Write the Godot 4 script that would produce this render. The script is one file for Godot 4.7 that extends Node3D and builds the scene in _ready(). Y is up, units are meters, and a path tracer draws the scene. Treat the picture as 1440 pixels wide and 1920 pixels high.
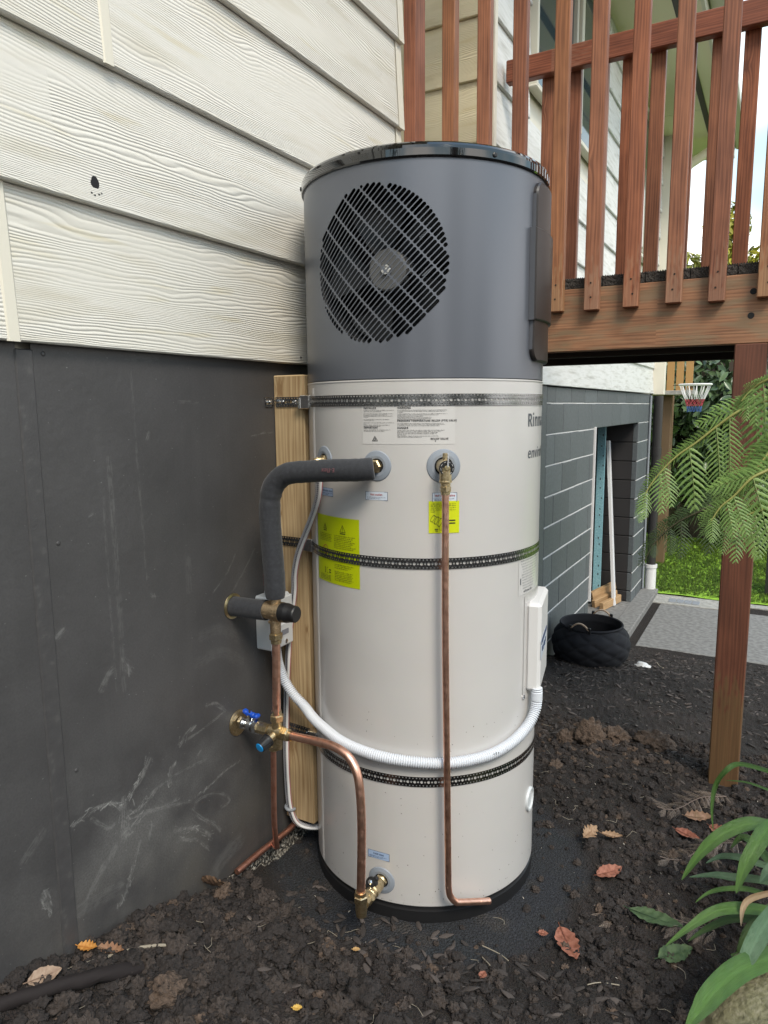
extends Node3D
# A heat pump hot water cylinder strapped to the side of a weatherboard house, below a timber deck.
# World: x = 0 at the camera, house wall face at x = -1.2, -z runs along the wall away from the viewer, y = 0 at eye height.

const R := 0.31                       # cylinder radius
const TX := -0.842
const TZ := -1.745
var M := {}
var rng := RandomNumberGenerator.new()
var taken := {}

# ---------------------------------------------------------------- mesh collector
class G:
	var v := PackedVector3Array()
	var n := PackedVector3Array()
	var t := PackedVector2Array()
	var c := PackedColorArray()
	var ix := PackedInt32Array()
	var col := Color(1, 1, 1)
	var uo := Vector2.ZERO
	func vert(p: Vector3, nn: Vector3, u := Vector2.ZERO) -> int:
		v.append(p)
		n.append(nn)
		t.append(u + uo)
		c.append(col)
		return v.size() - 1
	func tri(a: int, b: int, d: int) -> void:
		var f := (v[b] - v[a]).cross(v[d] - v[a])
		if f.dot(n[a] + n[b] + n[d]) > 0.0:
			ix.append_array([a, d, b])
		else:
			ix.append_array([a, b, d])
	func face(p: Array, nn := Vector3.ZERO, us := []) -> void:   # a convex flat polygon
		if nn == Vector3.ZERO:
			nn = (p[1] - p[0]).cross(p[2] - p[0]).normalized()
		var first := v.size()
		for i in p.size():
			vert(p[i], nn, us[i] if us.size() else Vector2(p[i].x + p[i].z, p[i].y))
		for i in range(1, p.size() - 1):
			tri(first, first + i, first + i + 1)
	func grid(rows: Array, us := [], closed := false) -> void:    # smooth sheet; rows of PackedVector3Array
		var h := rows.size()
		var w: int = rows[0].size()
		var first := v.size()
		for j in h:
			var r: PackedVector3Array = rows[j]
			var up: PackedVector3Array = rows[mini(j + 1, h - 1)]
			var dn: PackedVector3Array = rows[maxi(j - 1, 0)]
			for i in w:
				var i0 := i - 1
				var i1 := i + 1
				if closed:
					i0 = (i - 1 + w - 1) % (w - 1) if i > 0 else w - 2
					i1 = i + 1 if i < w - 1 else 1
				else:
					i0 = maxi(i0, 0)
					i1 = mini(i1, w - 1)
				var nn := (r[i1] - r[i0]).cross(up[i] - dn[i])
				if nn.length_squared() < 1e-20:
					nn = Vector3.UP
				vert(r[i], nn.normalized(), us[j][i] if us.size() else Vector2(float(i) / (w - 1), float(j) / (h - 1)))
		for j in h - 1:
			for i in w - 1:
				var a := first + j * w + i
				tri(a, a + 1, a + w)
				tri(a + 1, a + w + 1, a + w)
	func box(x: Transform3D, s: Vector3, b := 0.0) -> void:       # chamfered box; uv in metres, u along the longest side
		var hs := s * 0.5
		b = minf(b, minf(hs.x, minf(hs.y, hs.z)) * 0.9)
		var lo := 0
		if s.y >= s.x and s.y >= s.z:
			lo = 1
		elif s.z >= s.x and s.z >= s.y:
			lo = 2
		for ax in 3:
			for sg: float in [-1.0, 1.0]:
				var a1 := (ax + 1) % 3
				var a2 := (ax + 2) % 3
				var ps := []
				var us := []
				for q: Vector2 in [Vector2(-1, -1), Vector2(1, -1), Vector2(1, 1), Vector2(-1, 1)]:
					var p := Vector3.ZERO
					p[ax] = sg * hs[ax]
					p[a1] = q.x * (hs[a1] - b)
					p[a2] = q.y * (hs[a2] - b)
					ps.append(x * p)
					var other := a1 if a2 == lo else a2
					us.append(Vector2(p[lo], p[other] + 0.37 * ax + 0.11 * sg) if ax != lo else Vector2(p[a1], p[a2]))
				var nn := Vector3.ZERO
				nn[ax] = sg
				face(ps, (x.basis * nn).normalized(), us)
		if b <= 0.0:
			return
		for ax in 3:
			var a1 := (ax + 1) % 3
			var a2 := (ax + 2) % 3
			for s1: float in [-1.0, 1.0]:
				for s2: float in [-1.0, 1.0]:
					var ps := []
					var us := []
					for q: Vector2 in [Vector2(-1, 0), Vector2(1, 0), Vector2(1, 1), Vector2(-1, 1)]:
						var p := Vector3.ZERO
						p[ax] = q.x * (hs[ax] - b)
						p[a1] = s1 * (hs[a1] - b * q.y)
						p[a2] = s2 * (hs[a2] - b * (1.0 - q.y))
						ps.append(x * p)
						us.append(Vector2(p[lo], p[a2]) if ax == lo else Vector2(p[ax], p[lo]))
					var nn := Vector3.ZERO
					nn[a1] = s1
					nn[a2] = s2
					face(ps, (x.basis * nn).normalized(), us)
		for sx: float in [-1.0, 1.0]:
			for sy: float in [-1.0, 1.0]:
				for sz: float in [-1.0, 1.0]:
					var q := Vector3(sx, sy, sz)
					face([x * (q * (hs - Vector3(0, b, b))), x * (q * (hs - Vector3(b, 0, b))), x * (q * (hs - Vector3(b, b, 0)))], (x.basis * q).normalized())
	func bar(a: Vector3, b: Vector3, w: float, d: float, bev := 0.0, side := Vector3.UP) -> void:   # box from a to b
		var y := (b - a).normalized()
		var z := side.cross(y)
		if z.length() < 0.01:
			z = Vector3.RIGHT.cross(y)
		z = z.normalized()
		box(Transform3D(Basis(y.cross(z), y, z), (a + b) * 0.5), Vector3(w, a.distance_to(b), d), bev)
	func tube(path: PackedVector3Array, rad: Variant, seg := 12, caps := true) -> void:
		var rows := []
		var us := []
		var m := path.size()
		var tg := (path[1] - path[0]).normalized()
		var nx := tg.cross(Vector3.UP if absf(tg.y) < 0.9 else Vector3.RIGHT).normalized()
		var l := 0.0
		for j in m:
			var d := (path[mini(j + 1, m - 1)] - path[maxi(j - 1, 0)]).normalized()
			nx = (nx - d * nx.dot(d)).normalized()
			var ny := d.cross(nx)
			var rr: float = rad[j] if rad is Array or rad is PackedFloat32Array else rad
			if j > 0:
				l += path[j].distance_to(path[j - 1])
			var row := PackedVector3Array()
			var ur := []
			for i in seg + 1:
				var an := TAU * (i % seg) / seg
				row.append(path[j] + (nx * cos(an) + ny * sin(an)) * rr)
				ur.append(Vector2(float(i) / seg, l))
			rows.append(row)
			us.append(ur)
		var first := v.size()
		grid(rows, us, true)
		# make the normals point outwards
		for j in m:
			for i in seg + 1:
				var k := first + j * (seg + 1) + i
				if n[k].dot(v[k] - path[j]) < 0.0:
					n[k] = -n[k]
		if caps:
			for e in [0, m - 1]:
				var row: PackedVector3Array = rows[e]
				var ps := []
				for i in seg:
					ps.append(row[i])
				face(ps, (path[0] - path[1]).normalized() if e == 0 else (path[m - 1] - path[m - 2]).normalized())
	func lathe(prof: Array, x: Transform3D, seg := 24, flat := false) -> void:   # prof: Vector2(radius, height along local y)
		for k in prof.size() - 1:
			var p: Vector2 = prof[k]
			var q: Vector2 = prof[k + 1]
			var dn := Vector2(q.y - p.y, p.x - q.x).normalized()
			var base := v.size()
			for i in seg + 1:
				var an := TAU * i / seg
				var dir := Vector3(cos(an), 0, sin(an))
				if flat:
					break
				var nn := (x.basis * (dir * dn.x + Vector3(0, dn.y, 0))).normalized()
				vert(x * (dir * p.x + Vector3(0, p.y, 0)), nn, Vector2(float(i) / seg, p.y))
				vert(x * (dir * q.x + Vector3(0, q.y, 0)), nn, Vector2(float(i) / seg, q.y))
			for i in seg:
				if flat:
					var a0 := TAU * i / seg
					var a1 := TAU * (i + 1) / seg
					var d0 := Vector3(cos(a0), 0, sin(a0))
					var d1 := Vector3(cos(a1), 0, sin(a1))
					var nn := (x.basis * ((d0 + d1).normalized() * dn.x + Vector3(0, dn.y, 0))).normalized()
					face([x * (d0 * p.x + Vector3(0, p.y, 0)), x * (d1 * p.x + Vector3(0, p.y, 0)), x * (d1 * q.x + Vector3(0, q.y, 0)), x * (d0 * q.x + Vector3(0, q.y, 0))], nn)
				else:
					var a := base + i * 2
					tri(a, a + 1, a + 3)
					tri(a, a + 3, a + 2)
	func ball(o: Vector3, s: Vector3, noise: FastNoiseLite, amp: float, sub := 2, off := Vector3.ZERO, bs := Basis()) -> void:
		var pts := [Vector3.UP, Vector3.DOWN, Vector3.LEFT, Vector3.RIGHT, Vector3.FORWARD, Vector3.BACK]
		var fs := [[0, 2, 5], [0, 5, 3], [0, 3, 4], [0, 4, 2], [1, 5, 2], [1, 3, 5], [1, 4, 3], [1, 2, 4]]
		for k in sub:
			var nf := []
			var mid := {}
			for f in fs:
				var ms := []
				for e in 3:
					var a: int = f[e]
					var b: int = f[(e + 1) % 3]
					var key := mini(a, b) * 100000 + maxi(a, b)
					if not mid.has(key):
						pts.append(((pts[a] + pts[b]) * 0.5).normalized())
						mid[key] = pts.size() - 1
					ms.append(mid[key])
				nf.append([f[0], ms[0], ms[2]])
				nf.append([f[1], ms[1], ms[0]])
				nf.append([f[2], ms[2], ms[1]])
				nf.append(ms)
			fs = nf
		var first := v.size()
		for p: Vector3 in pts:
			var q := p * (1.0 + amp * noise.get_noise_3dv(p * 1.0 + off))
			v.append(o + bs * (q * s))
			n.append(Vector3.ZERO)
			t.append(Vector2(atan2(p.x, p.z) / TAU, p.y))
			c.append(col)
		for f in fs:
			var a: int = first + f[0]
			var b: int = first + f[1]
			var d: int = first + f[2]
			var nn := (v[b] - v[a]).cross(v[d] - v[a])
			if nn.dot(v[a] + v[b] + v[d] - o * 3.0) < 0.0:
				nn = -nn
			n[a] += nn
			n[b] += nn
			n[d] += nn
		for i in range(first, v.size()):
			n[i] = n[i].normalized()
		for f in fs:
			tri(first + f[0], first + f[1], first + f[2])
	func mesh(m: Material = null) -> ArrayMesh:
		var a := []
		a.resize(Mesh.ARRAY_MAX)
		a[Mesh.ARRAY_VERTEX] = v
		a[Mesh.ARRAY_NORMAL] = n
		a[Mesh.ARRAY_TEX_UV] = t
		a[Mesh.ARRAY_COLOR] = c
		a[Mesh.ARRAY_INDEX] = ix
		var am := ArrayMesh.new()
		am.add_surface_from_arrays(Mesh.PRIMITIVE_TRIANGLES, a)
		if m:
			am.surface_set_material(0, m)
		return am

# ---------------------------------------------------------------- scene tree helpers
func numbered(parent: Node, called: String) -> String:
	var key := "%d/%s" % [parent.get_instance_id(), called]
	var k: int = taken.get(key, 0)
	taken[key] = k + 1
	return called if k == 0 else "%s_%03d" % [called, k]

func meta(o: Node, label := "", category := "", group := "", kind := "") -> void:
	if label: o.set_meta("label", label)
	if category: o.set_meta("category", category)
	if group: o.set_meta("group", group)
	if kind: o.set_meta("kind", kind)

func thing(called: String, at: Vector3, label: String, category: String, group := "") -> Node3D:
	var o := Node3D.new()
	o.name = numbered(self, called)
	add_child(o, true)
	o.position = at
	meta(o, label, category, group)
	return o

# One mesh, given in world coordinates, under a parent whose place is known.
func part(parent: Node3D, called: String, g: Variant, m: Material, label := "") -> MeshInstance3D:
	var o := MeshInstance3D.new()
	o.name = numbered(parent, called)
	o.mesh = g.mesh() if g is G else g
	o.material_override = m
	parent.add_child(o, true)
	if g is G and parent != self:
		var p := Vector3.ZERO
		var q: Node = parent
		while q is Node3D and q != self:
			p += q.position
			q = q.get_parent()
		o.position = -p
	if label: o.set_meta("label", label)
	return o

func single(called: String, g: Variant, m: Material, label: String, category: String, group := "") -> MeshInstance3D:
	var o := part(self, called, g, m)
	meta(o, label, category, group)
	return o

func setting(called: String, g: G, m: Material) -> MeshInstance3D:
	var o := part(self, called, g, m)
	o.set_meta("kind", "structure")
	return o

func T(p: Vector3, y := Vector3.UP) -> Transform3D:              # local y turned to a direction
	y = y.normalized()
	var z := Vector3.RIGHT.cross(y) if absf(y.x) < 0.9 else Vector3.UP.cross(y)
	z = z.normalized()
	return Transform3D(Basis(y.cross(z), y, z), p)

func at(p: Vector3) -> Transform3D:
	return Transform3D(Basis(), p)

func V(x: float, y: float, z: float) -> Vector3:
	return Vector3(x, y, z)

func curve(p: Array, per := 8) -> PackedVector3Array:             # Catmull-Rom through the points
	var out := PackedVector3Array()
	for i in p.size() - 1:
		var a: Vector3 = p[maxi(i - 1, 0)]
		var b: Vector3 = p[i]
		var c: Vector3 = p[i + 1]
		var d: Vector3 = p[mini(i + 2, p.size() - 1)]
		for k in per:
			out.append(b.cubic_interpolate(c, a, d, float(k) / per))
	out.append(p[p.size() - 1])
	return out

func even(path: PackedVector3Array, step: float) -> PackedVector3Array:
	var out := PackedVector3Array([path[0]])
	var need := step
	for i in range(1, path.size()):
		var a := path[i - 1]
		var d := a.distance_to(path[i])
		var s := 0.0
		while d - s >= need:
			s += need
			out.append(a.lerp(path[i], s / d))
			need = step
		need -= d - s
	return out

func cyl(a: float, y: float, r := R) -> Vector3:                  # a in degrees from +z towards +x
	var q := deg_to_rad(a)
	return Vector3(TX + sin(q) * r, y, TZ + cos(q) * r)

func out_dir(a: float) -> Vector3:
	return Vector3(sin(deg_to_rad(a)), 0, cos(deg_to_rad(a)))

func ground_y(x: float, z: float) -> float:
	var y := -2.02
	if z > -1.45:
		y = minf(-1.29 + 0.2 * (z + 1.45), -0.72)
	elif z > -2.0:
		y = -1.29
	elif z > -4.2:
		y = lerpf(-1.29, -1.56, (-2.0 - z) / 2.2)
	elif z > -6.0:
		y = lerpf(-1.56, -2.03, (-4.2 - z) / 1.8)
	else:
		y = -2.03
	var heap := exp(-pow((x + 1.2) / 0.22, 2)) * smoothstep(-1.42, -0.9, z) * 0.055
	return y + heap

func noise(freq: float, sd: int, oct := 4, type := FastNoiseLite.TYPE_SIMPLEX_SMOOTH) -> FastNoiseLite:
	var f := FastNoiseLite.new()
	f.noise_type = type
	f.frequency = freq
	f.seed = sd
	f.fractal_octaves = oct
	return f

# ---------------------------------------------------------------- materials
func mat(called: String, c: Color, rough := 0.6, metal := 0.0) -> StandardMaterial3D:     # c is linear
	var m := StandardMaterial3D.new()
	m.resource_name = called
	m.albedo_color = c.linear_to_srgb()
	m.roughness = rough
	m.metallic = metal
	M[called] = m
	return m

func tint(called: String, src: String, k: Color) -> StandardMaterial3D:
	var m: StandardMaterial3D = M[src].duplicate()
	m.resource_name = called
	m.albedo_color = k.linear_to_srgb()
	M[called] = m
	return m

# Seamless noise colours: stops are [offset, linear colour]
func noise_tex(freq: float, sd: int, stops: Array, size := 512, oct := 4, type := FastNoiseLite.TYPE_SIMPLEX_SMOOTH) -> NoiseTexture2D:
	var g := Gradient.new()
	var offs := PackedFloat32Array()
	var cols := PackedColorArray()
	for s in stops:
		offs.append(s[0])
		cols.append(s[1].linear_to_srgb())
	g.offsets = offs
	g.colors = cols
	var t := NoiseTexture2D.new()
	t.width = size
	t.height = size
	t.seamless = true
	t.noise = noise(freq, sd, oct, type)
	t.color_ramp = g
	return t

func grey_tex(freq: float, sd: int, size := 512, oct := 4, lo := 0.0, hi := 1.0) -> NoiseTexture2D:
	return noise_tex(freq, sd, [[lo, Color(0, 0, 0)], [hi, Color(1, 1, 1)]], size, oct)

func tri_map(m: StandardMaterial3D, per_m: float, color: Texture2D = null, bump: Texture2D = null, cm := 0.1, world := true) -> void:
	m.uv1_triplanar = true
	m.uv1_world_triplanar = world
	m.uv1_scale = Vector3.ONE * per_m
	if color:
		m.albedo_texture = color
		m.albedo_color = Color.WHITE
	if bump:
		m.heightmap_enabled = true
		m.heightmap_texture = bump
		m.heightmap_scale = cm

func byte_noise(w: int, h: int, freq: float, sd: int, oct := 4) -> PackedByteArray:
	return noise(freq, sd, oct).get_image(w, h, false, false, true).get_data()

# Relief of embossed wood grain on a cement board: 2.4 m by 0.28 m
func grain_relief(sd: int, w := 2048, h := 256) -> ImageTexture:
	var a := noise(0.9, sd, 2)
	var b := noise(3.2, sd + 1, 2)
	var d := noise(0.8, sd + 2, 2)
	var e := noise(22.0, sd + 3, 2)
	var phase := func(x: float, y: float) -> float: return y / 0.0060 + 8.0 * a.get_noise_2d(x * 0.55, y * 5.0) + 0.9 * b.get_noise_2d(x * 1.3, y * 6.0) + 0.12 * e.get_noise_2d(x * 0.5, y * 1.5)
	var out := PackedByteArray()
	out.resize(w * h)
	for j in h:
		var y := 0.28 * j / h
		for i in w:
			var x := 2.4 * i / w
			var p := phase.call(x, y) as float
			if x > 1.9:                                                # so that the pattern meets itself
				p = lerpf(p, phase.call(x - 2.4, y), smoothstep(1.9, 2.4, x))
			var s := 0.5 + 0.5 * sin(TAU * p)
			s = pow(s, 0.55)
			var amp := clampf(0.62 + 0.9 * d.get_noise_2d(x * 1.2, y * 5.0), 0.12, 1.0)
			var v := 0.75 + (s - 0.75) * amp + 0.05 * e.get_noise_2d(x * 0.6, y * 2.0)
			out[j * w + i] = int(clampf(v, 0.0, 1.0) * 255.0)
	return ImageTexture.create_from_image(Image.create_from_data(w, h, false, Image.FORMAT_L8, out))

# Sawn timber colours, 2 m along x by 0.5 m along y
func wood_tex(sd: int, dark: Color, light: Color, knots: Array, wear: Color, wear_len: float, w := 1024, h := 256) -> ImageTexture:
	var a := noise(1.0, sd, 3)
	var b := noise(1.0, sd + 1, 2)
	var f := noise(1.0, sd + 2, 3)
	var out := PackedByteArray()
	out.resize(w * h * 3)
	for j in h:
		var y := 0.5 * j / h
		for i in w:
			var x := 2.0 * i / w
			var ky := y
			var kk := 0.0
			for k: Array in knots:
				var dx: float = (x - k[0]) / (k[2] * 2.2)
				var dy: float = (y - k[1]) / k[2]
				var r2 := dx * dx + dy * dy
				ky += k[2] * 1.4 * dy / (0.55 + r2) * exp(-r2 * 0.3)
				kk = maxf(kk, exp(-r2 * 2.0))
			var g := 0.5 + 0.5 * sin(ky * 560.0 + 7.0 * a.get_noise_2d(x * 1.1, ky * 14.0))
			var st := 0.5 + 0.7 * b.get_noise_2d(x * 2.5, ky * 190.0)
			var mo := f.get_noise_2d(x * 5.0, y * 12.0)
			var s := clampf(0.35 * g + 0.5 * st + 0.28 * mo + 0.1 - kk * 0.75, 0.0, 1.0)
			var c := dark.lerp(light, s)
			if wear_len > 0.0:
				var wr := clampf((wear_len - x) / 0.09 + 1.6 * b.get_noise_2d(x * 14.0, y * 60.0) + 0.7 * mo, 0.0, 1.0) if x < 1.2 else 0.0
				c = c.lerp(wear.lerp(dark, 0.45 * (1.0 - st)), 0.6 * wr)
			c = c.linear_to_srgb()
			var o := (j * w + i) * 3
			out[o] = int(c.r * 255.0)
			out[o + 1] = int(c.g * 255.0)
			out[o + 2] = int(c.b * 255.0)
	return ImageTexture.create_from_image(Image.create_from_data(w, h, false, Image.FORMAT_RGB8, out))

# Charcoal painted sheet with chalky scuffs: z from -0.5 to -1.9 along x, height 0.15 down to -1.25 along y
func sheet_tex(w := 1024, h := 1024) -> ImageTexture:
	var strokes := [
		[5,0.75,0.856,-0.832,0.884,-0.825,0.918,-0.825,0.952,-0.833,0.975,-0.856],
		[9,0.8,0.995,-0.842,1.015,-0.828,1.04,-0.807,1.058,-0.782],
		[5,0.5,0.98,-0.875,1.018,-0.884,1.073,-0.862],
		[6,0.5,0.98,-0.913,1.016,-0.91,1.043,-0.903],
		[5,0.4,0.976,-0.932,1.008,-0.928],
		[14,0.45,0.982,-0.843,0.982,-0.887,0.976,-0.932],
		[6,0.6,1.115,-0.872,1.121,-0.84,1.136,-0.827],
		[3,0.3,1.043,-0.9,1.097,-0.915,1.141,-0.92],
		[3,0.22,1.032,-0.869,1.131,-0.856,1.238,-0.865],
		[4,0.3,0.991,-0.892,1.07,-0.911,1.177,-0.945],
		[6,0.5,1.154,-0.789,1.174,-0.771,1.205,-0.764],
		[7,0.3,1.247,-0.727,1.28,-0.736,1.312,-0.767],
		[3,0.25,1.158,-0.787,1.228,-0.782,1.303,-0.77],
		[5,0.22,1.191,-0.97,1.2,-0.957,1.241,-0.962,1.29,-0.984,1.315,-1.016,1.28,-1.017],
		[6,0.28,1.183,-0.972,1.213,-1.012,1.252,-1.046,1.276,-1.079],
		[6,0.5,1.121,-0.992,1.18,-1.019,1.226,-1.057,1.245,-1.084],
		[4,0.35,1.126,-1.022,1.186,-1.053,1.228,-1.102],
		[2,0.4,1.193,-0.944,1.25,-0.939,1.302,-0.927,1.361,-0.928],
		[40,0.13,1.244,-1.182,1.289,-1.158,1.344,-1.15],
		[5,0.4,0.948,-1.082,0.973,-1.051,0.995,-1.01,1.018,-0.962],
		[14,0.22,0.88,-1.007,0.912,-0.969,0.922,-0.959],
		[12,0.2,0.937,-0.958,0.951,-0.934],
		[3,0.4,1.045,-0.966,1.054,-0.937],
		[14,0.16,0.744,-0.846,0.788,-0.809],
		[8,0.4,0.773,-0.951,0.784,-0.934,0.788,-0.986],
		[26,0.12,0.829,-1.024,0.873,-1.023,0.955,-1.035],
		[5,0.3,1.212,-0.841,1.22,-0.836],
		[5,0.3,0.899,-0.841,0.937,-0.883,0.955,-0.882],
		[10,0.13,1.001,-0.1,1.002,-0.239,1.003,-0.412,1.001,-0.595],
		[3,0.11,1.071,0.078,1.075,-0.125,1.082,-0.369],
		[3,0.1,0.981,-0.174,0.98,-0.406,0.983,-0.593],
		[10,0.3,0.853,-0.433,0.866,-0.425],
		[12,0.25,0.946,-0.575,0.963,-0.55,0.975,-0.542],
		[6,0.4,1.007,-0.529,1.022,-0.566],
		[25,0.07,1.243,-0.547,1.308,-0.549,1.376,-0.593],
		[25,0.07,1.223,-0.611,1.305,-0.608,1.381,-0.657],
		[2,0.25,1.289,-0.449,1.338,-0.413,1.375,-0.369],
		[2,0.2,1.347,-0.475,1.404,-0.421,1.453,-0.368],
		[2,0.25,1.455,-0.071,1.508,-0.064,1.547,-0.063],
		[6,0.3,1.105,-0.062,1.111,-0.05],
		[5,0.4,0.948,-0.21,0.953,-0.208],
		[6,0.4,1.092,-0.408,1.1,-0.418],
		[4,0.15,1.205,0.017,1.264,0.016],
		[14,0.1,1.062,0.111,1.105,0.109,1.15,0.116],
		[14,0.1,1.209,-0.352,1.208,-0.424]
	]
	var fine := byte_noise(w, h, 0.25, 5, 2)
	var blot := byte_noise(w, h, 0.006, 6, 4)
	var drip := byte_noise(w, h, 0.02, 7, 3)
	var gate := noise(0.055, 8, 3)
	var fx := PackedFloat32Array()
	fx.resize(w * h)
	var jobs := []
	var dr := RandomNumberGenerator.new()
	dr.seed = 78
	for s: Array in strokes:
		var pts := []
		for k in range(2, s.size(), 2):
			pts.append(V(s[k], s[k + 1], 0))
		var line := even(curve(pts, 10), 0.0015)
		var wide: float = s[0]
		var strong: float = s[1]
		jobs.append([line, wide * 0.0007 + 0.0014, strong * (0.42 if strong >= 0.35 else 0.8), s[2]])
		if strong >= 0.35:                                           # bundles of short parallel scrapes
			for k in range(0, line.size(), 2):
				var d := (line[mini(k + 1, line.size() - 1)] - line[maxi(k - 1, 0)]).normalized()
				var turn := d.rotated(Vector3.BACK, dr.randfn() * 0.35 + 0.25)
				var o := line[k] + V(-d.y, d.x, 0) * (dr.randfn() * wide * 0.0008)
				var l := dr.randf_range(0.003, 0.011)
				if dr.randf() < 0.6:
					jobs.append([even(PackedVector3Array([o - turn * l, o + turn * l]), 0.0015), 0.0008, strong * dr.randf_range(0.4, 1.25), k * 0.37])
	for jb: Array in jobs:
		var path: PackedVector3Array = jb[0]
		var rad: float = jb[1]
		var al: float = jb[2]
		for q in path.size():
			var p := path[q]
			var d := (path[mini(q + 1, path.size() - 1)] - path[maxi(q - 1, 0)]).normalized()
			var cx := (p.x - 0.5) / 1.4 * w
			var cy := (0.15 - p.y) / 1.4 * h
			var rp := rad / 1.4 * w + 0.7
			var n := int(ceil(rp)) + 1
			for jj in range(-n, n + 1):
				for ii in range(-n, n + 1):
					var X := int(cx) + ii
					var Y := int(cy) + jj
					if X < 0 or Y < 0 or X >= w or Y >= h:
						continue
					var dx := X + 0.5 - cx
					var dy := Y + 0.5 - cy
					var across := absf(dx * d.y + dy * d.x)
					var r := sqrt(dx * dx + dy * dy)
					if r > rp:
						continue
					var sc := (dx * -d.y * -1.0 + dy * d.x)
					var gt := clampf(0.12 + 2.3 * gate.get_noise_2d(q * 0.55 + jb[3] * 900.0, sc * 11.0 + 40.0) + 1.1 * gate.get_noise_2d(X * 1.1 + 700.0, Y * 1.1) + 0.4 * al, 0.0, 1.0)
					var k := al * gt * (1.0 - smoothstep(rp * 0.5, rp, r)) * 0.95
					fx[Y * w + X] = maxf(fx[Y * w + X], k)
	var r := RandomNumberGenerator.new()
	r.seed = 77
	for k in 520:
		var X := int(r.randf() * w)
		var Y := int(h * (1.0 - pow(r.randf(), 1.6)))
		var q := r.randf_range(0.15, 0.6)
		fx[Y * w + X] = maxf(fx[Y * w + X], q)
		if r.randf() < 0.4 and X + 1 < w:
			fx[Y * w + X + 1] = maxf(fx[Y * w + X + 1], q * 0.8)
	var out := PackedByteArray()
	out.resize(w * h * 3)
	var paint := Color(0.061, 0.059, 0.060)
	var chalk := Color(0.42, 0.42, 0.40)
	var mud := Color(0.075, 0.066, 0.054)
	for j in h:
		var low := smoothstep(0.72, 1.0, float(j) / h)
		for i in w:
			var o := j * w + i
			var c := paint * (0.86 + 0.28 * fine[o] / 255.0) * (0.85 + 0.3 * blot[o] / 255.0)
			var m := low * clampf(blot[o] / 160.0 - 0.45, 0.0, 1.0)
			c = c.lerp(mud, m * 0.8)
			var st := clampf(drip[j / 14 * w + i] / 255.0 - 0.62, 0.0, 1.0) * 0.12
			var sx := float(i) / w
			var sy := float(j) / h
			var sm := 0.16 * exp(-(pow((sx - 0.42) / 0.22, 2) + pow((sy - 0.78) / 0.13, 2))) * clampf(blot[o] / 130.0 - 0.5, 0.0, 1.0) * (0.35 + fine[o] / 200.0)
			c = c.lerp(chalk, clampf(1.05 * fx[o] + sm + st * (0.4 + low), 0.0, 1.0) * 0.85)
			c = c.linear_to_srgb()
			out[o * 3] = int(c.r * 255.0)
			out[o * 3 + 1] = int(c.g * 255.0)
			out[o * 3 + 2] = int(c.b * 255.0)
	return ImageTexture.create_from_image(Image.create_from_data(w, h, false, Image.FORMAT_RGB8, out))

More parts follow.
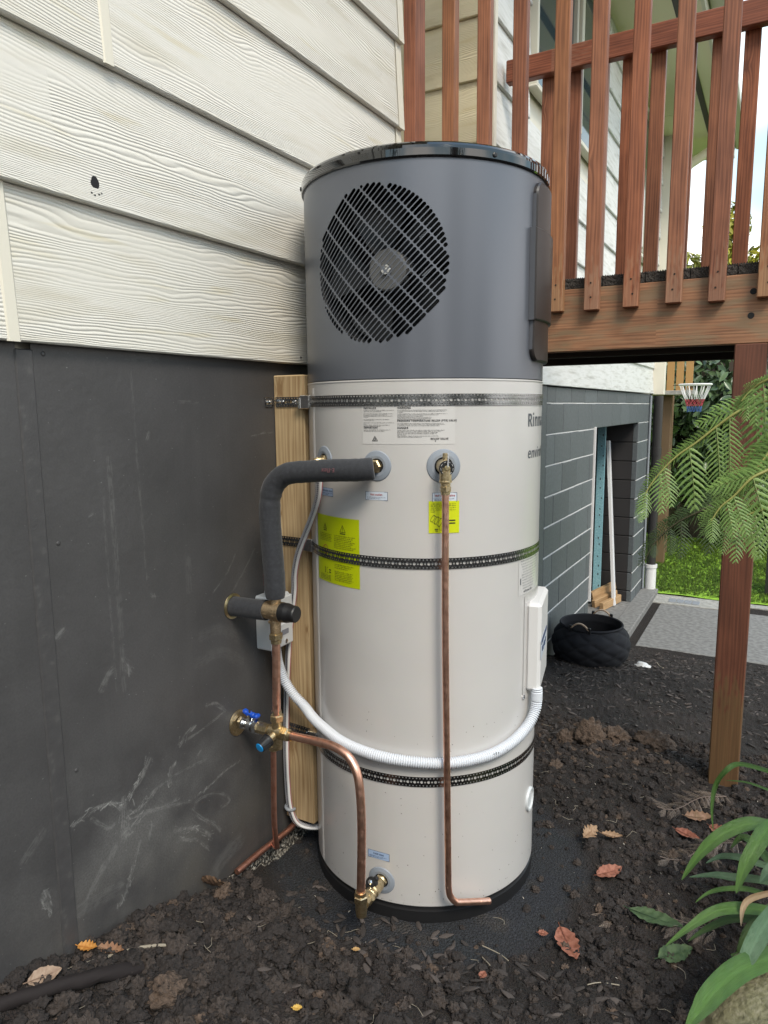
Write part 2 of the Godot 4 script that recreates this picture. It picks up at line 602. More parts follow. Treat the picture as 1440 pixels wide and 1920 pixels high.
func make_materials() -> void:
	var m: StandardMaterial3D
	var fine := grey_tex(0.12, 1, 512, 3)
	var coarse := grey_tex(0.02, 2, 512, 5)
	# embossed boards
	var tints := [Color(0.755, 0.73, 0.66), Color(0.735, 0.71, 0.64), Color(0.765, 0.74, 0.675)]
	for k in 3:
		m = mat("board_%d" % k, tints[k], 0.55)
		m.heightmap_enabled = true
		m.heightmap_texture = grain_relief(31 + 10 * k)
		m.heightmap_scale = 0.15
		m.uv1_scale = V(1.0 / 2.4, 1.0 / 0.28, 1)
		m.albedo_texture = noise_tex(0.008, 91 + k, [[0.0, Color(0.86, 0.84, 0.78)], [0.45, Color(1, 1, 1)], [0.8, Color(0.97, 0.97, 0.96)], [1.0, Color(0.9, 0.86, 0.74)]])
	for k in 3:                       # the weathered run along the side of the house
		m = tint("old_board_%d" % k, "board_%d" % k, Color(0.8, 0.8, 0.79))
		m.albedo_texture = noise_tex(0.012, 55 + k, [[0.0, Color(0.6, 0.59, 0.56)], [0.35, Color(0.88, 0.88, 0.86)], [0.6, Color(1, 1, 1)], [1.0, Color(0.82, 0.82, 0.8)]], 512, 5)
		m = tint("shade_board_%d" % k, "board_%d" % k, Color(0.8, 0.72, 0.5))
	mat("cream_trim", Color(0.76, 0.72, 0.61), 0.5)
	mat("soffit", Color(0.78, 0.73, 0.53), 0.7)
	mat("gutter", Color(0.62, 0.6, 0.5), 0.35)
	m = mat("sheet", Color(1, 1, 1), 0.5)
	m.albedo_texture = sheet_tex()
	m.heightmap_enabled = true
	m.heightmap_texture = fine
	m.heightmap_scale = 0.05
	m = mat("sheet_strip", Color(0.05, 0.05, 0.053), 0.5)
	tri_map(m, 3.0, noise_tex(0.02, 17, [[0, Color(0.052, 0.05, 0.052)], [0.7, Color(0.064, 0.062, 0.063)], [1, Color(0.095, 0.093, 0.09)]]), fine, 0.03)
	m = mat("footing", Color(1, 1, 1), 0.95)
	tri_map(m, 5.0, noise_tex(0.035, 19, [[0, Color(0.015, 0.013, 0.012)], [0.46, Color(0.03, 0.026, 0.022)], [0.56, Color(0.3, 0.28, 0.24)], [0.66, Color(0.55, 0.53, 0.48)], [0.8, Color(0.12, 0.09, 0.06)]], 512, 6), coarse, 1.2)
	# blocks
	for k in 3:
		m = mat("block_%d" % k, Color(1, 1, 1), 0.5)
		var q: float = [1.0, 0.9, 1.12][k]
		tri_map(m, 2.0, noise_tex(0.03, 23 + k, [[0, Color(0.085, 0.097, 0.104) * q], [1, Color(0.125, 0.14, 0.15) * q]]), fine, 0.12)
	m = mat("skylit_mortar", Color(1, 1, 1), 0.9)  # pale bed joints: sky light caught on block ledges put into the colour
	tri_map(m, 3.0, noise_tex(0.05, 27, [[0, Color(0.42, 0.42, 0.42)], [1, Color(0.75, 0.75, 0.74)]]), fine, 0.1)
	mat("joint_dark", Color(0.045, 0.05, 0.053), 0.8)
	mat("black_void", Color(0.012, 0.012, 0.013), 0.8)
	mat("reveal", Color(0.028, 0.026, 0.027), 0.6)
	# timber
	var pine := wood_tex(201, Color(0.27, 0.165, 0.075), Color(0.56, 0.42, 0.24), [[1.236, 0.37, 0.014], [0.225, 0.375, 0.016], [0.58, 0.44, 0.006], [0.9, 0.36, 0.005]], Color.BLACK, 0.0)
	m = mat("pine", Color(1, 1, 1), 0.75)
	m.albedo_texture = pine
	m.uv1_scale = V(0.5, 2, 1)
	m.heightmap_enabled = true
	m.heightmap_texture = pine
	m.heightmap_scale = 0.12
	tint("offcut", "pine", Color(1.0, 0.9, 0.85))
	var red := wood_tex(211, Color(0.13, 0.045, 0.023), Color(0.42, 0.175, 0.092), [[0.5, 0.31, 0.02], [1.4, 0.12, 0.015]], Color(0.42, 0.26, 0.17), 0.16)
	var tones := [Color(0.95, 0.92, 0.9), Color(1, 0.84, 0.74), Color(0.78, 0.7, 0.68), Color(1, 1, 0.82)]
	for k in 4:
		m = mat("stain_%d" % k, tones[k], 0.55)
		m.albedo_texture = red
		m.uv1_scale = V(0.5, 2, 1)
		m.heightmap_enabled = true
		m.heightmap_texture = red
		m.heightmap_scale = 0.15
	tint("rail_stain", "stain_0", Color(0.8, 0.62, 0.6))
	var beam := wood_tex(221, Color(0.14, 0.06, 0.03), Color(0.44, 0.22, 0.115), [[0.5, 0.2, 0.03]], Color(0.3, 0.2, 0.12), 0.0)
	var be := mat("beam_stain", Color(1, 1, 1), 0.6)
	be.albedo_texture = beam
	be.uv1_scale = V(0.5, 2, 1)
	be.heightmap_enabled = true
	be.heightmap_texture = beam
	be.heightmap_scale = 0.15
	be.detail_enabled = true          # weathered paler patches
	be.detail_albedo = noise_tex(0.012, 57, [[0, Color(0.2, 0.13, 0.07)], [1, Color(0.3, 0.21, 0.13)]])
	be.detail_mask = noise_tex(0.02, 58, [[0.4, Color(0, 0, 0)], [0.75, Color(0.75, 0.75, 0.75)]], 512, 5)
	be.detail_blend_mode = BaseMaterial3D.BLEND_MODE_MIX
	m = mat("post_stain", Color(0.68, 0.66, 0.62), 0.55)
	m.albedo_texture = wood_tex(231, Color(0.10, 0.035, 0.02), Color(0.26, 0.095, 0.055), [[0.62, 0.05, 0.012]], Color(0.2, 0.15, 0.065), 0.5)
	m.uv1_scale = V(0.5, 2, 1)
	m.heightmap_enabled = true
	m.heightmap_texture = red
	m.heightmap_scale = 0.08
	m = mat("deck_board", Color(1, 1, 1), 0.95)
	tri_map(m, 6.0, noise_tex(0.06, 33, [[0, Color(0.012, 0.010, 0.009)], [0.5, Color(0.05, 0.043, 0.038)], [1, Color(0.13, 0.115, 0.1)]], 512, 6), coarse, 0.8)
	mat("under_deck", Color(0.03, 0.02, 0.015), 0.9)  # joist colour carries the deep shade below the deck; nails share it
	# cylinder
	m = mat("cream_enamel", Color(1, 1, 1), 0.33)
	tri_map(m, 1.3, noise_tex(0.006, 35, [[0, Color(0.52, 0.503, 0.488)], [1, Color(0.555, 0.538, 0.522)]]), grey_tex(0.005, 36, 512, 2), 0.05)
	m.clearcoat_enabled = true
	m.clearcoat = 0.25
	m.clearcoat_roughness = 0.2
	m = mat("grey_enamel", Color(0.14, 0.15, 0.175), 0.33, 0.35)
	m = mat("cap_black", Color(0.006, 0.006, 0.007), 0.06)
	m.clearcoat_enabled = true
	m.clearcoat = 1.0
	m.clearcoat_roughness = 0.02
	mat("panel_brown", Color(0.027, 0.022, 0.021), 0.35)
	mat("panel_edge", Color(0.12, 0.125, 0.14), 0.4)
	mat("black_plastic", Color(0.013, 0.013, 0.014), 0.4)
	mat("fan_grey", Color(0.15, 0.15, 0.15), 0.5)
	mat("fan_blade", Color(0.02, 0.022, 0.025), 0.45)
	mat("dark_inside", Color(0.008, 0.009, 0.012), 0.6)
	mat("grey_rubber", Color(0.26, 0.29, 0.335), 0.5)
	mat("label_white", Color(0.66, 0.66, 0.66), 0.25)
	m = mat("label_clear", Color(0.59, 0.575, 0.56), 0.16)
	mat("label_blue", Color(0.36, 0.47, 0.66), 0.3)
	mat("label_pale", Color(0.6, 0.66, 0.74), 0.3)
	mat("label_lime", Color(0.48, 0.56, 0.002), 0.3)
	mat("label_yellow", Color(0.6, 0.66, 0.015), 0.3)
	mat("ink", Color(0.012, 0.012, 0.014), 0.5)
	mat("ink_grey", Color(0.07, 0.08, 0.095), 0.5)
	mat("ink_navy", Color(0.03, 0.05, 0.13), 0.5)
	mat("ink_red", Color(0.38, 0.06, 0.06), 0.5)
	mat("print_red", Color(0.14, 0.06, 0.07), 0.8)
	# metals
	m = mat("copper", Color(1, 1, 1), 0.3, 1.0)
	tri_map(m, 4.0, noise_tex(0.02, 41, [[0, Color(0.72, 0.37, 0.26)], [0.45, Color(0.92, 0.53, 0.39)], [1, Color(0.96, 0.62, 0.48)]], 512, 3), fine, 0.01)
	m.roughness_texture = grey_tex(0.03, 42, 512, 4, -0.9, 1.4)
	m.roughness = 0.6
	m = mat("old_copper", Color(0.8, 0.7, 0.7), 0.42, 1.0)
	m.uv1_triplanar = true
	m.uv1_world_triplanar = true
	m.uv1_scale = Vector3.ONE * 4.0
	m.albedo_texture = M.copper.albedo_texture
	m = mat("brass", Color(1, 1, 1), 0.36, 1.0)
	tri_map(m, 9.0, noise_tex(0.03, 43, [[0, Color(0.46, 0.33, 0.17)], [0.5, Color(0.66, 0.53, 0.32)], [1, Color(0.78, 0.67, 0.46)]]), fine, 0.03)
	m = mat("bronze", Color(1, 1, 1), 0.45, 1.0)
	tri_map(m, 9.0, noise_tex(0.04, 44, [[0, Color(0.36, 0.25, 0.14)], [0.6, Color(0.58, 0.44, 0.28)], [1, Color(0.68, 0.54, 0.36)]]), fine, 0.08)
	mat("chrome", Color(0.72, 0.72, 0.72), 0.16, 1.0)
	m = mat("galv", Color(1, 1, 1), 0.2, 1.0)
	tri_map(m, 9.0, noise_tex(0.03, 45, [[0, Color(0.24, 0.245, 0.25)], [1, Color(0.42, 0.425, 0.43)]], 512, 3, FastNoiseLite.TYPE_CELLULAR), fine, 0.02)
	mat("zinc_gold", Color(0.66, 0.55, 0.32), 0.3, 1.0)
	m = mat("foam", Color(1, 1, 1), 0.85)
	tri_map(m, 5.0, noise_tex(0.03, 46, [[0, Color(0.018, 0.019, 0.023)], [0.6, Color(0.028, 0.03, 0.036)], [1, Color(0.045, 0.046, 0.052)]], 512, 5), fine, 0.06)
	m.rim_enabled = true
	m.rim = 0.3
	mat("conduit", Color(0.66, 0.69, 0.74), 0.4)
	mat("box_grey", Color(0.58, 0.6, 0.61), 0.4)
	mat("box_white", Color(0.68, 0.67, 0.66), 0.32)
	mat("slot_grey", Color(0.2, 0.21, 0.24), 0.4)
	mat("blue", Color(0.008, 0.075, 0.5), 0.3)
	mat("sky_blue", Color(0.01, 0.3, 0.72), 0.35)
	mat("hose", Color(0.34, 0.34, 0.36), 0.3)
	mat("hose_dark", Color(0.02, 0.02, 0.035), 0.4)
	mat("white_plastic", Color(0.72, 0.72, 0.72), 0.35)
	mat("clip_grey", Color(0.26, 0.28, 0.31), 0.5)
	m = mat("clear_lever", Color(0.9, 0.9, 0.9, 0.35), 0.1)
	m.transparency = BaseMaterial3D.TRANSPARENCY_ALPHA
	m.albedo_color = Color(0.9, 0.9, 0.92, 0.35)
	# ground
	m = mat("soil", Color(1, 1, 1), 0.97)
	tri_map(m, 2.2, noise_tex(0.045, 47, [[0, Color(0.25, 0.25, 0.25)], [0.5, Color(0.62, 0.61, 0.61)], [1, Color(1, 0.98, 0.95)]], 1024, 6), grey_tex(0.06, 48, 1024, 6), 1.6)
	m.vertex_color_use_as_albedo = true
	for k in 3:
		m = mat("clod_%d" % k, Color(1, 1, 1), 0.97)
		var q: Color = [Color(0.032, 0.026, 0.024), Color(0.054, 0.042, 0.036), Color(0.105, 0.073, 0.054)][k]
		tri_map(m, 9.0, noise_tex(0.05, 49 + k, [[0, q * 0.45], [1, q * 1.6]], 256, 5), coarse, 0.7)
	m = mat("mulch", Color(0.045, 0.041, 0.04), 0.85)
	m.vertex_color_use_as_albedo = true
	m.albedo_color = Color.WHITE
	m = mat("concrete", Color(1, 1, 1), 0.9)
	tri_map(m, 1.2, noise_tex(0.015, 61, [[0, Color(0.13, 0.127, 0.122)], [0.5, Color(0.2, 0.197, 0.19)], [1, Color(0.27, 0.265, 0.255)]], 1024, 6), fine, 0.06)
	m = mat("pale_concrete", Color(1, 1, 1), 0.9)
	tri_map(m, 1.5, noise_tex(0.02, 62, [[0, Color(0.24, 0.235, 0.215)], [1, Color(0.46, 0.45, 0.42)]], 512, 5), fine, 0.2)
	m = mat("lawn", Color(1, 1, 1), 0.95)
	tri_map(m, 1.0, noise_tex(0.03, 63, [[0, Color(0.14, 0.22, 0.02)], [0.5, Color(0.23, 0.42, 0.03)], [1, Color(0.3, 0.5, 0.045)]], 512, 5), coarse, 1.0)
	m = mat("grass", Color(0.13, 0.25, 0.02), 0.6)
	m.backlight_enabled = true
	m.backlight = Color(0.2, 0.3, 0.03)
	m.vertex_color_use_as_albedo = true
	m.albedo_color = Color.WHITE
	# plants
	m = mat("fern", Color(1, 1, 1), 0.5)
	m.vertex_color_use_as_albedo = true
	m.backlight_enabled = true
	m.backlight = Color(0.30, 0.36, 0.08)
	m = mat("strap_leaf", Color(1, 1, 1), 0.42)
	m.albedo_texture = noise_tex(0.03, 68, [[0, Color(0.55, 0.6, 0.5)], [0.45, Color(0.9, 0.92, 0.85)], [1, Color(1, 1, 0.9)]], 512, 5)
	m.uv1_scale = V(3.0, 0.22, 1)
	m.heightmap_enabled = true
	m.heightmap_texture = grey_tex(0.05, 69, 512, 3)
	m.heightmap_scale = 0.06
	m.vertex_color_use_as_albedo = true
	m.backlight_enabled = true
	m.backlight = Color(0.2, 0.3, 0.05)
	m = mat("hedge_leaf", Color(1, 1, 1), 0.3)
	m.vertex_color_use_as_albedo = true
	m = mat("gold_leaf", Color(1, 1, 1), 0.5)
	m.vertex_color_use_as_albedo = true
	m.backlight_enabled = true
	m.backlight = Color(0.5, 0.5, 0.08)
	mat("bark", Color(0.06, 0.045, 0.032), 0.9)
	m = mat("dead_leaf", Color(1, 1, 1), 0.7)
	m.vertex_color_use_as_albedo = true
	m = mat("rock", Color(1, 1, 1), 0.95)
	tri_map(m, 5.0, noise_tex(0.03, 65, [[0, Color(0.09, 0.085, 0.045)], [0.5, Color(0.19, 0.18, 0.10)], [1, Color(0.32, 0.29, 0.22)]], 512, 6), coarse, 0.6)
	mat("straw", Color(0.3, 0.26, 0.2), 0.8)
	mat("bark_strip", Color(0.32, 0.12, 0.045), 0.7)
	# far things
	mat("basket", Color(0.0085, 0.009, 0.013), 0.85)
	mat("handle_wood", Color(0.42, 0.3, 0.21), 0.6)
	m = mat("white_paint", Color(0.74, 0.74, 0.75), 0.5)
	m = mat("blue_film", Color(1, 1, 1), 0.35)
	tri_map(m, 3.0, noise_tex(0.03, 66, [[0, Color(0.2, 0.4, 0.47)], [0.7, Color(0.3, 0.55, 0.62)], [1, Color(0.5, 0.62, 0.64)]]))
	mat("pipe_dark", Color(0.028, 0.026, 0.026), 0.45)
	mat("old_timber", Color(0.16, 0.1, 0.055), 0.8)
	mat("gold_timber", Color(0.42, 0.24, 0.085), 0.6)
	mat("net_white", Color(0.75, 0.75, 0.75), 0.8)
	mat("net_red", Color(0.4, 0.06, 0.08), 0.8)
	mat("net_blue", Color(0.06, 0.13, 0.33), 0.8)
	m = mat("glass", Color(0.5, 0.55, 0.58), 0.03)
	m.albedo_color = Color(0.22, 0.27, 0.3)
	m.metallic_specular = 1.0
	m = mat("roof", Color(0.12, 0.1, 0.09), 0.8)
	mat("plaster", Color(0.5, 0.48, 0.44), 0.9)

# ---------------------------------------------------------------- the house
# f maps (along, up, out) to the world. One lapped board, thin at the top, 16 mm out at the bottom.
func lap_board(f: Transform3D, a0: float, a1: float, y0: float, h: float) -> G:
	var g := G.new()
	g.uo = Vector2(rng.randf() * 5.0, 0)
	var lo := 0.016
	var hi := -0.002
	var p := func(a: float, y: float, o: float) -> Vector3: return f * V(a, y, o)
	g.face([p.call(a0, y0 + 0.003, lo), p.call(a1, y0 + 0.003, lo), p.call(a1, y0 + h, hi), p.call(a0, y0 + h, hi)], f.basis.z, [Vector2(a0, h), Vector2(a1, h), Vector2(a1, 0), Vector2(a0, 0)])
	g.face([p.call(a0, y0, lo - 0.003), p.call(a1, y0, lo - 0.003), p.call(a1, y0 + 0.003, lo), p.call(a0, y0 + 0.003, lo)], (f.basis.z - f.basis.y).normalized(), [Vector2(a0, 0), Vector2(a1, 0), Vector2(a1, 0.01), Vector2(a0, 0.01)])
	g.face([p.call(a0, y0, 0.001), p.call(a1, y0, 0.001), p.call(a1, y0, lo - 0.003), p.call(a0, y0, lo - 0.003)], -f.basis.y, [Vector2(a0, 0), Vector2(a1, 0), Vector2(a1, 0.01), Vector2(a0, 0.01)])
	for s: float in [a0, a1]:
		g.face([p.call(s, y0, 0.001), p.call(s, y0, lo - 0.003), p.call(s, y0 + 0.003, lo), p.call(s, y0 + h, hi), p.call(s, y0 + h, -0.01)], f.basis.x * (1.0 if s == a1 else -1.0))
	return g

func build_house() -> void:
	var house := thing("house", V(-1.2, -1.3, -1.5), "cream weatherboard house with charcoal base, running back along the left of the water heater", "house")
	# --- near wall: embossed boards over a charcoal sheet base
	var fa := Transform3D(Basis(V(0, 0, -1), V(0, 1, 0), V(1, 0, 0)), V(-1.196, 0, 0))      # along = -z
	var g := G.new()
	g.box(at(V(-1.285, 1.42, -0.4)), V(0.15, 2.58, 3.78))
	g.box(at(V(-1.285, -0.64, -0.4)), V(0.13, 1.54, 3.78))
	var wall := part(house, "weatherboard_wall", g, M.cream_trim)
	var joins := {0: 0.80, 2: 1.045, 4: 0.75, 6: 1.3}
	for k in 9:
		var y0 := 0.121 + 0.2703 * k
		var cuts := [-1.5, 2.285]
		if joins.has(k):
			cuts = [-1.5, joins[k], 2.285]
		for q in cuts.size() - 1:
			part(wall, "weatherboard", lap_board(fa, cuts[q] + 0.001, cuts[q + 1] - 0.001, y0, 0.285), M["board_%d" % ((k * 2 + q) % 3)])
		if joins.has(k):
			g = G.new()
			g.face([fa * V(joins[k] - 0.010, y0 - 0.001, 0.0185), fa * V(joins[k] + 0.010, y0 - 0.001, 0.0185), fa * V(joins[k] + 0.010, y0 + 0.27, 0.0035), fa * V(joins[k] - 0.010, y0 + 0.27, 0.0035)], V(1, 0, 0))
			for s: float in [-1.0, 1.0]:
				g.face([fa * V(joins[k] + 0.010 * s, y0 - 0.001, 0.0185), fa * V(joins[k] + 0.0135 * s, y0 - 0.001, 0.015), fa * V(joins[k] + 0.0135 * s, y0 + 0.27, 0.001), fa * V(joins[k] + 0.010 * s, y0 + 0.27, 0.0035)], V(0.7, 0, -0.7 * s))
			part(wall, "board_joiner", g, M.cream_trim)
		g = G.new()                                                  # folded end cap at the corner
		g.face([fa * V(2.25, y0 - 0.002, 0.0185), fa * V(2.289, y0 - 0.002, 0.0185), fa * V(2.289, y0 + 0.268, 0.004), fa * V(2.25, y0 + 0.268, 0.004)], V(1, 0, 0))
		g.face([fa * V(2.289, y0 - 0.002, 0.0185), fa * V(2.289, y0 - 0.002, -0.02), fa * V(2.289, y0 + 0.268, -0.02), fa * V(2.289, y0 + 0.268, 0.004)], V(0, 0, -1))
		g.face([fa * V(2.25, y0 - 0.002, 0.0185), fa * V(2.289, y0 - 0.002, 0.0185), fa * V(2.289, y0 - 0.002, 0.0), fa * V(2.25, y0 - 0.002, 0.0)], V(0, -1, 0))
		part(wall, "corner_soaker", g, M.cream_trim)
	# a drilled hole with chipped edges in the second board
	g = G.new()
	var hn := noise(2.5, 3, 3)
	var ring := []
	for i in 14:
		var an := TAU * i / 14
		var rr := 0.0100 * (1.0 + 0.2 * hn.get_noise_2d(cos(an) * 2.0, sin(an) * 2.0))
		ring.append(V(-1.1822 + 0.0004, 0.432 + sin(an) * rr * 1.25, -0.995 - cos(an) * rr))
	g.face(ring, V(1, 0, 0))
	part(wall, "drilled_hole", g, M.black_void)
	g = G.new()
	for q in [V(-1.1805, 0.412, -0.985), V(-1.1803, 0.409, -0.992), V(-1.1803, 0.413, -1.002), V(-1.1801, 0.416, -1.008)]:
		g.ball(q, V(0.0008, 0.0014, 0.0025), hn, 0.5, 1, q * 40.0)
	part(wall, "hole_chips", g, M.joint_dark)
	g = G.new()
	g.lathe([Vector2(0.0, 0.002), Vector2(0.003, 0.0016), Vector2(0.0035, 0.0)], T(V(-1.1802, 0.140, -1.655), V(1, 0, 0)), 10)
	part(wall, "nail_head", g, M.galv)
	# charcoal sheets
	for zz in [[0.9, -0.8135], [-0.8435, -2.285]]:
		g = G.new()
		var ps := [V(-1.2, -1.4, zz[0]), V(-1.2, -1.4, zz[1]), V(-1.2, 0.128, zz[1]), V(-1.2, 0.128, zz[0])]
		if zz[0] < 0.0:
			ps[0].y = -1.224
			ps[1].y = -1.224
		var us := []
		for p: Vector3 in ps:
			us.append(Vector2((-p.z - 0.5) / 1.4, (0.15 - p.y) / 1.4))
		g.face(ps, V(1, 0, 0), us)
		g.face([ps[0], ps[1], ps[1] + V(-0.012, 0, 0), ps[0] + V(-0.012, 0, 0)], V(0, -1, 0))
		g.face([ps[1], ps[2], ps[2] + V(-0.012, 0, 0), ps[1] + V(-0.012, 0, 0)], V(0, 0, -1))
		part(house, "base_sheet", g, M.sheet)
	g = G.new()
	g.box(at(V(-1.2, -0.62, -0.8285)), V(0.006, 1.46, 0.036), 0.0025)
	part(house, "joint_strip", g, M.sheet_strip)
	g = G.new()
	for q in [[-0.253, -0.870], [0.104, -0.868], [-0.72, -0.872]]:
		g = G.new()
		g.ball(V(-1.2, q[0], q[1]), V(0.0014, 0.005, 0.005), hn, 0.2, 1)
		part(house, "screw_head", g, M.sheet_strip)
	# rough, lime-stained footing below the sheet
	g = G.new()
	var fnn := noise(14.0, 9, 4)
	var rows := []
	for j in 14:
		var row := PackedVector3Array()
		var y := -1.224 - 0.011 * j
		for i in 90:
			var z := -0.95 - 1.35 * i / 89.0
			row.append(V(-1.203 + 0.012 * fnn.get_noise_2d(z, y * 2.0) + 0.002 * j, y, z))
		rows.append(row)
	g.grid(rows)
	part(house, "footing", g, M.footing)
	# --- recess and its back wall
	g = G.new()
	g.box(at(V(-1.8, 0.67, -3.24)), V(1.2, 4.1, 0.2))
	g.box(at(V(-2.45, 0.67, -2.7)), V(0.15, 4.1, 0.96))
	var back := part(house, "recess_wall", g, M.cream_trim)
	var fb := Transform3D(Basis(V(1, 0, 0), V(0, 1, 0), V(0, 0, 1)), V(0, 0, -3.136))
	for k in 10:
		part(back, "weatherboard", lap_board(fb, -2.36, -1.197, 0.121 + 0.2585 * k, 0.273), M["shade_board_%d" % (k % 3)])
	# --- long side wall, weathered boards above painted blocks
	var fc := Transform3D(Basis(V(0, 0, -1), V(0, 1, 0), V(1, 0, 0)), V(-1.196, 0, 0))
	g = G.new()
	g.box(at(V(-1.29, 1.40, -5.57)), V(0.16, 2.55, 4.82))
	var side := part(house, "side_wall", g, M.cream_trim)
	var wins := [[3.66, 5.08, 1.566, 2.52], [6.62, 7.46, 1.30, 2.52]]
	for k in 10:
		var y0 := 0.121 + 0.2585 * k
		var spans := [[3.142, 7.98]]
		for w: Array in wins:
			if y0 + 0.26 > w[2] and y0 < w[3]:
				var nx := []
				for s: Array in spans:
					if w[0] > s[0] and w[1] < s[1]:
						nx.append([s[0], w[0]])
						nx.append([w[1], s[1]])
					else:
						nx.append(s)
				spans = nx
		for s: Array in spans:
			var a: float = s[0]
			while a < s[1] - 0.02:
				var b: float = minf(a + 2.4 + (0.3 if k % 2 == 0 else -0.5), s[1])
				part(side, "weatherboard", lap_board(fc, a + 0.001, b - 0.001, y0, 0.273), M["old_board_%d" % ((k + int(a)) % 3)])
				a = b
	g = G.new()
	g.box(at(V(-1.182, 1.4, -3.148)), V(0.02, 2.56, 0.03), 0.003)
	part(side, "corner_trim", g, M.cream_trim)
	g = G.new()
	g.box(at(V(-1.15, 1.4, -8.03)), V(0.14, 2.58, 0.1), 0.004)
	part(side, "corner_board", g, M.cream_trim)
	for w: Array in wins:
		var win := Node3D.new()
		win.name = numbered(house, "window")
		house.add_child(win, true)
		var zc: float = -(w[0] + w[1]) * 0.5
		var wd: float = w[1] - w[0]
		var yc: float = (w[2] + w[3]) * 0.5
		var hh: float = w[3] - w[2]
		g = G.new()
		for s: float in [-1.0, 1.0]:
			g.box(at(V(-1.175, yc, zc + s * (wd * 0.5 - 0.012))), V(0.05, hh, 0.024), 0.004)
			g.box(at(V(-1.176, yc + s * (hh * 0.5 - 0.012), zc)), V(0.046, 0.024, wd - 0.048), 0.004)
		part(win, "frame", g, M.gutter)
		if wd > 1.0:
			g = G.new()
			g.box(at(V(-1.174, yc, -4.53)), V(0.052, hh - 0.09, 0.05), 0.004)
			g.box(at(V(-1.18, yc, -4.47)), V(0.03, hh - 0.09, 0.03), 0.004)
			part(win, "mullion", g, M.gutter)
		g = G.new()
		g.box(at(V(-1.172, w[2] - 0.006, zc)), V(0.05, 0.012, wd + 0.04), 0.003)
		part(win, "sill", g, M.cream_trim)
		g = G.new()
		g.box(at(V(-1.193, yc, zc)), V(0.008, hh - 0.05, wd - 0.05))
		part(win, "pane", g, M.glass)
	# --- blocks
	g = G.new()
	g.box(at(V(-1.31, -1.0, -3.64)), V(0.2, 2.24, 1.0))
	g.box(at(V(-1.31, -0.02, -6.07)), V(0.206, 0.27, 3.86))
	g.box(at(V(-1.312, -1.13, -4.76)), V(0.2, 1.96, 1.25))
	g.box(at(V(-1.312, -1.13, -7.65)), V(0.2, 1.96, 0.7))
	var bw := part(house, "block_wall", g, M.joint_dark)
	g = G.new()
	g.box(at(V(-1.2045, -0.86, -3.64)), V(0.012, 1.96, 0.985), 0.003)
	part(bw, "rendered_panel", g, M.block_1)
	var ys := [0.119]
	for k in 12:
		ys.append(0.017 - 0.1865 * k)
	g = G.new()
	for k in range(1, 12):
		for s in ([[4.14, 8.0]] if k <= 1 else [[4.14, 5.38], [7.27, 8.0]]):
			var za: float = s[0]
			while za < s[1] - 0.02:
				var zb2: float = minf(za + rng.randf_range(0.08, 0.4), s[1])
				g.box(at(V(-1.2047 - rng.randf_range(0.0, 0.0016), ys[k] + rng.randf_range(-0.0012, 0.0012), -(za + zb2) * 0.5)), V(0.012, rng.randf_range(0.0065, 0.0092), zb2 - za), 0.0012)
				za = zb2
	part(bw, "skylit_mortar_bed", g, M.skylit_mortar)  # horizontal joints only, drawn pale as sky-lit ledges
	for k in 12:
		var z: float = 4.14 - (0.19 if k % 2 == 0 else 0.0) - 0.001
		while z < 8.0:
			var z0 := maxf(z, 4.14)
			var z1 := minf(z + 0.375, 8.0)
			z += 0.375
			var bits := [[z0, z1]]
			if k >= 2:
				bits = []
				if z0 < 5.36: bits.append([z0, minf(z1, 5.38)])
				if z1 > 7.29: bits.append([maxf(z0, 7.27), z1])
			for b: Array in bits:
				if b[1] - b[0] < 0.03:
					continue
				g = G.new()
				g.box(at(V(-1.225 + rng.randf_range(-0.0012, 0.0012), (ys[k] + ys[k + 1]) * 0.5, -(b[0] + b[1]) * 0.5)), V(0.05, ys[k] - ys[k + 1] - 0.009, b[1] - b[0] - 0.005), 0.004)
				part(bw, "block", g, M["block_%d" % rng.randi_range(0, 2)])
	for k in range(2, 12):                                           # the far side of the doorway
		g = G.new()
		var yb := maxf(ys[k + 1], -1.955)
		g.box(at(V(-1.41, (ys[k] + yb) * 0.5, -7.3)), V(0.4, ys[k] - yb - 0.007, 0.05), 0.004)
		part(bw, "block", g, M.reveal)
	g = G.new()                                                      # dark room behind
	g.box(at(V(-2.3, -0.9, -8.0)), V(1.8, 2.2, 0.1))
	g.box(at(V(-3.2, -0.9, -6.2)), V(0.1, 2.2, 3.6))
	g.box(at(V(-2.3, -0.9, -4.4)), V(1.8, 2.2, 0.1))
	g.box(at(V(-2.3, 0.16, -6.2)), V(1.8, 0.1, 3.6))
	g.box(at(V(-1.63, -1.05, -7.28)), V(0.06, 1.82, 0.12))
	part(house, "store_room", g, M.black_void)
	g = G.new()
	g.box(at(V(-2.3, -1.99, -6.3)), V(2.2, 0.06, 3.3))
	part(house, "store_floor", g, M.concrete)
	g = G.new()
	g.box(at(V(-1.2, -0.82, -5.386)), V(0.03, 1.33, 0.012), 0.002)
	part(house, "door_trim", g, M.white_paint)
	# --- eaves and roof
	g = G.new()
	for q in 7:
		g.box(at(V(-1.02, 2.66, 1.55 - 1.5 * q - 0.75)), V(0.78, 0.012, 1.495), 0.002)
	part(house, "soffit", g, M.soffit)
	g = G.new()
	g.box(at(V(-0.78, 2.649, -3.7)), V(0.045, 0.016, 10.4), 0.002)
	part(house, "soffit_strip", g, M.pipe_dark)
	g = G.new()
	g.box(at(V(-0.62, 2.72, -3.7)), V(0.025, 0.19, 10.5), 0.003)
	g.box(at(V(-1.0, 2.74, -8.96)), V(0.74, 0.16, 0.025), 0.003)
	part(house, "fascia", g, M.gutter)
	g = G.new()
	g.box(at(V(-0.55, 2.76, -3.7)), V(0.11, 0.1, 10.5), 0.012)
	part(house, "gutter", g, M.gutter)
	g = G.new()
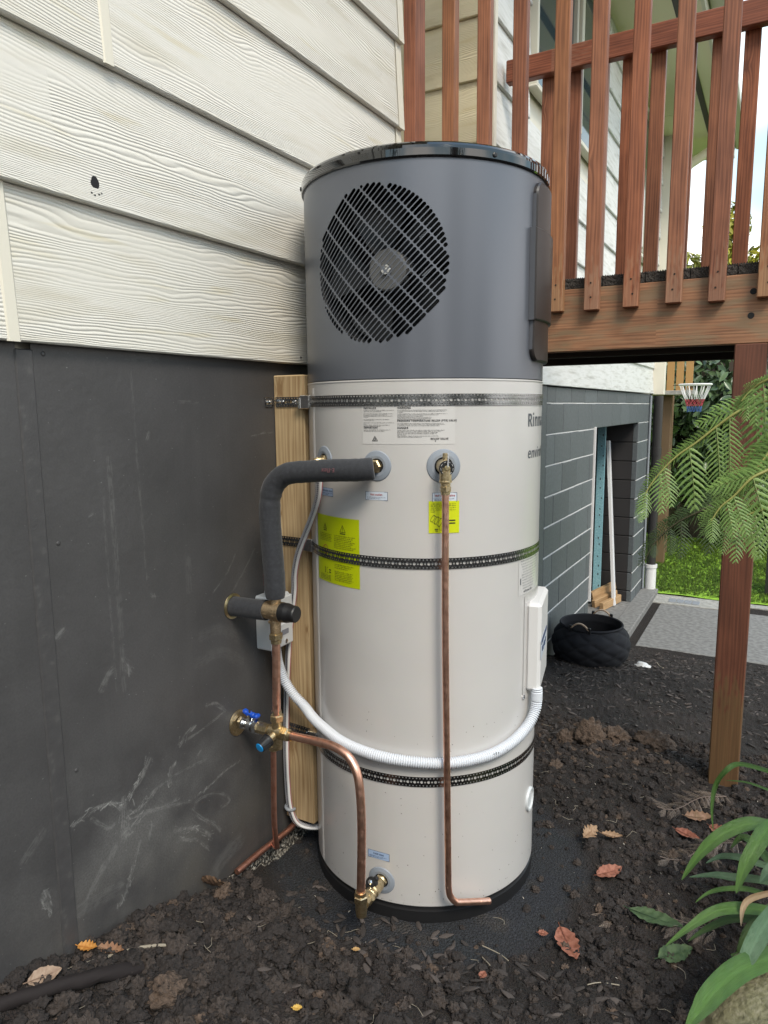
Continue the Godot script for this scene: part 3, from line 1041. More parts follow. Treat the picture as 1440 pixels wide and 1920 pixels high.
	g.box(Transform3D(Basis(V(0, 0, 1), -0.32), V(-2.6, 3.46, -3.7)), V(4.4, 0.06, 10.6))
	part(house, "roof", g, M.roof)
	# --- pipes down the far corner
	g = G.new()
	g.tube(PackedVector3Array([V(-1.045, 2.3, -8.12), V(-1.045, 0.82, -8.12)]), 0.045, 14)
	g.tube(curve([V(-0.62, 2.62, -8.2), V(-0.8, 2.5, -8.18), V(-1.0, 2.36, -8.13), V(-1.045, 2.2, -8.12)]), 0.045, 14)
	part(house, "downpipe", g, M.soffit)
	g = G.new()
	g.tube(PackedVector3Array([V(-1.12, 0.1, -7.93), V(-1.12, -1.78, -7.93)]), 0.047, 16)
	g.tube(PackedVector3Array([V(-1.12, -0.44, -7.93), V(-1.12, -0.52, -7.93)]), 0.053, 16)
	part(house, "downpipe", g, M.pipe_dark)
	g = G.new()
	g.lathe([Vector2(0.058, -2.04), Vector2(0.058, -1.73), Vector2(0.066, -1.725), Vector2(0.066, -1.69), Vector2(0.05, -1.688)], at(V(-1.12, 0, -7.93)), 20)
	part(house, "pipe_socket", g, M.white_plastic)
	g = G.new()
	g.tube(PackedVector3Array([V(-1.185, 0.1, -7.86), V(-1.185, -1.95, -7.86)]), 0.012, 8)
	part(house, "thin_conduit", g, M.clip_grey)

func build_doorway_things() -> void:
	var g := G.new()
	g.bar(V(-1.325, -1.955, -7.06), V(-1.465, -0.34, -7.2), 0.064, 0.03, 0.002, V(0, 0, 1))
	single("leaning_board", g, M.white_paint, "long white painted board leaning in the block wall doorway", "board")
	g = G.new()
	g.box(at(V(-1.508, -1.06, -7.1)), V(0.076, 1.78, 0.02), 0.002)
	var o := thing("steel_strip", V(-1.508, -1.95, -7.1), "pale blue upright strip with dark spots standing inside the doorway", "strip")
	part(o, "plate", g, M.blue_film)
	g = G.new()
	for k in 16:
		g.ball(V(-1.495 + rng.randf_range(-0.012, 0.012), -0.3 - 0.098 * k + rng.randf_range(-0.02, 0.02), -7.0895), V(0.006, rng.randf_range(0.006, 0.014), 0.002), noise(2, 1), 0.3, 1)
	part(o, "dark_spots", g, M.joint_dark)
	var ends := [[V(-1.53, -1.865, -6.98), V(-1.36, -1.79, -7.24)], [V(-1.49, -1.925, -6.9), V(-1.34, -1.87, -7.22)], [V(-1.40, -1.925, -6.84), V(-1.30, -1.91, -7.2)]]
	var labs := ["uppermost timber offcut stacked on the doorway floor", "middle timber offcut with orange end grain in the doorway stack", "lowest and nearest timber offcut beside the leaning white board"]
	for k in 3:
		g = G.new()
		g.uo = Vector2(0.4 * k, 0.2 * k)
		g.bar(ends[k][0], ends[k][1], 0.075, 0.04, 0.003)
		single("timber_offcut", g, M.offcut, labs[k], "timber", "timber offcuts in the doorway")

# ---------------------------------------------------------------- the deck
func build_deck() -> void:
	var deck := thing("timber_deck", V(-0.1, -1.38, -2.7), "red stained timber deck with slatted railings above and behind the water heater", "deck")
	var g := G.new()
	g.box(at(V(-0.4, 0.312, -2.715)), V(2.4, 0.224, 0.045), 0.003)
	var beam := part(deck, "fascia_beam", g, M.beam_stain)
	g = G.new()
	for q in [V(-0.103, 0.367, -2.692), V(-0.106, 0.29, -2.692)]:
		g.lathe([Vector2(0.009, 0.0006), Vector2(0.0, 0.0006)], T(q, V(0, 0, 1)), 14)
		g.lathe([Vector2(0.009, 0.0006), Vector2(0.0105, 0.0)], T(q, V(0, 0, 1)), 14)
	part(beam, "bolt_hole", g, M.black_void)
	var xs := [-1.346, -1.203, -1.066, -0.928, -0.775, -0.646, -0.510, -0.372, -0.237, -0.092, 0.045, 0.18, 0.315, 0.45]
	for k in xs.size():
		var fat: float = 0.085 if k == 0 else (0.045 if k == 1 else 0.034)
		var wd: float = 0.052
		var bot: float = 0.341 + rng.randf_range(-0.003, 0.003)
		var tilt := rng.randf_range(-0.003, 0.003)
		g = G.new()
		g.uo = Vector2(0.9, 0.1 * k)
		g.box(Transform3D(Basis(V(0, 0, 1), tilt), V(xs[k] + wd * 0.5, bot + 0.71, -2.692 + fat * 0.5)), V(wd, 1.42, fat), 0.003)
		for i in g.t.size():                                       # so that u counts from the foot
			g.t[i].x -= 0.19
		var b := part(deck, "baluster", g, M["stain_%d" % [1, 3, 0, 2, 3, 0, 1, 0, 2, 3, 1, 0, 2, 1][k]])
		if k > 3:
			g = G.new()
			for yy: float in [0.045, 0.095]:
				g.lathe([Vector2(0.0035, 0.0012), Vector2(0.0, 0.0006)], T(V(xs[k] + wd * 0.5 + rng.randf_range(-0.006, 0.006), bot + yy, -2.658), V(0, 0, 1)), 8)
			part(b, "nail", g, M.under_deck)
	for k in 14:
		g = G.new()
		g.uo = Vector2(1.0, 0.07 * k + 0.3)
		g.box(at(V(-0.985 + 0.1143 * k, 0.90, -3.315)), V(0.057, 1.16, 0.034), 0.003)
		part(deck, "baluster", g, M["stain_%d" % [0, 2, 0, 1][k % 4]])
	g = G.new()
	g.uo = Vector2(0.7, 0.2)
	g.box(at(V(-0.26, 1.472, -3.272)), V(1.81, 0.094, 0.045), 0.004)
	part(deck, "far_rail", g, M.rail_stain)
	g = G.new()
	g.box(at(V(-0.4, 1.70, -2.716)), V(2.2, 0.094, 0.045), 0.004)
	part(deck, "near_rail", g, M.rail_stain)
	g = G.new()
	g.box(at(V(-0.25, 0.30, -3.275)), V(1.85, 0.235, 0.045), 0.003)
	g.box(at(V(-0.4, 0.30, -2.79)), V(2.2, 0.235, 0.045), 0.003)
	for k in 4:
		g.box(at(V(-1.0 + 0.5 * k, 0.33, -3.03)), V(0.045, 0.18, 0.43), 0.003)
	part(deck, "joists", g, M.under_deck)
	var dn := noise(30.0, 71, 3)
	for k in 12:                                                     # grooved boards, ends towards the viewer
		g = G.new()
		var x0 := -1.17 + 0.1455 * k
		var prof := PackedVector2Array()
		for i in 37:
			var u := i / 36.0
			var top := 0.0345 + (0.004 if i % 2 == 0 else -0.001) + 0.002 * dn.get_noise_2d(i * 3.0, k * 9.0)
			prof.append(Vector2(x0 + u * 0.142, 0.425 + top))
		var zf := -2.694 + rng.randf_range(-0.004, 0.002)
		for i in 36:
			var a := prof[i]
			var b := prof[i + 1]
			g.face([V(a.x, 0.4255, zf), V(b.x, 0.4255, zf), V(b.x, b.y, zf), V(a.x, a.y, zf)], V(0, 0, 1))
			g.face([V(a.x, a.y, zf), V(b.x, b.y, zf), V(b.x, b.y, -3.29), V(a.x, a.y, -3.29)])
		g.face([V(x0, 0.4255, zf), V(x0, 0.4255, -3.29), V(x0, 0.46, -3.29), V(x0, 0.46, zf)], V(-1, 0, 0))
		g.face([V(x0 + 0.142, 0.4255, zf), V(x0 + 0.142, 0.4255, -3.29), V(x0 + 0.142, 0.46, -3.29), V(x0 + 0.142, 0.46, zf)], V(1, 0, 0))
		g.face([V(x0, 0.4255, zf), V(x0 + 0.142, 0.4255, zf), V(x0 + 0.142, 0.4255, -3.29), V(x0, 0.4255, -3.29)], V(0, -1, 0))
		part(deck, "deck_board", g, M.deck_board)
	g = G.new()
	g.uo = Vector2(0.83, 0)
	g.box(at(V(-0.1, -0.63, -2.738)), V(0.098, 1.66, 0.096), 0.004)
	for i in g.t.size():
		g.t[i].x -= 0.0
	part(deck, "support_post", g, M.post_stain)

# ---------------------------------------------------------------- the hot water cylinder
func P(s: float, y: float, r := R) -> Vector3:                     # s: metres round the surface
	return cyl(rad_to_deg(s / R), y, r)

func arc(a: float) -> float:
	return deg_to_rad(a) * R

func drum(g: G, prof: Array, seg := 144) -> void:
	g.lathe(prof, at(V(TX, 0, TZ)), seg)

func patch(g: G, s0: float, s1: float, y0: float, y1: float, r: float) -> void:
	var rows := []
	for j in 2:
		var row := PackedVector3Array()
		for i in 13:
			row.append(P(lerpf(s0, s1, i / 12.0), lerpf(y0, y1, j), r))
		rows.append(row)
	g.grid(rows)

func ring_on(g: G, s: float, y: float, prof: Array, seg := 32) -> void:   # prof: Vector2(radius, height above the surface)
	var rows := []
	for q: Vector2 in prof:
		var row := PackedVector3Array()
		for i in seg + 1:
			var an := TAU * (i % seg) / seg
			row.append(P(s + cos(an) * q.x, y + sin(an) * q.x, R + q.y))
		rows.append(row)
	for k in rows.size() - 1:
		g.grid([rows[k], rows[k + 1]], [], true)

func quad_on(g: G, s: float, y: float, w: float, h: float, r: float) -> void:
	g.face([P(s, y, r), P(s + w, y, r), P(s + w, y + h, r), P(s, y + h, r)], out_dir(rad_to_deg((s + w * 0.5) / R)))

var fonts := {}
func letters(g: G, text: String, f: Callable, size: float, bold := false, slant := 0.0, centred := false) -> float:
	# f maps flat text coordinates (metres) to a point in the scene; returns the width
	var key := "b" if bold else "r"
	if not fonts.has(key):
		var sf := SystemFont.new()
		sf.font_names = PackedStringArray(["Droid Sans"])
		sf.font_weight = 700 if bold else 400
		fonts[key] = sf
	var tm := TextMesh.new()
	tm.font = fonts[key]
	tm.font_size = 64
	tm.pixel_size = size / 46.0                                        # so that size is the height of a capital
	tm.depth = 0.0
	tm.curve_step = 3.0
	tm.text = text
	tm.horizontal_alignment = HORIZONTAL_ALIGNMENT_LEFT
	tm.vertical_alignment = VERTICAL_ALIGNMENT_BOTTOM
	var a := tm.surface_get_arrays(0)
	var vs: PackedVector3Array = a[Mesh.ARRAY_VERTEX]
	var id: PackedInt32Array = a[Mesh.ARRAY_INDEX]
	var lo := Vector2(1e9, 1e9)
	var hi := Vector2(-1e9, -1e9)
	for p in vs:
		lo = Vector2(minf(lo.x, p.x), minf(lo.y, p.y))
		hi = Vector2(maxf(hi.x, p.x), maxf(hi.y, p.y))
	var dx := -lo.x - (0.5 * (hi.x - lo.x) if centred else 0.0)
	for k in range(0, id.size(), 3):
		var q := []
		for e in 3:
			var p := vs[id[k + e]]
			q.append(f.call(p.x + dx + (p.y - lo.y) * slant, p.y - lo.y))
		var nn: Vector3 = (q[1] - q[0]).cross(q[2] - q[0])
		if nn.length_squared() > 1e-18:
			g.face(q, -nn.normalized())
	return hi.x - lo.x

func small_print(g: G, s0: float, y: float, w: float, h: float, r: float, sd: int) -> void:   # a line too small to read
	var rr := RandomNumberGenerator.new()
	rr.seed = sd
	var s := s0
	while s < s0 + w:
		var n := rr.randi_range(2, 9)
		for k in n:
			if s > s0 + w:
				break
			var t := rr.randf()
			var hh := h * (0.62 if t < 0.6 else 1.0)
			var dy := -h * 0.2 if t > 0.9 else 0.0
			quad_on(g, s, y + dy, h * rr.randf_range(0.2, 0.42), hh, r)
			s += h * 0.62
		s += h * 0.5

func stroke_on(g: G, pts: Array, w: float, r: float) -> void:        # flat printed line; pts are Vector2(s, y)
	for k in pts.size() - 1:
		var a: Vector2 = pts[k]
		var b: Vector2 = pts[k + 1]
		var d := (b - a).normalized() * w * 0.5
		var m := Vector2(-d.y, d.x)
		var q := [a - d + m, a - d - m, b + d - m, b + d + m]
		var ps := []
		for c: Vector2 in q:
			ps.append(P(c.x, c.y, r))
		g.face(ps, out_dir(rad_to_deg((a.x + b.x) * 0.5 / R)))

# One tile of the grille: s along the bars, t along the slots; a slot runs from t0 to t1 when has is set
func tile(g: G, f: Callable, a: float, b: float, t0: float, t1: float, w: float) -> void:
	var seg := 4
	var top := []
	var bot := []
	for i in seg * 2 + 1:
		var an := PI * i / (seg * 2)
		top.append(Vector2(-cos(an) * w, t1 - w + sin(an) * w))
		bot.append(Vector2(-cos(an) * w, t0 + w - sin(an) * w))
	var tris := []
	for sg: float in [-1.0, 1.0]:
		var i0 := 0 if sg < 0 else seg * 2
		var st := 1 if sg < 0 else -1
		var ct := Vector2(sg * a, b)
		var cb := Vector2(sg * a, -b)
		var et: Vector2 = top[i0]
		var eb: Vector2 = bot[i0]
		tris.append([Vector2(sg * a, eb.y), eb, et])
		tris.append([Vector2(sg * a, eb.y), et, Vector2(sg * a, et.y)])
		tris.append([ct, Vector2(sg * a, et.y), et])
		tris.append([cb, Vector2(sg * a, eb.y), eb])
		for k in seg:
			tris.append([ct, top[i0 + st * k], top[i0 + st * (k + 1)]])
			tris.append([cb, bot[i0 + st * k], bot[i0 + st * (k + 1)]])
	tris.append([Vector2(-a, b), top[seg], Vector2(a, b)])
	tris.append([Vector2(-a, -b), bot[seg], Vector2(a, -b)])
	for q in tris:
		var id := []
		for c: Vector2 in q:
			var sy: Vector2 = f.call(c)
			id.append(g.vert(P(sy.x, sy.y), out_dir(rad_to_deg(sy.x / R))))
		g.tri(id[0], id[1], id[2])
	var rim: Array = top.duplicate()
	bot.reverse()
	rim.append_array(bot)
	for k in rim.size():                                             # rolled lip of the slot
		var p: Vector2 = f.call(rim[k])
		var q: Vector2 = f.call(rim[(k + 1) % rim.size()])
		if p.distance_to(q) > 1e-6:
			g.face([P(p.x, p.y), P(q.x, q.y), P(q.x, q.y, R - 0.0018), P(p.x, p.y, R - 0.0018)])

func plain(g: G, poly: PackedVector2Array) -> void:
	var id := []
	for c in poly:
		id.append(g.vert(P(c.x, c.y), out_dir(rad_to_deg(c.x / R))))
	for k in range(1, id.size() - 1):
		g.tri(id[0], id[k], id[k + 1])

func curved_plate(g: G, a0: float, a1: float, y0: float, y1: float, r: float, crt: float, crb: float, edge := 0.004) -> void:
	var rows := []
	var inner := []
	var n := 26
	var mid := arc((a0 + a1) * 0.5)
	var hw := arc(a1 - a0) * 0.5
	for j in n + 1:
		var u := float(j) / n
		var y := lerpf(y0, y1, 0.5 - 0.5 * cos(PI * u))
		var w := hw
		if crt > 0.0 and y > y1 - crt:
			w = hw - crt + sqrt(maxf(crt * crt - pow(y - (y1 - crt), 2), 0.0))
		if crb > 0.0 and y < y0 + crb:
			w = hw - crb + sqrt(maxf(crb * crb - pow(y0 + crb - y, 2), 0.0))
		var row := PackedVector3Array()
		var inn := PackedVector3Array()
		for i in 17:
			var q := -1.0 + i / 8.0
			row.append(P(mid + q * (w - edge), clampf(y, y0 + edge, y1 - edge), r))
			inn.append(P(mid + q * w, y, r - edge))
		rows.append(row)
		inner.append(inn)
	g.grid(rows)
	for e in [0, 16]:                                                # bevel and side walls
		var s1 := []
		for j in n + 1:
			s1.append([rows[j][e], inner[j][e]])
		for j in n:
			g.face([s1[j][0], s1[j + 1][0], s1[j + 1][1], s1[j][1]], Vector3.ZERO)
			var c0: Vector3 = s1[j][1]
			var c1: Vector3 = s1[j + 1][1]
			var k0 := V(TX, c0.y, TZ) + (c0 - V(TX, c0.y, TZ)).normalized() * (R - 0.001)
			var k1 := V(TX, c1.y, TZ) + (c1 - V(TX, c1.y, TZ)).normalized() * (R - 0.001)
			g.face([c0, c1, k1, k0])
	for j in [0, n]:
		for i in 16:
			g.face([rows[j][i], rows[j][i + 1], inner[j][i + 1], inner[j][i]])
			var c0: Vector3 = inner[j][i]
			var c1: Vector3 = inner[j][i + 1]
			var k0 := V(TX, c0.y, TZ) + (c0 - V(TX, c0.y, TZ)).normalized() * (R - 0.001)
			var k1 := V(TX, c1.y, TZ) + (c1 - V(TX, c1.y, TZ)).normalized() * (R - 0.001)
			g.face([c0, c1, k1, k0])

func build_heater() -> void:
	var o := thing("water_heater", V(TX, -1.29, TZ), "tall cream and grey hot water cylinder with round slotted fan grille", "water heater")
	var g := G.new()
	drum(g, [Vector2(0.29, -1.248), Vector2(R - 0.003, -1.248), Vector2(R, -1.244), Vector2(R, 0.058), Vector2(R + 0.0012, 0.0605), Vector2(R + 0.0008, 0.0635), Vector2(R - 0.006, 0.0645)])
	for q: float in [-39.0, -37.5]:
		g.bar(cyl(q, -1.24, R + 0.0002), cyl(q, 0.05, R + 0.0002), 0.0016, 0.0012, 0.0003, out_dir(q))
	var body := part(o, "lower_casing", g, M.cream_enamel)
	g = G.new()
	drum(g, [Vector2(0.28, -1.247), Vector2(0.302, -1.2475), Vector2(0.304, -1.258), Vector2(0.309, -1.26), Vector2(0.3105, -1.285), Vector2(0.3105, -1.32)], 96)
	part(o, "base_ring", g, M.black_plastic)
	# upper casing with real slots
	g = G.new()
	var gs := arc(4.1)
	var gy := 0.318
	var hb := 0.205
	var lo := 0.0655
	var hi := 0.538
	var strip := func(s0: float, s1: float, y0: float, y1: float) -> void:
		var n := int(ceil((s1 - s0) / 0.013))
		var row0 := PackedVector3Array()
		for i in n:
			var a := lerpf(s0, s1, float(i) / n)
			var b := lerpf(s0, s1, float(i + 1) / n)
			plain(g, PackedVector2Array([Vector2(a, y0), Vector2(b, y0), Vector2(b, y1), Vector2(a, y1)]))
	strip.call(gs + hb, gs - hb + TAU * R, lo, hi)
	strip.call(gs - hb, gs + hb, lo, gy - hb)
	strip.call(gs - hb, gs + hb, gy + hb, hi)
	var e := Vector2(1, -1.02).normalized()
	var nn := Vector2(-e.y, e.x)
	var frame := PackedVector2Array([Vector2(gs - hb, gy - hb), Vector2(gs + hb, gy - hb), Vector2(gs + hb, gy + hb), Vector2(gs - hb, gy + hb)])
	var node := Vector2(0.0757, 0.456)
	var step := 0.01045
	var pitch := 0.0419
	var rc := 0.1725
	for j in range(-14, 14):
		for i in range(-46, 40):
			var c := node + e * (step * (i + 0.5)) + nn * (pitch * (j + 0.5))
			var rel := c - Vector2(gs, gy)
			if absf(rel.x) > hb + 0.03 or absf(rel.y) > hb + 0.03:
				continue
			var sx := rel.dot(e)
			var ty := rel.dot(nn)
			var f := func(q: Vector2) -> Vector2: return c + e * q.x + nn * q.y
			var w := 0.0041
			var done := false
			if absf(sx) < rc - 0.002:
				var ch := sqrt(rc * rc - sx * sx)
				var t0 := maxf(-0.0197, -ch - ty)
				var t1 := minf(0.0197, ch - ty)
				if t1 - t0 > 0.0066:
					if t1 - t0 < 2.02 * w:
						w = (t1 - t0) * 0.495
					tile(g, f, step * 0.5, pitch * 0.5, t0, t1, w)
					done = true
			if not done:
				var poly := PackedVector2Array()
				for q: Vector2 in [Vector2(-1, -1), Vector2(1, -1), Vector2(1, 1), Vector2(-1, 1)]:
					poly.append(f.call(Vector2(q.x * step * 0.5, q.y * pitch * 0.5)))
				var cut := poly
				if absf(rel.x) > hb - 0.025 or absf(rel.y) > hb - 0.025:
					var res := Geometry2D.intersect_polygons(poly, frame)
					cut = res[0] if res.size() else PackedVector2Array()
				if cut.size() >= 3:
					plain(g, cut)
	part(o, "fan_casing", g, M.grey_enamel)
	g = G.new()
	drum(g, [Vector2(0.306, 0.538), Vector2(0.3145, 0.534), Vector2(0.3165, 0.537), Vector2(0.3165, 0.552), Vector2(0.3155, 0.558), Vector2(0.3125, 0.563), Vector2(0.307, 0.567), Vector2(0.29, 0.571), Vector2(0.0, 0.576)], 160)
	var cap := part(o, "cap", g, M.cap_black)
	g = G.new()
	for a: float in [-52.0, 55.0]:
		g.lathe([Vector2(0.0055, 0.0), Vector2(0.0055, 0.002), Vector2(0.0035, 0.003), Vector2(0, 0.003)], T(cyl(a, 0.545, 0.3163), out_dir(a)), 12)
	part(cap, "cap_screw", g, M.black_plastic)
	# inside: shroud, hub, blades
	var n0 := out_dir(4.1)
	var hubc := V(TX, gy, TZ) + n0 * 0.235
	var fx := T(hubc, n0)
	g = G.new()
	g.lathe([Vector2(0.0, -0.14), Vector2(0.18, -0.14), Vector2(0.18, 0.0), Vector2(0.176, 0.003), Vector2(0.172, 0.0), Vector2(0.172, -0.12), Vector2(0.0, -0.12)], fx, 48)
	part(o, "fan_shroud", g, M.dark_inside)
	var fan := Node3D.new()
	fan.name = "fan"
	o.add_child(fan, true)
	g = G.new()
	g.lathe([Vector2(0.048, -0.06), Vector2(0.048, -0.003), Vector2(0.044, 0.0), Vector2(0.0, 0.0)], fx, 40)
	part(fan, "hub", g, M.fan_grey)
	for k in 5:
		g = G.new()
		var rows := []
		for j in 7:
			var rr := lerpf(0.047, 0.162, j / 6.0)
			var row := PackedVector3Array()
			for i in 7:
				var an := TAU * k / 5.0 + 0.5 + lerpf(-0.42, 0.42, i / 6.0) * (0.75 + 0.35 * j / 6.0) + 0.25 * j / 6.0
				row.append(fx * V(cos(an) * rr, -0.012 - 0.045 * i / 6.0, sin(an) * rr))
			rows.append(row)
		g.grid(rows)
		part(fan, "blade", g, M.fan_blade)
	g = G.new()
	g.lathe([Vector2(0.013, 0.0), Vector2(0.013, 0.006), Vector2(0.011, 0.0085), Vector2(0.0065, 0.0085), Vector2(0.005, 0.004), Vector2(0.0, 0.004)], fx, 20)
	part(fan, "bolt", g, M.chrome)
	g = G.new()
	for q in [[0.082, 0.02, 0.035], [0.075, -0.065, 0.02]]:
		g.bar(fx * V(q[0], -0.02, q[1]), fx * V(q[0] + 0.028, -0.02, q[1] - 0.02), 0.014, 0.006, 0.002, n0)
	part(fan, "balance_clip", g, M.clip_grey)
	# control panel on the right
	g = G.new()
	curved_plate(g, 80.6, 119.4, 0.40, 0.533 - 0.012, R + 0.0115, 0.035, 0.0)
	var panel := part(o, "control_panel", g, M.panel_brown)
	g = G.new()
	curved_plate(g, 79.6, 120.4, 0.108, 0.215, R + 0.0115, 0.0, 0.03)
	part(panel, "panel_foot", g, M.panel_brown)
	g = G.new()
	curved_plate(g, 78.6, 121.4, 0.203, 0.413, R + 0.0175, 0.0, 0.0, 0.003)
	part(panel, "panel_cover", g, M.panel_brown)
	g = G.new()
	for q in [[78.55, 0.203, 0.413, 0.0146], [80.55, 0.413, 0.49, 0.009], [79.55, 0.135, 0.203, 0.009]]:
		g.face([cyl(q[0], q[1], R + 0.0005), cyl(q[0], q[1], R + q[3]), cyl(q[0], q[2], R + q[3]), cyl(q[0], q[2], R + 0.0005)], -V(cos(deg_to_rad(q[0])), 0, -sin(deg_to_rad(q[0]))))
	part(panel, "panel_edge", g, M.panel_edge)
	g = G.new()
	for q: float in [0.0, 0.006]:
		stroke_on(g, [Vector2(arc(97.0), 0.272 - q), Vector2(arc(100.5), 0.278 - q)], 0.0012, R + 0.0179)
	part(panel, "panel_mark", g, M.panel_edge)
	# rosettes round the connections
	for q in [[5.0, -0.134, 0.0175], [34.0, -0.134, 0.0215], [-27.0, -0.128, 0.0175], [5.3, -1.189, 0.019]]:
		g = G.new()
		var big: float = 0.0395 if q[0] > 30 else 0.036
		ring_on(g, arc(q[0]), q[1], [Vector2(q[2] - 0.003, -0.012), Vector2(q[2], 0.0035), Vector2(q[2] + 0.006, 0.0045), Vector2(big - 0.002, 0.0025), Vector2(big, 0.0004)])
		var ros := part(o, "rosette", g, M.grey_rubber)
		g = G.new()
		ring_on(g, arc(q[0]), q[1], [Vector2(0.0001, 0.0006), Vector2(q[2], 0.0006)])
		part(ros, "socket_hole", g, M.black_void)
	# badge, low on the right
	g = G.new()
	ring_on(g, arc(92.5), -1.055, [Vector2(0.0001, 0.002), Vector2(0.023, 0.002), Vector2(0.026, 0.006), Vector2(0.031, 0.006), Vector2(0.033, 0.0)])
	part(o, "round_badge", g, M.box_grey)
	# electrical cover
	var fi := 101.0
	var un := out_dir(fi)
	var ut := V(cos(deg_to_rad(fi)), 0, -sin(deg_to_rad(fi)))
	var fc := Transform3D(Basis(ut, V(0, 1, 0), un), V(TX, 0, TZ))
	g = G.new()
	g.box(fc * Transform3D(Basis(), V(0, -0.613, 0.312)), V(0.19, 0.236, 0.04), 0.009)
	var cov := part(o, "electrical_cover", g, M.box_white)
	g = G.new()
	for j in 2:
		var y0: float = -0.488 if j == 0 else -0.75
		patch(g, arc(fi) - 0.112, arc(fi) + 0.112, y0, y0 + 0.014, R + 0.0012)
	patch(g, arc(fi) - 0.112, arc(fi) - 0.098, -0.745, -0.478, R + 0.0014)
	part(cov, "back_plate", g, M.cream_enamel)
	g = G.new()
	g.box(fc * Transform3D(Basis(), V(-0.02, -0.619, 0.3325)), V(0.14, 0.05, 0.001))
	part(cov, "sticker", g, M.label_pale)
	g = G.new()
	g.box(fc * Transform3D(Basis(), V(-0.02, -0.598, 0.3335)), V(0.14, 0.011, 0.001))
	for k in 5:
		g.box(fc * Transform3D(Basis(), V(-0.06 + 0.02 * k, -0.622 - 0.003 * (k % 2), 0.3335)), V(0.012, 0.012, 0.001))
	part(cov, "sticker_print", g, M.ink_navy)
	g = G.new()
	g.lathe([Vector2(0.006, 0), Vector2(0.006, 0.003), Vector2(0.0, 0.004)], T(cyl(81.0, -0.742), out_dir(81.0)), 12)
	part(cov, "cover_screw", g, M.chrome)
	g = G.new()
	for k in 170:
		var a := rng.randf_range(-50.0, 100.0)
		var y := -1.24 + 0.5 * pow(rng.randf(), 2.2)
		var s := rng.randf_range(0.0006, 0.0018)
		quad_on(g, arc(a), y, s, s * rng.randf_range(0.7, 1.8), R + 0.0006)
	var sp := part(body, "soil_specks", g, M.clod_2)
	sp.set_meta("kind", "stuff")
	build_labels(o)

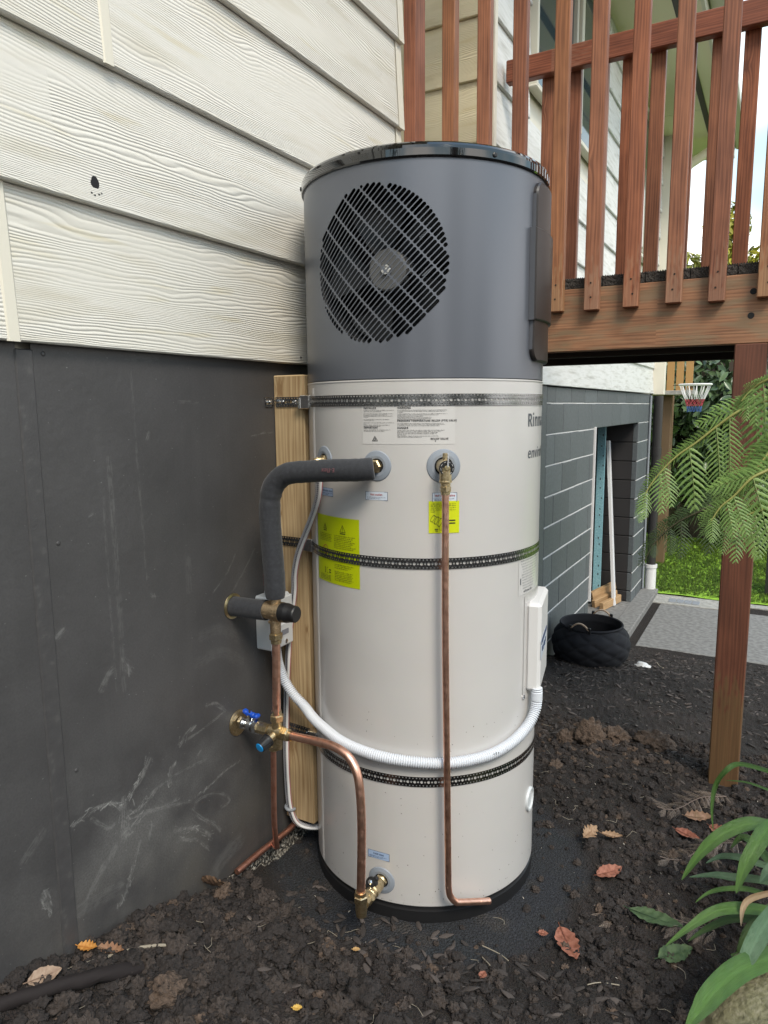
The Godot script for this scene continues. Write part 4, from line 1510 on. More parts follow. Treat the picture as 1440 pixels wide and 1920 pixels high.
func build_labels(o: Node3D) -> void:
	var lay := R + 0.0007
	var ink := R + 0.0014
	var on := func(s: float, y: float, r: float) -> Callable:
		return func(u: float, w: float) -> Vector3: return P(s + u, y + w, r)
	# clear warning label
	var g := G.new()
	patch(g, arc(-1.8), arc(38.9), -0.0835, 0.0015, lay)
	var lab := part(o, "warning_label", g, M.label_clear)
	g = G.new()
	var s0 := arc(-1.8) + 0.004
	var sd := 100
	letters(g, "INSTALLER", on.call(s0, -0.0032, ink), 0.0024, true)
	letters(g, "IMPORTANT", on.call(s0, -0.0478, ink), 0.0024, true)
	var rows := [[-0.0068, 0.075], [-0.0096, 0.045], [-0.0146, 0.074], [-0.0172, 0.06], [-0.0198, 0.073], [-0.0225, 0.012], [-0.0277, 0.064], [-0.0303, 0.026], [-0.0352, 0.076], [-0.0378, 0.006], [-0.0404, 0.065], [-0.043, 0.044], [-0.0515, 0.068], [-0.0543, 0.053]]
	for q in rows:
		small_print(g, s0, q[0], q[1], 0.00165, ink, sd)
		sd += 1
	var s1 := s0 + 0.084
	letters(g, "WARNING", on.call(s1, -0.0032, ink), 0.0031, true)
	letters(g, "PRESSURE TEMPERATURE RELIEF (PTR) VALVE", on.call(s1, -0.0332, ink), 0.0022, true)
	letters(g, "DANGER", on.call(s1, -0.0485, ink), 0.0031, true)
	letters(g, "RELIEF VALVE", on.call(s1 + 0.076, -0.0735, ink), 0.0021, true)
	rows = [[-0.0068, 0.112], [-0.0094, 0.109], [-0.0122, 0.012], [-0.015, 0.113], [-0.0176, 0.093], [-0.0203, 0.058], [-0.0229, 0.077], [-0.0255, 0.077], [-0.0281, 0.061], [-0.0368, 0.106], [-0.0394, 0.107], [-0.042, 0.096], [-0.0524, 0.107], [-0.055, 0.1], [-0.0576, 0.092], [-0.0602, 0.09], [-0.0628, 0.02], [-0.0654, 0.093], [-0.068, 0.055]]
	for q in rows:
		small_print(g, s1, q[0], q[1], 0.0016, ink, sd)
		sd += 1
	var c := Vector2(s0 + 0.029, -0.072)
	stroke_on(g, [c + Vector2(-0.0065, -0.004), c + Vector2(0.0065, -0.004), c + Vector2(0, 0.0065), c + Vector2(-0.0065, -0.004)], 0.0011, ink)
	stroke_on(g, [c + Vector2(-0.003, -0.001), c + Vector2(-0.0005, -0.0025), c + Vector2(0.0022, 0.001)], 0.0011, ink)
	stroke_on(g, [c + Vector2(-0.002, 0.001), c + Vector2(0.0, 0.0028), c + Vector2(0.0018, -0.0025)], 0.0007, ink)
	g.face([P(s1 + 0.0855, -0.0752, ink), P(s1 + 0.0885, -0.0752, ink), P(s1 + 0.087, -0.0782, ink)], out_dir(30))
	part(lab, "print", g, M.ink)
	# lime safety label
	g = G.new()
	patch(g, arc(-35.6), arc(-4.2), -0.4355, -0.265, lay)
	lab = part(o, "safety_label", g, M.label_lime)
	g = G.new()
	var a0 := arc(-35.6)
	for q in [[0.045, -0.293, 0.0075], [0.117, -0.293, 0.0095]]:
		c = Vector2(a0 + q[0], q[1])
		var w: float = q[2]
		stroke_on(g, [c + Vector2(-w, -w * 0.8), c + Vector2(w, -w * 0.8), c + Vector2(0, w), c + Vector2(-w, -w * 0.8)], 0.0011, ink)
		quad_on(g, c.x - w, c.y - w * 0.8 - 0.005, w * 2.0, 0.0022, ink)
		if w > 0.008:
			stroke_on(g, [c + Vector2(0, 0.004), c + Vector2(0, -0.0025)], 0.0011, ink)
			stroke_on(g, [c + Vector2(0, -0.0052), c + Vector2(0, -0.0056)], 0.0013, ink)
		else:
			stroke_on(g, [c + Vector2(0, 0.0025), c + Vector2(0, -0.001)], 0.0026, ink)
			stroke_on(g, [c + Vector2(-0.003, -0.0035), c + Vector2(0.003, -0.0035)], 0.0012, ink)
	for k in 5:
		small_print(g, a0 + 0.018, -0.313 - 0.0042 * k, 0.056 - 0.004 * (k % 2), 0.0027, ink, 200 + k)
	for k in 8:
		small_print(g, a0 + 0.085, -0.312 - 0.0044 * k, 0.072 - 0.006 * (k % 3), 0.0027, ink, 210 + k)
	for k in 4:
		small_print(g, a0 + 0.018, -0.419 - 0.0038 * k, 0.05, 0.0024, ink, 220 + k)
	for k in 3:
		small_print(g, a0 + 0.085, -0.385 - 0.0044 * k, 0.068 - 0.01 * k, 0.0027, ink, 230 + k)
	for k in 6:
		small_print(g, a0 + 0.085, -0.403 - 0.0044 * k, 0.066 - 0.007 * (k % 2), 0.0027, ink, 240 + k)
	stroke_on(g, [Vector2(a0 + 0.042, -0.398), Vector2(a0 + 0.042, -0.412)], 0.0024, ink)
	stroke_on(g, [Vector2(a0 + 0.056, -0.398), Vector2(a0 + 0.05, -0.398), Vector2(a0 + 0.05, -0.412), Vector2(a0 + 0.056, -0.412)], 0.0008, ink)
	for k in 2:
		quad_on(g, a0 + 0.06, -0.404 - 0.006 * k, 0.009, 0.0026, ink)
	part(lab, "print", g, M.ink)
	g = G.new()
	var ring := []
	for k in 25:
		ring.append(Vector2(a0 + 0.046 + 0.0115 * cos(TAU * k / 24.0), -0.352 + 0.0115 * sin(TAU * k / 24.0)))
	stroke_on(g, ring, 0.0016, ink)
	stroke_on(g, [ring[9], ring[21]], 0.0014, ink + 0.0003)
	part(lab, "red_ring", g, M.ink_red)
	# small name labels
	var names := [["hot_label", -0.5, 9.9, -0.2145, -0.195, "Hot outlet", "label_pale", "ink_red"], ["condensate_label", -31.0, -20.2, -0.2155, -0.196, "Condensate drain", "label_blue", "ink_navy"], ["relief_label", 29.3, 39.8, -0.216, -0.1955, "T&P relief valve", "label_pale", "ink_red"], ["cold_label", -1.5, 9.4, -1.1325, -1.1125, "Cold inlet", "label_blue", "ink_navy"]]
	for q: Array in names:
		g = G.new()
		var b0 := arc(q[1])
		var b1 := arc(q[2])
		patch(g, b0, b1, q[3], q[4], lay)
		lab = part(o, q[0], g, M[q[6]])
		g = G.new()
		letters(g, q[5], on.call((b0 + b1) * 0.5, q[4] - 0.0088, ink), 0.0044, true, 0.0, true)
		part(lab, "print", g, M[q[7]])
		g = G.new()
		small_print(g, b0 + 0.004, q[3] + 0.0058, b1 - b0 - 0.01, 0.0019, ink, int(q[1] * 10) + 900)
		small_print(g, b0 + 0.004, q[3] + 0.0028, (b1 - b0) * 0.6, 0.0019, ink, int(q[1] * 10) + 901)
		stroke_on(g, [Vector2(b0, q[3]), Vector2(b1, q[3]), Vector2(b1, q[4]), Vector2(b0, q[4]), Vector2(b0, q[3])], 0.0009, ink)
		part(lab, "fine_print", g, M.ink_navy)
	# yellow relief valve label
	g = G.new()
	patch(g, arc(27.7), arc(40.9), -0.2895, -0.2145, R + 0.0012)
	lab = part(o, "caution_label", g, M.label_yellow)
	g = G.new()
	var y0 := arc(27.7)
	ink = R + 0.0018
	for k in 5:
		small_print(g, y0 + 0.005, -0.222 - 0.0046 * k, 0.058 if k < 4 else 0.01, 0.0028 if k == 1 else 0.0022, ink, 300 + k)
	quad_on(g, y0 + 0.043, -0.2615, 0.019, 0.003, ink)
	quad_on(g, y0 + 0.043, -0.268, 0.019, 0.003, ink)
	c = Vector2(y0 + 0.0175, -0.26)
	for k in 3:                                                      # line drawing of a valve
		var el := []
		for i in 17:
			var an := TAU * i / 16.0
			el.append(c + Vector2(-0.008 + 0.0085 * k, 0.005 - 0.0045 * k) + Vector2(cos(an) * 0.0035 + sin(an) * 0.004, sin(an) * (0.0075 + 0.0012 * k) - cos(an) * 0.001))
		stroke_on(g, el, 0.0008, ink)
	stroke_on(g, [c + Vector2(-0.006, 0.012), c + Vector2(0.012, 0.004)], 0.0008, ink)
	stroke_on(g, [c + Vector2(-0.012, -0.002), c + Vector2(0.008, -0.014)], 0.0008, ink)
	stroke_on(g, [c + Vector2(0.008, -0.012), c + Vector2(0.008, -0.022), c + Vector2(0.013, -0.022), c + Vector2(0.013, -0.010)], 0.0008, ink)
	quad_on(g, y0 + 0.014, -0.2815, 0.008, 0.002, ink)
	quad_on(g, y0 + 0.015, -0.2852, 0.006, 0.002, ink)
	part(lab, "print", g, M.ink)
	# maker's name running round the side
	g = G.new()
	letters(g, "Rinnai", on.call(arc(80.3), -0.049, R + 0.0006), 0.0315, true)
	letters(g, "enviroflo", on.call(arc(80.4), -0.1265, R + 0.0006), 0.0245, true, 0.12)
	part(o, "lettering", g, M.ink_grey)
	# rating plate
	g = G.new()
	patch(g, arc(74.6), arc(112.0), -0.468, -0.372, R + 0.0008)
	lab = part(o, "rating_plate", g, M.label_clear)
	g = G.new()
	for k in 11:
		small_print(g, arc(76.0) + 0.003 * k * (1 if k < 5 else 0.4), -0.382 - 0.007 * k, 0.11 - 0.005 * k, 0.0032 if k == 0 else 0.0022, R + 0.0014, 400 + k)
	quad_on(g, arc(75.8), -0.440, 0.004, 0.016, R + 0.0014)
	small_print(g, arc(79), -0.462, 0.05, 0.006, R + 0.0014, 450)
	part(lab, "print", g, M.ink_grey)

# ---------------------------------------------------------------- straps, batten, pipes and valves
# Perforated steel band: f maps (along, across) to (point, normal); across runs from -0.013 to 0.013
func band(g: G, f: Callable, s0: float, s1: float) -> void:
	var per := 0.0168
	var n := int((s1 - s0) / per)
	per = (s1 - s0) / n
	for k in n:
		var b := s0 + per * k
		hole_tile(g, f, Vector2(b + per * 0.25, 0), Vector2(per * 0.25, 0.0058), 0.0038)
		hole_tile(g, f, Vector2(b + per * 0.75, 0), Vector2(per * 0.25, 0.0058), 0.0026)
		for h in 2:
			for sg: float in [-1.0, 1.0]:
				hole_tile(g, f, Vector2(b + per * 0.5 * (h + 1.0), sg * 0.0094), Vector2(per * 0.25, 0.0036), 0.0017)

func hole_tile(g: G, f: Callable, c: Vector2, h: Vector2, r: float) -> void:
	var seg := 8
	var put := func(q: Vector2) -> int:
		var pn: Array = f.call(q)
		return g.vert(pn[0], pn[1], q)
	for k in seg:
		var a0 := TAU * (k + 0.5) / seg
		var a1 := TAU * (k + 1.5) / seg
		var d0 := Vector2(cos(a0), sin(a0))
		var d1 := Vector2(cos(a1), sin(a1))
		var e0 := d0 / maxf(absf(d0.x), absf(d0.y)) * h
		var e1 := d1 / maxf(absf(d1.x), absf(d1.y)) * h
		var i0: int = put.call(c + d0 * r)
		var i1: int = put.call(c + d1 * r)
		var j0: int = put.call(c + e0)
		var j1: int = put.call(c + e1)
		g.tri(i0, j0, j1)
		g.tri(i0, j1, i1)
		if absf(e0.x - e1.x) > 1e-5 and absf(e0.y - e1.y) > 1e-5:
			var m: int = put.call(c + Vector2(h.x * signf(d0.x + d1.x), h.y * signf(d0.y + d1.y)))
			g.tri(j0, m, j1)

func build_straps() -> void:
	var rows := [[0.017, "top", "topmost steel strap round the tank, just below the grey casing", 0.0], [-0.362, "mid", "middle perforated steel strap crossing the lime safety label", 0.0], [-0.908, "low", "lowest perforated strap, running below the white conduit", 0.0]]
	for k in 3:
		var y: float = rows[k][0]
		var o := thing("strap", V(TX, y, TZ), rows[k][2], "strap", "perforated straps round the tank")
		var rr := R + 0.0026
		var g := G.new()
		var fr := func(q: Vector2) -> Array:
			var a := rad_to_deg(q.x / R)
			return [cyl(a, y + q.y, rr), out_dir(a)]
		band(g, fr, arc(-51.0), arc(236.0))
		part(o, "band", g, M.galv)
		# the run over the batten to the wall
		g = G.new()
		var lean: float = [0.0, 0.007, 0.03][k]
		var fb := func(q: Vector2) -> Array: return [V(-1.196 + q.x, y + lean * (0.11 - q.x) * 2.0 + q.y, -1.5505), V(0, 0, 1)]
		band(g, fb, 0.0, 0.118)
		if k == 0:
			var fw := func(q: Vector2) -> Array: return [V(-1.1975, y + q.y, -1.5505 + q.x), V(1, 0, 0)]
			band(g, fw, 0.0, 0.034)
		part(o, "tail", g, M.galv)
		var p := V(-1.092, y - 0.001, -1.541)
		g = G.new()                                                  # folded clamp with its bolt
		var w := 0.017
		for q in [[V(-0.012, -w, 0.0), V(-0.006, w, 0.006), V(0.02, -w, 0.010), V(0.022, w, 0.012)]]:
			g.box(Transform3D(Basis(V(0, 1, 0), -0.25), p + V(0.006, 0, 0.006)), V(0.036, w * 2.0, 0.003), 0.001)
			g.box(Transform3D(Basis(V(0, 1, 0), 0.9), p + V(0.027, 0, 0.008)), V(0.016, w * 1.8, 0.003), 0.001)
			g.box(Transform3D(Basis(V(0, 1, 0), 1.35), p + V(-0.013, -0.003, 0.0)), V(0.014, w * 1.7, 0.003), 0.001)
			g.box(Transform3D(Basis(V(1, 0, 0), 0.25), p + V(0.007, w, 0.002)), V(0.03, 0.003, 0.012), 0.001)
		part(o, "clamp", g, M.chrome)
		g = G.new()
		g.lathe([Vector2(0.0065, 0), Vector2(0.0065, 0.004), Vector2(0.004, 0.0055), Vector2(0, 0.006)], T(p + V(-0.02, -0.004, 0.001), V(-0.4, 0, 1)), 6, true)
		if k == 0:
			for zz in [-1.535, -1.519]:
				g.lathe([Vector2(0.006, 0), Vector2(0.006, 0.003), Vector2(0.003, 0.0045), Vector2(0, 0.0045)], T(V(-1.1970, y, zz), V(1, 0, 0)), 8)
			for xx in [-1.168, -1.128]:
				g.lathe([Vector2(0.0055, 0), Vector2(0.005, 0.003), Vector2(0, 0.0045)], T(V(xx, y, -1.550), V(0, 0, 1)), 8)
		part(o, "bolts", g, M.chrome)
	var g := G.new()
	g.uo = Vector2(0.637, 0.05)
	g.box(at(V(-1.1505, -0.55, -1.5785)), V(0.099, 1.275, 0.05), 0.003)
	single("timber_batten", g, M.pine, "rough sawn pale pine batten standing between dark wall and tank", "batten")

func hexnut(g: G, p: Vector3, d: Vector3, r: float, h: float) -> void:
	var x := T(p, d)
	g.lathe([Vector2(r * 0.8, 0.0), Vector2(r, h * 0.14), Vector2(r, h * 0.86), Vector2(r * 0.8, h)], x, 6, true)
	g.lathe([Vector2(r * 0.8, h), Vector2(0.0, h)], x, 6, true)
	g.lathe([Vector2(0.0, 0.0), Vector2(r * 0.8, 0.0)], x, 6, true)

func build_plumbing() -> void:
	var g: G
	var zf := -1.357
	var ex := V(1, 0, 0)
	# --- hot line in black foam
	var o := thing("hot_pipe", V(-1.06, -0.45, zf), "bent pipe in thick black foam running from tank to valve", "pipe")
	g = G.new()
	var path := curve([V(-1.0615, -0.462, zf), V(-1.063, -0.40, zf), V(-1.068, -0.32, zf), V(-1.071, -0.24, -1.358), V(-1.064, -0.195, -1.36), V(-1.045, -0.168, -1.363), V(-1.015, -0.153, -1.366), V(-0.96, -0.147, -1.371), V(-0.90, -0.143, -1.377), V(-0.845, -0.141, -1.384), V(-0.818, -0.139, -1.390), V(-0.802, -0.137, -1.398)], 7)
	var rad := []
	var fw := noise(9.0, 15, 2)
	for i in path.size():
		var e := minf(1.0, 0.86 + 0.05 * minf(i, path.size() - 1 - i))
		var crease := 1.0 - 0.05 * exp(-pow((i - 24.0) / 1.2, 2))
		rad.append(0.0262 * e * crease * (1.0 + 0.03 * fw.get_noise_1d(i * 0.1)))
	g.tube(path, rad, 26)
	part(o, "foam_sleeve", g, M.foam)
	g = G.new()
	hexnut(g, P(arc(4.6), -0.1345, R - 0.006), out_dir(5), 0.0165, 0.02)
	part(o, "union_nut", g, M.brass)
	g = G.new()
	var put := func(u: float, w: float) -> Vector3:                  # the sleeve's print, read from the other side
		var x := -0.878 - u
		var k := clampf((x + 1.0) / 0.16, 0.0, 1.0)
		var c := V(x, lerpf(-0.149, -0.1425, k), lerpf(-1.3665, -1.380, k))
		var an := 0.35 - w / 0.0263
		return c + V(0, sin(an), cos(an)) * 0.0266
	letters(g, "E-flex", put, 0.0092, true)
	var put2 := func(u: float, w: float) -> Vector3:
		var an := -0.45 - w / 0.0263
		return V(-1.0645 + sin(an) * 0.0266, -0.40 - u, zf + cos(an) * 0.0266)
	letters(g, "E-flex", put2, 0.008, true)
	part(o, "sleeve_print", g, M.print_red)
	o = thing("hot_stub", V(-1.2, -0.50, zf), "short black foam stub leaving the dark wall through a brass flange", "pipe")
	g = G.new()
	g.tube(curve([V(-1.2, -0.501, zf), V(-1.16, -0.500, zf), V(-1.12, -0.499, zf), V(-1.09, -0.497, zf)], 4), 0.0255, 24)
	part(o, "foam_sleeve", g, M.foam)
	g = G.new()
	g.lathe([Vector2(0.026, 0.0), Vector2(0.0265, 0.004), Vector2(0.029, 0.0042), Vector2(0.033, 0.002), Vector2(0.0335, 0.0)], T(V(-1.199, -0.501, zf), ex), 32)
	part(o, "wall_flange", g, M.zinc_gold)
	# --- tempering valve
	o = thing("tempering_valve", V(-1.06, -0.496, zf), "bronze valve with black end cap under the foam pipe", "valve")
	g = G.new()
	var vx := T(V(-1.09, -0.496, zf), ex)
	g.lathe([Vector2(0.0, -0.004), Vector2(0.02, -0.004), Vector2(0.0225, 0.0), Vector2(0.0225, 0.026), Vector2(0.0245, 0.028), Vector2(0.0245, 0.043), Vector2(0.0255, 0.044), Vector2(0.0255, 0.048), Vector2(0.0, 0.048)], vx, 28)
	g.lathe([Vector2(0.0145, 0.0), Vector2(0.0145, 0.03)], T(V(-1.063, -0.484, zf)), 18)
	g.lathe([Vector2(0.0185, 0.02), Vector2(0.0185, 0.032), Vector2(0.0, 0.032)], T(V(-1.063, -0.484, zf)), 8, true)
	g.lathe([Vector2(0.0135, 0.0), Vector2(0.0135, -0.03), Vector2(0.012, -0.05)], T(V(-1.064, -0.51, zf)), 18)
	g.box(at(V(-1.066, -0.523, zf)), V(0.024, 0.008, 0.026), 0.002)
	for k in 3:                                                      # cast marks
		g.box(Transform3D(Basis(ex, -0.5 + 0.4 * k), V(-1.081, -0.496 + 0.022 * sin(0.2 - 0.4 * k), zf + 0.022 * cos(0.2 - 0.4 * k))), V(0.008, 0.0025, 0.0025), 0.0005)
		g.box(Transform3D(Basis(ex, 0.2 - 0.3 * k), V(-1.056, -0.496 + 0.0242 * sin(-0.2 + 0.3 * k), zf + 0.0242 * cos(-0.2 + 0.3 * k))), V(0.006, 0.002, 0.0025), 0.0005)
	part(o, "valve_body", g, M.bronze)
	g = G.new()
	g.lathe([Vector2(0.0245, 0.048), Vector2(0.0245, 0.064), Vector2(0.0215, 0.076), Vector2(0.0205, 0.089), Vector2(0.018, 0.092), Vector2(0.0, 0.0925)], vx, 28)
	part(o, "end_cap", g, M.black_plastic)
	g = G.new()
	hexnut(g, V(-1.0635, -0.552, zf), V(0, -1, 0), 0.0178, 0.017)
	g.lathe([Vector2(0.0135, 0.0), Vector2(0.0135, -0.028)], T(V(-1.0635, -0.55, zf)), 18)
	part(o, "compression_nut", g, M.brass)
	# --- copper riser and the cold inlet set
	g = G.new()
	g.tube(PackedVector3Array([V(-1.0635, -0.56, zf), V(-1.0645, -0.62, zf), V(-1.068, -0.72, zf), V(-1.0695, -0.79, zf)]), 0.0104, 18)
	single("copper_riser", g, M.copper, "vertical copper pipe joining the bronze valve to the brass cross", "pipe")
	o = thing("inlet_valve_set", V(-1.2, -0.82, -1.359), "brass cross valve set with blue lever and blue capped knob", "valve")
	var yc := -0.8145
	g = G.new()
	g.lathe([Vector2(0.0, 0.004), Vector2(0.03, 0.004), Vector2(0.034, 0.002), Vector2(0.0345, 0.0)], T(V(-1.199, yc - 0.003, -1.359), ex), 30)
	part(o, "wall_flange", g, M.brass)
	g = G.new()
	var ch := T(V(-1.192, yc - 0.001, -1.359), ex)
	g.lathe([Vector2(0.0135, 0), Vector2(0.0135, 0.018), Vector2(0.011, 0.019), Vector2(0.013, 0.024), Vector2(0.0165, 0.03), Vector2(0.0165, 0.042), Vector2(0.012, 0.046), Vector2(0.0125, 0.05)], ch, 20)
	g.lathe([Vector2(0.0, 0.0), Vector2(0.0155, 0.0), Vector2(0.0165, 0.002), Vector2(0.0165, 0.014), Vector2(0.0, 0.015)], ch, 6, true)
	g.lathe([Vector2(0.0, 0.048), Vector2(0.019, 0.049), Vector2(0.02, 0.052), Vector2(0.02, 0.062), Vector2(0.0, 0.064)], ch, 6, true)
	g.lathe([Vector2(0.008, 0.0), Vector2(0.008, 0.021)], T(V(-1.156, yc + 0.008, -1.359)), 14)
	part(o, "ball_valve", g, M.chrome)
	g = G.new()
	g.bar(V(-1.182, yc + 0.0335, -1.363), V(-1.166, yc + 0.030, -1.36), 0.014, 0.013, 0.004, V(0, 0, 1))
	g.bar(V(-1.170, yc + 0.030, -1.36), V(-1.140, yc + 0.027, -1.358), 0.013, 0.015, 0.004, V(0, 0, 1))
	g.bar(V(-1.144, yc + 0.028, -1.358), V(-1.126, yc + 0.031, -1.356), 0.018, 0.011, 0.004, V(0, 0, 1))
	part(o, "lever", g, M.blue)
	g = G.new()
	g.lathe([Vector2(0.005, 0), Vector2(0.005, 0.006), Vector2(0, 0.007)], T(V(-1.156, yc + 0.034, -1.359)), 6, true)
	part(o, "lever_nut", g, M.chrome)
	g = G.new()
	g.lathe([Vector2(0.0, 0.062), Vector2(0.0148, 0.062), Vector2(0.0155, 0.064), Vector2(0.0155, 0.094), Vector2(0.012, 0.096), Vector2(0.012, 0.12), Vector2(0.0115, 0.155)], ch, 8, true)
	g.lathe([Vector2(0.0165, 0.1), Vector2(0.0165, 0.104), Vector2(0.0, 0.104)], ch, 20)
	g.lathe([Vector2(0.0, -0.02), Vector2(0.0165, -0.018), Vector2(0.0175, 0.0), Vector2(0.0165, 0.018), Vector2(0.0, 0.02)], T(V(-1.071, yc, -1.359), ex), 20)
	g.lathe([Vector2(0.0125, -0.045), Vector2(0.014, -0.02), Vector2(0.0135, 0.03), Vector2(0.0155, 0.031), Vector2(0.0155, 0.036)], T(V(-1.0705, yc, -1.359)), 18)
	g.lathe([Vector2(0.012, 0.0), Vector2(0.0118, 0.03), Vector2(0.0, 0.03)], T(V(-1.073, yc - 0.003, -1.352), V(-0.12, -0.28, 1)), 18)
	part(o, "cross_body", g, M.brass)
	g = G.new()
	hexnut(g, V(-1.0702, yc + 0.028, -1.359), V(0, 1, 0), 0.0178, 0.019)
	hexnut(g, V(-1.055, yc - 0.0015, -1.359), ex, 0.0178, 0.02)
	hexnut(g, V(-1.0865, -0.855, -1.363), V(-0.06, -1, 0), 0.0125, 0.016)
	g.lathe([Vector2(0.013, 0.0), Vector2(0.013, 0.03)], T(V(-1.055, yc - 0.0015, -1.359), ex), 16)
	g.lathe([Vector2(0.0125, 0.0), Vector2(0.0125, 0.03)], T(V(-1.0702, yc + 0.028, -1.359)), 16)
	part(o, "nuts", g, M.brass)
	g = G.new()
	g.tube(PackedVector3Array([V(-1.0745, yc - 0.02, -1.36), V(-1.083, yc - 0.035, -1.363), V(-1.0875, yc - 0.055, -1.363)]), 0.0095, 14)
	part(o, "drain_branch", g, M.brass)
	g = G.new()
	var kx := T(V(-1.0765, yc - 0.0105, -1.330), V(-0.12, -0.28, 1))
	g.lathe([Vector2(0.0, 0.0), Vector2(0.0175, 0.0), Vector2(0.0175, 0.006), Vector2(0.0165, 0.008), Vector2(0.0135, 0.03), Vector2(0.0122, 0.032)], kx, 24)
	for k in 16:
		var an := TAU * k / 16.0
		g.bar(kx * V(cos(an) * 0.0165, 0.008, sin(an) * 0.0165), kx * V(cos(an) * 0.0137, 0.03, sin(an) * 0.0137), 0.0018, 0.0022, 0.0004, kx.basis.y)
	part(o, "knob", g, M.black_plastic)
	g = G.new()
	g.lathe([Vector2(0.0122, 0.031), Vector2(0.0112, 0.0335), Vector2(0.0, 0.034)], kx, 24)
	part(o, "knob_cap", g, M.sky_blue)
	# --- cold pipe to the foot of the tank
	g = G.new()
	path = curve([V(-1.04, -0.8155, -1.359), V(-1.0, -0.813, -1.356), V(-0.94, -0.806, -1.348), V(-0.895, -0.802, -1.34), V(-0.86, -0.805, -1.334), V(-0.832, -0.82, -1.33), V(-0.812, -0.85, -1.325), V(-0.8025, -0.90, -1.321), V(-0.7985, -0.97, -1.318), V(-0.798, -1.06, -1.314), V(-0.7995, -1.145, -1.311)], 6)
	g.tube(path, 0.0104, 18)
	single("cold_pipe", g, M.copper, "copper pipe sweeping right from the brass cross and down in front of the tank", "pipe")
	o = thing("cold_inlet_valve", V(-0.80, -1.19, -1.35), "brass elbow and stop valve with black handle at the tank foot", "valve")
	g = G.new()
	var ax := (V(-0.797, -1.172, -1.312) - P(arc(5.3), -1.189, R)).normalized()
	var ix := T(P(arc(5.3), -1.189, R - 0.01), ax)
	g.lathe([Vector2(0.0145, 0.0), Vector2(0.0145, 0.022), Vector2(0.0125, 0.024), Vector2(0.0125, 0.034), Vector2(0.0165, 0.036), Vector2(0.0165, 0.075), Vector2(0.0135, 0.077), Vector2(0.0135, 0.082), Vector2(0.016, 0.084), Vector2(0.016, 0.092), Vector2(0.0135, 0.094), Vector2(0.0135, 0.13), Vector2(0.0, 0.131)], ix, 20)
	hexnut(g, ix * V(0, 0.006, 0), ax, 0.0168, 0.016)
	hexnut(g, ix * V(0, 0.094, 0), ax, 0.0175, 0.014)
	g.tube(PackedVector3Array([V(-0.7995, -1.15, -1.311), V(-0.7985, -1.175, -1.311), V(-0.798, -1.196, -1.31)]), [0.0135, 0.0145, 0.0125], 16)
	part(o, "elbow", g, M.brass)
	g = G.new()
	hexnut(g, V(-0.799, -1.16, -1.311), V(0, 1, 0), 0.0178, 0.017)
	g.lathe([Vector2(0.0135, 0.0), Vector2(0.0135, 0.012), Vector2(0.0105, 0.0125)], T(V(-0.799, -1.146, -1.311)), 16)
	part(o, "compression_nut", g, M.brass)
	g = G.new()
	var hp: Vector3 = ix * V(0, 0.052, 0) + V(-0.004, 0.02, 0.012)
	var hx := T(hp, V(-0.12, 0.6, 0.8))
	g.lathe([Vector2(0.0, -0.012), Vector2(0.013, -0.01), Vector2(0.0145, 0.0), Vector2(0.0135, 0.006), Vector2(0.0, 0.007)], hx, 16)
	g.bar(hx * V(-0.014, 0, 0.016), hx * V(0.013, 0, -0.016), 0.012, 0.012, 0.003, hx.basis.y)
	part(o, "handle", g, M.black_plastic)
	g = G.new()
	g.lathe([Vector2(0.0065, 0.006), Vector2(0.0065, 0.009), Vector2(0.004, 0.0115), Vector2(0, 0.0115)], hx, 6, true)
	part(o, "handle_nut", g, M.chrome)
	# --- thin waste pipes at the foot of the wall
	g = G.new()
	g.tube(curve([V(-1.0885, -0.868, -1.364), V(-1.091, -0.93, -1.365), V(-1.097, -1.06, -1.368), V(-1.104, -1.13, -1.38), V(-1.125, -1.18, -1.41), V(-1.168, -1.208, -1.45)], 6), 0.0073, 14)
	single("waste_pipe", g, M.old_copper, "thin dull copper pipe dropping from the brass cross to the wall foot", "pipe")
	g = G.new()
	g.tube(curve([V(-1.178, -1.208, -1.58), V(-1.17, -1.207, -1.52), V(-1.175, -1.209, -1.46), V(-1.182, -1.2125, -1.40), V(-1.186, -1.216, -1.315)], 5), 0.0088, 14)
	single("skirting_pipe", g, M.old_copper, "dull copper pipe lying along the foot of the charcoal sheet", "pipe")
	# --- relief valve and drain
	o = thing("relief_valve", P(arc(34), -0.134, R), "brass relief valve with clear lever and black disc on the tank front", "valve")
	var nr := out_dir(34)
	g = G.new()
	var rx := T(P(arc(33.6), -0.133, R - 0.008), nr)
	g.lathe([Vector2(0.0145, 0.0), Vector2(0.0145, 0.012), Vector2(0.0165, 0.013), Vector2(0.0165, 0.026), Vector2(0.0155, 0.03), Vector2(0.0155, 0.05), Vector2(0.0, 0.053)], rx, 20)
	var dc := P(arc(33.6), -0.133, R + 0.041)
	g.lathe([Vector2(0.0135, 0.0), Vector2(0.0135, -0.03), Vector2(0.0145, -0.031), Vector2(0.0145, -0.034), Vector2(0.011, -0.036), Vector2(0.011, -0.048)], T(dc), 20)
	g.lathe([Vector2(0.0055, 0.0), Vector2(0.0055, 0.031), Vector2(0.0, 0.0315)], T(dc + V(-0.004, 0, -0.006)), 12)
	part(o, "valve_body", g, M.brass)
	g = G.new()
	hexnut(g, dc + V(0, -0.042, 0), V(0, -1, 0), 0.0135, 0.014)
	g.lathe([Vector2(0.0105, 0.0), Vector2(0.0105, -0.026)], T(dc + V(0, -0.036, 0)), 16)
	part(o, "compression_nut", g, M.brass)
	g = G.new()
	var dx := T(P(arc(33.8), -0.1345, R + 0.047), nr)
	g.lathe([Vector2(0.0, 0.004), Vector2(0.0165, 0.004), Vector2(0.0172, 0.003), Vector2(0.0172, 0.0), Vector2(0.0, 0.0)], dx, 28)
	part(o, "disc", g, M.black_plastic)
	g = G.new()
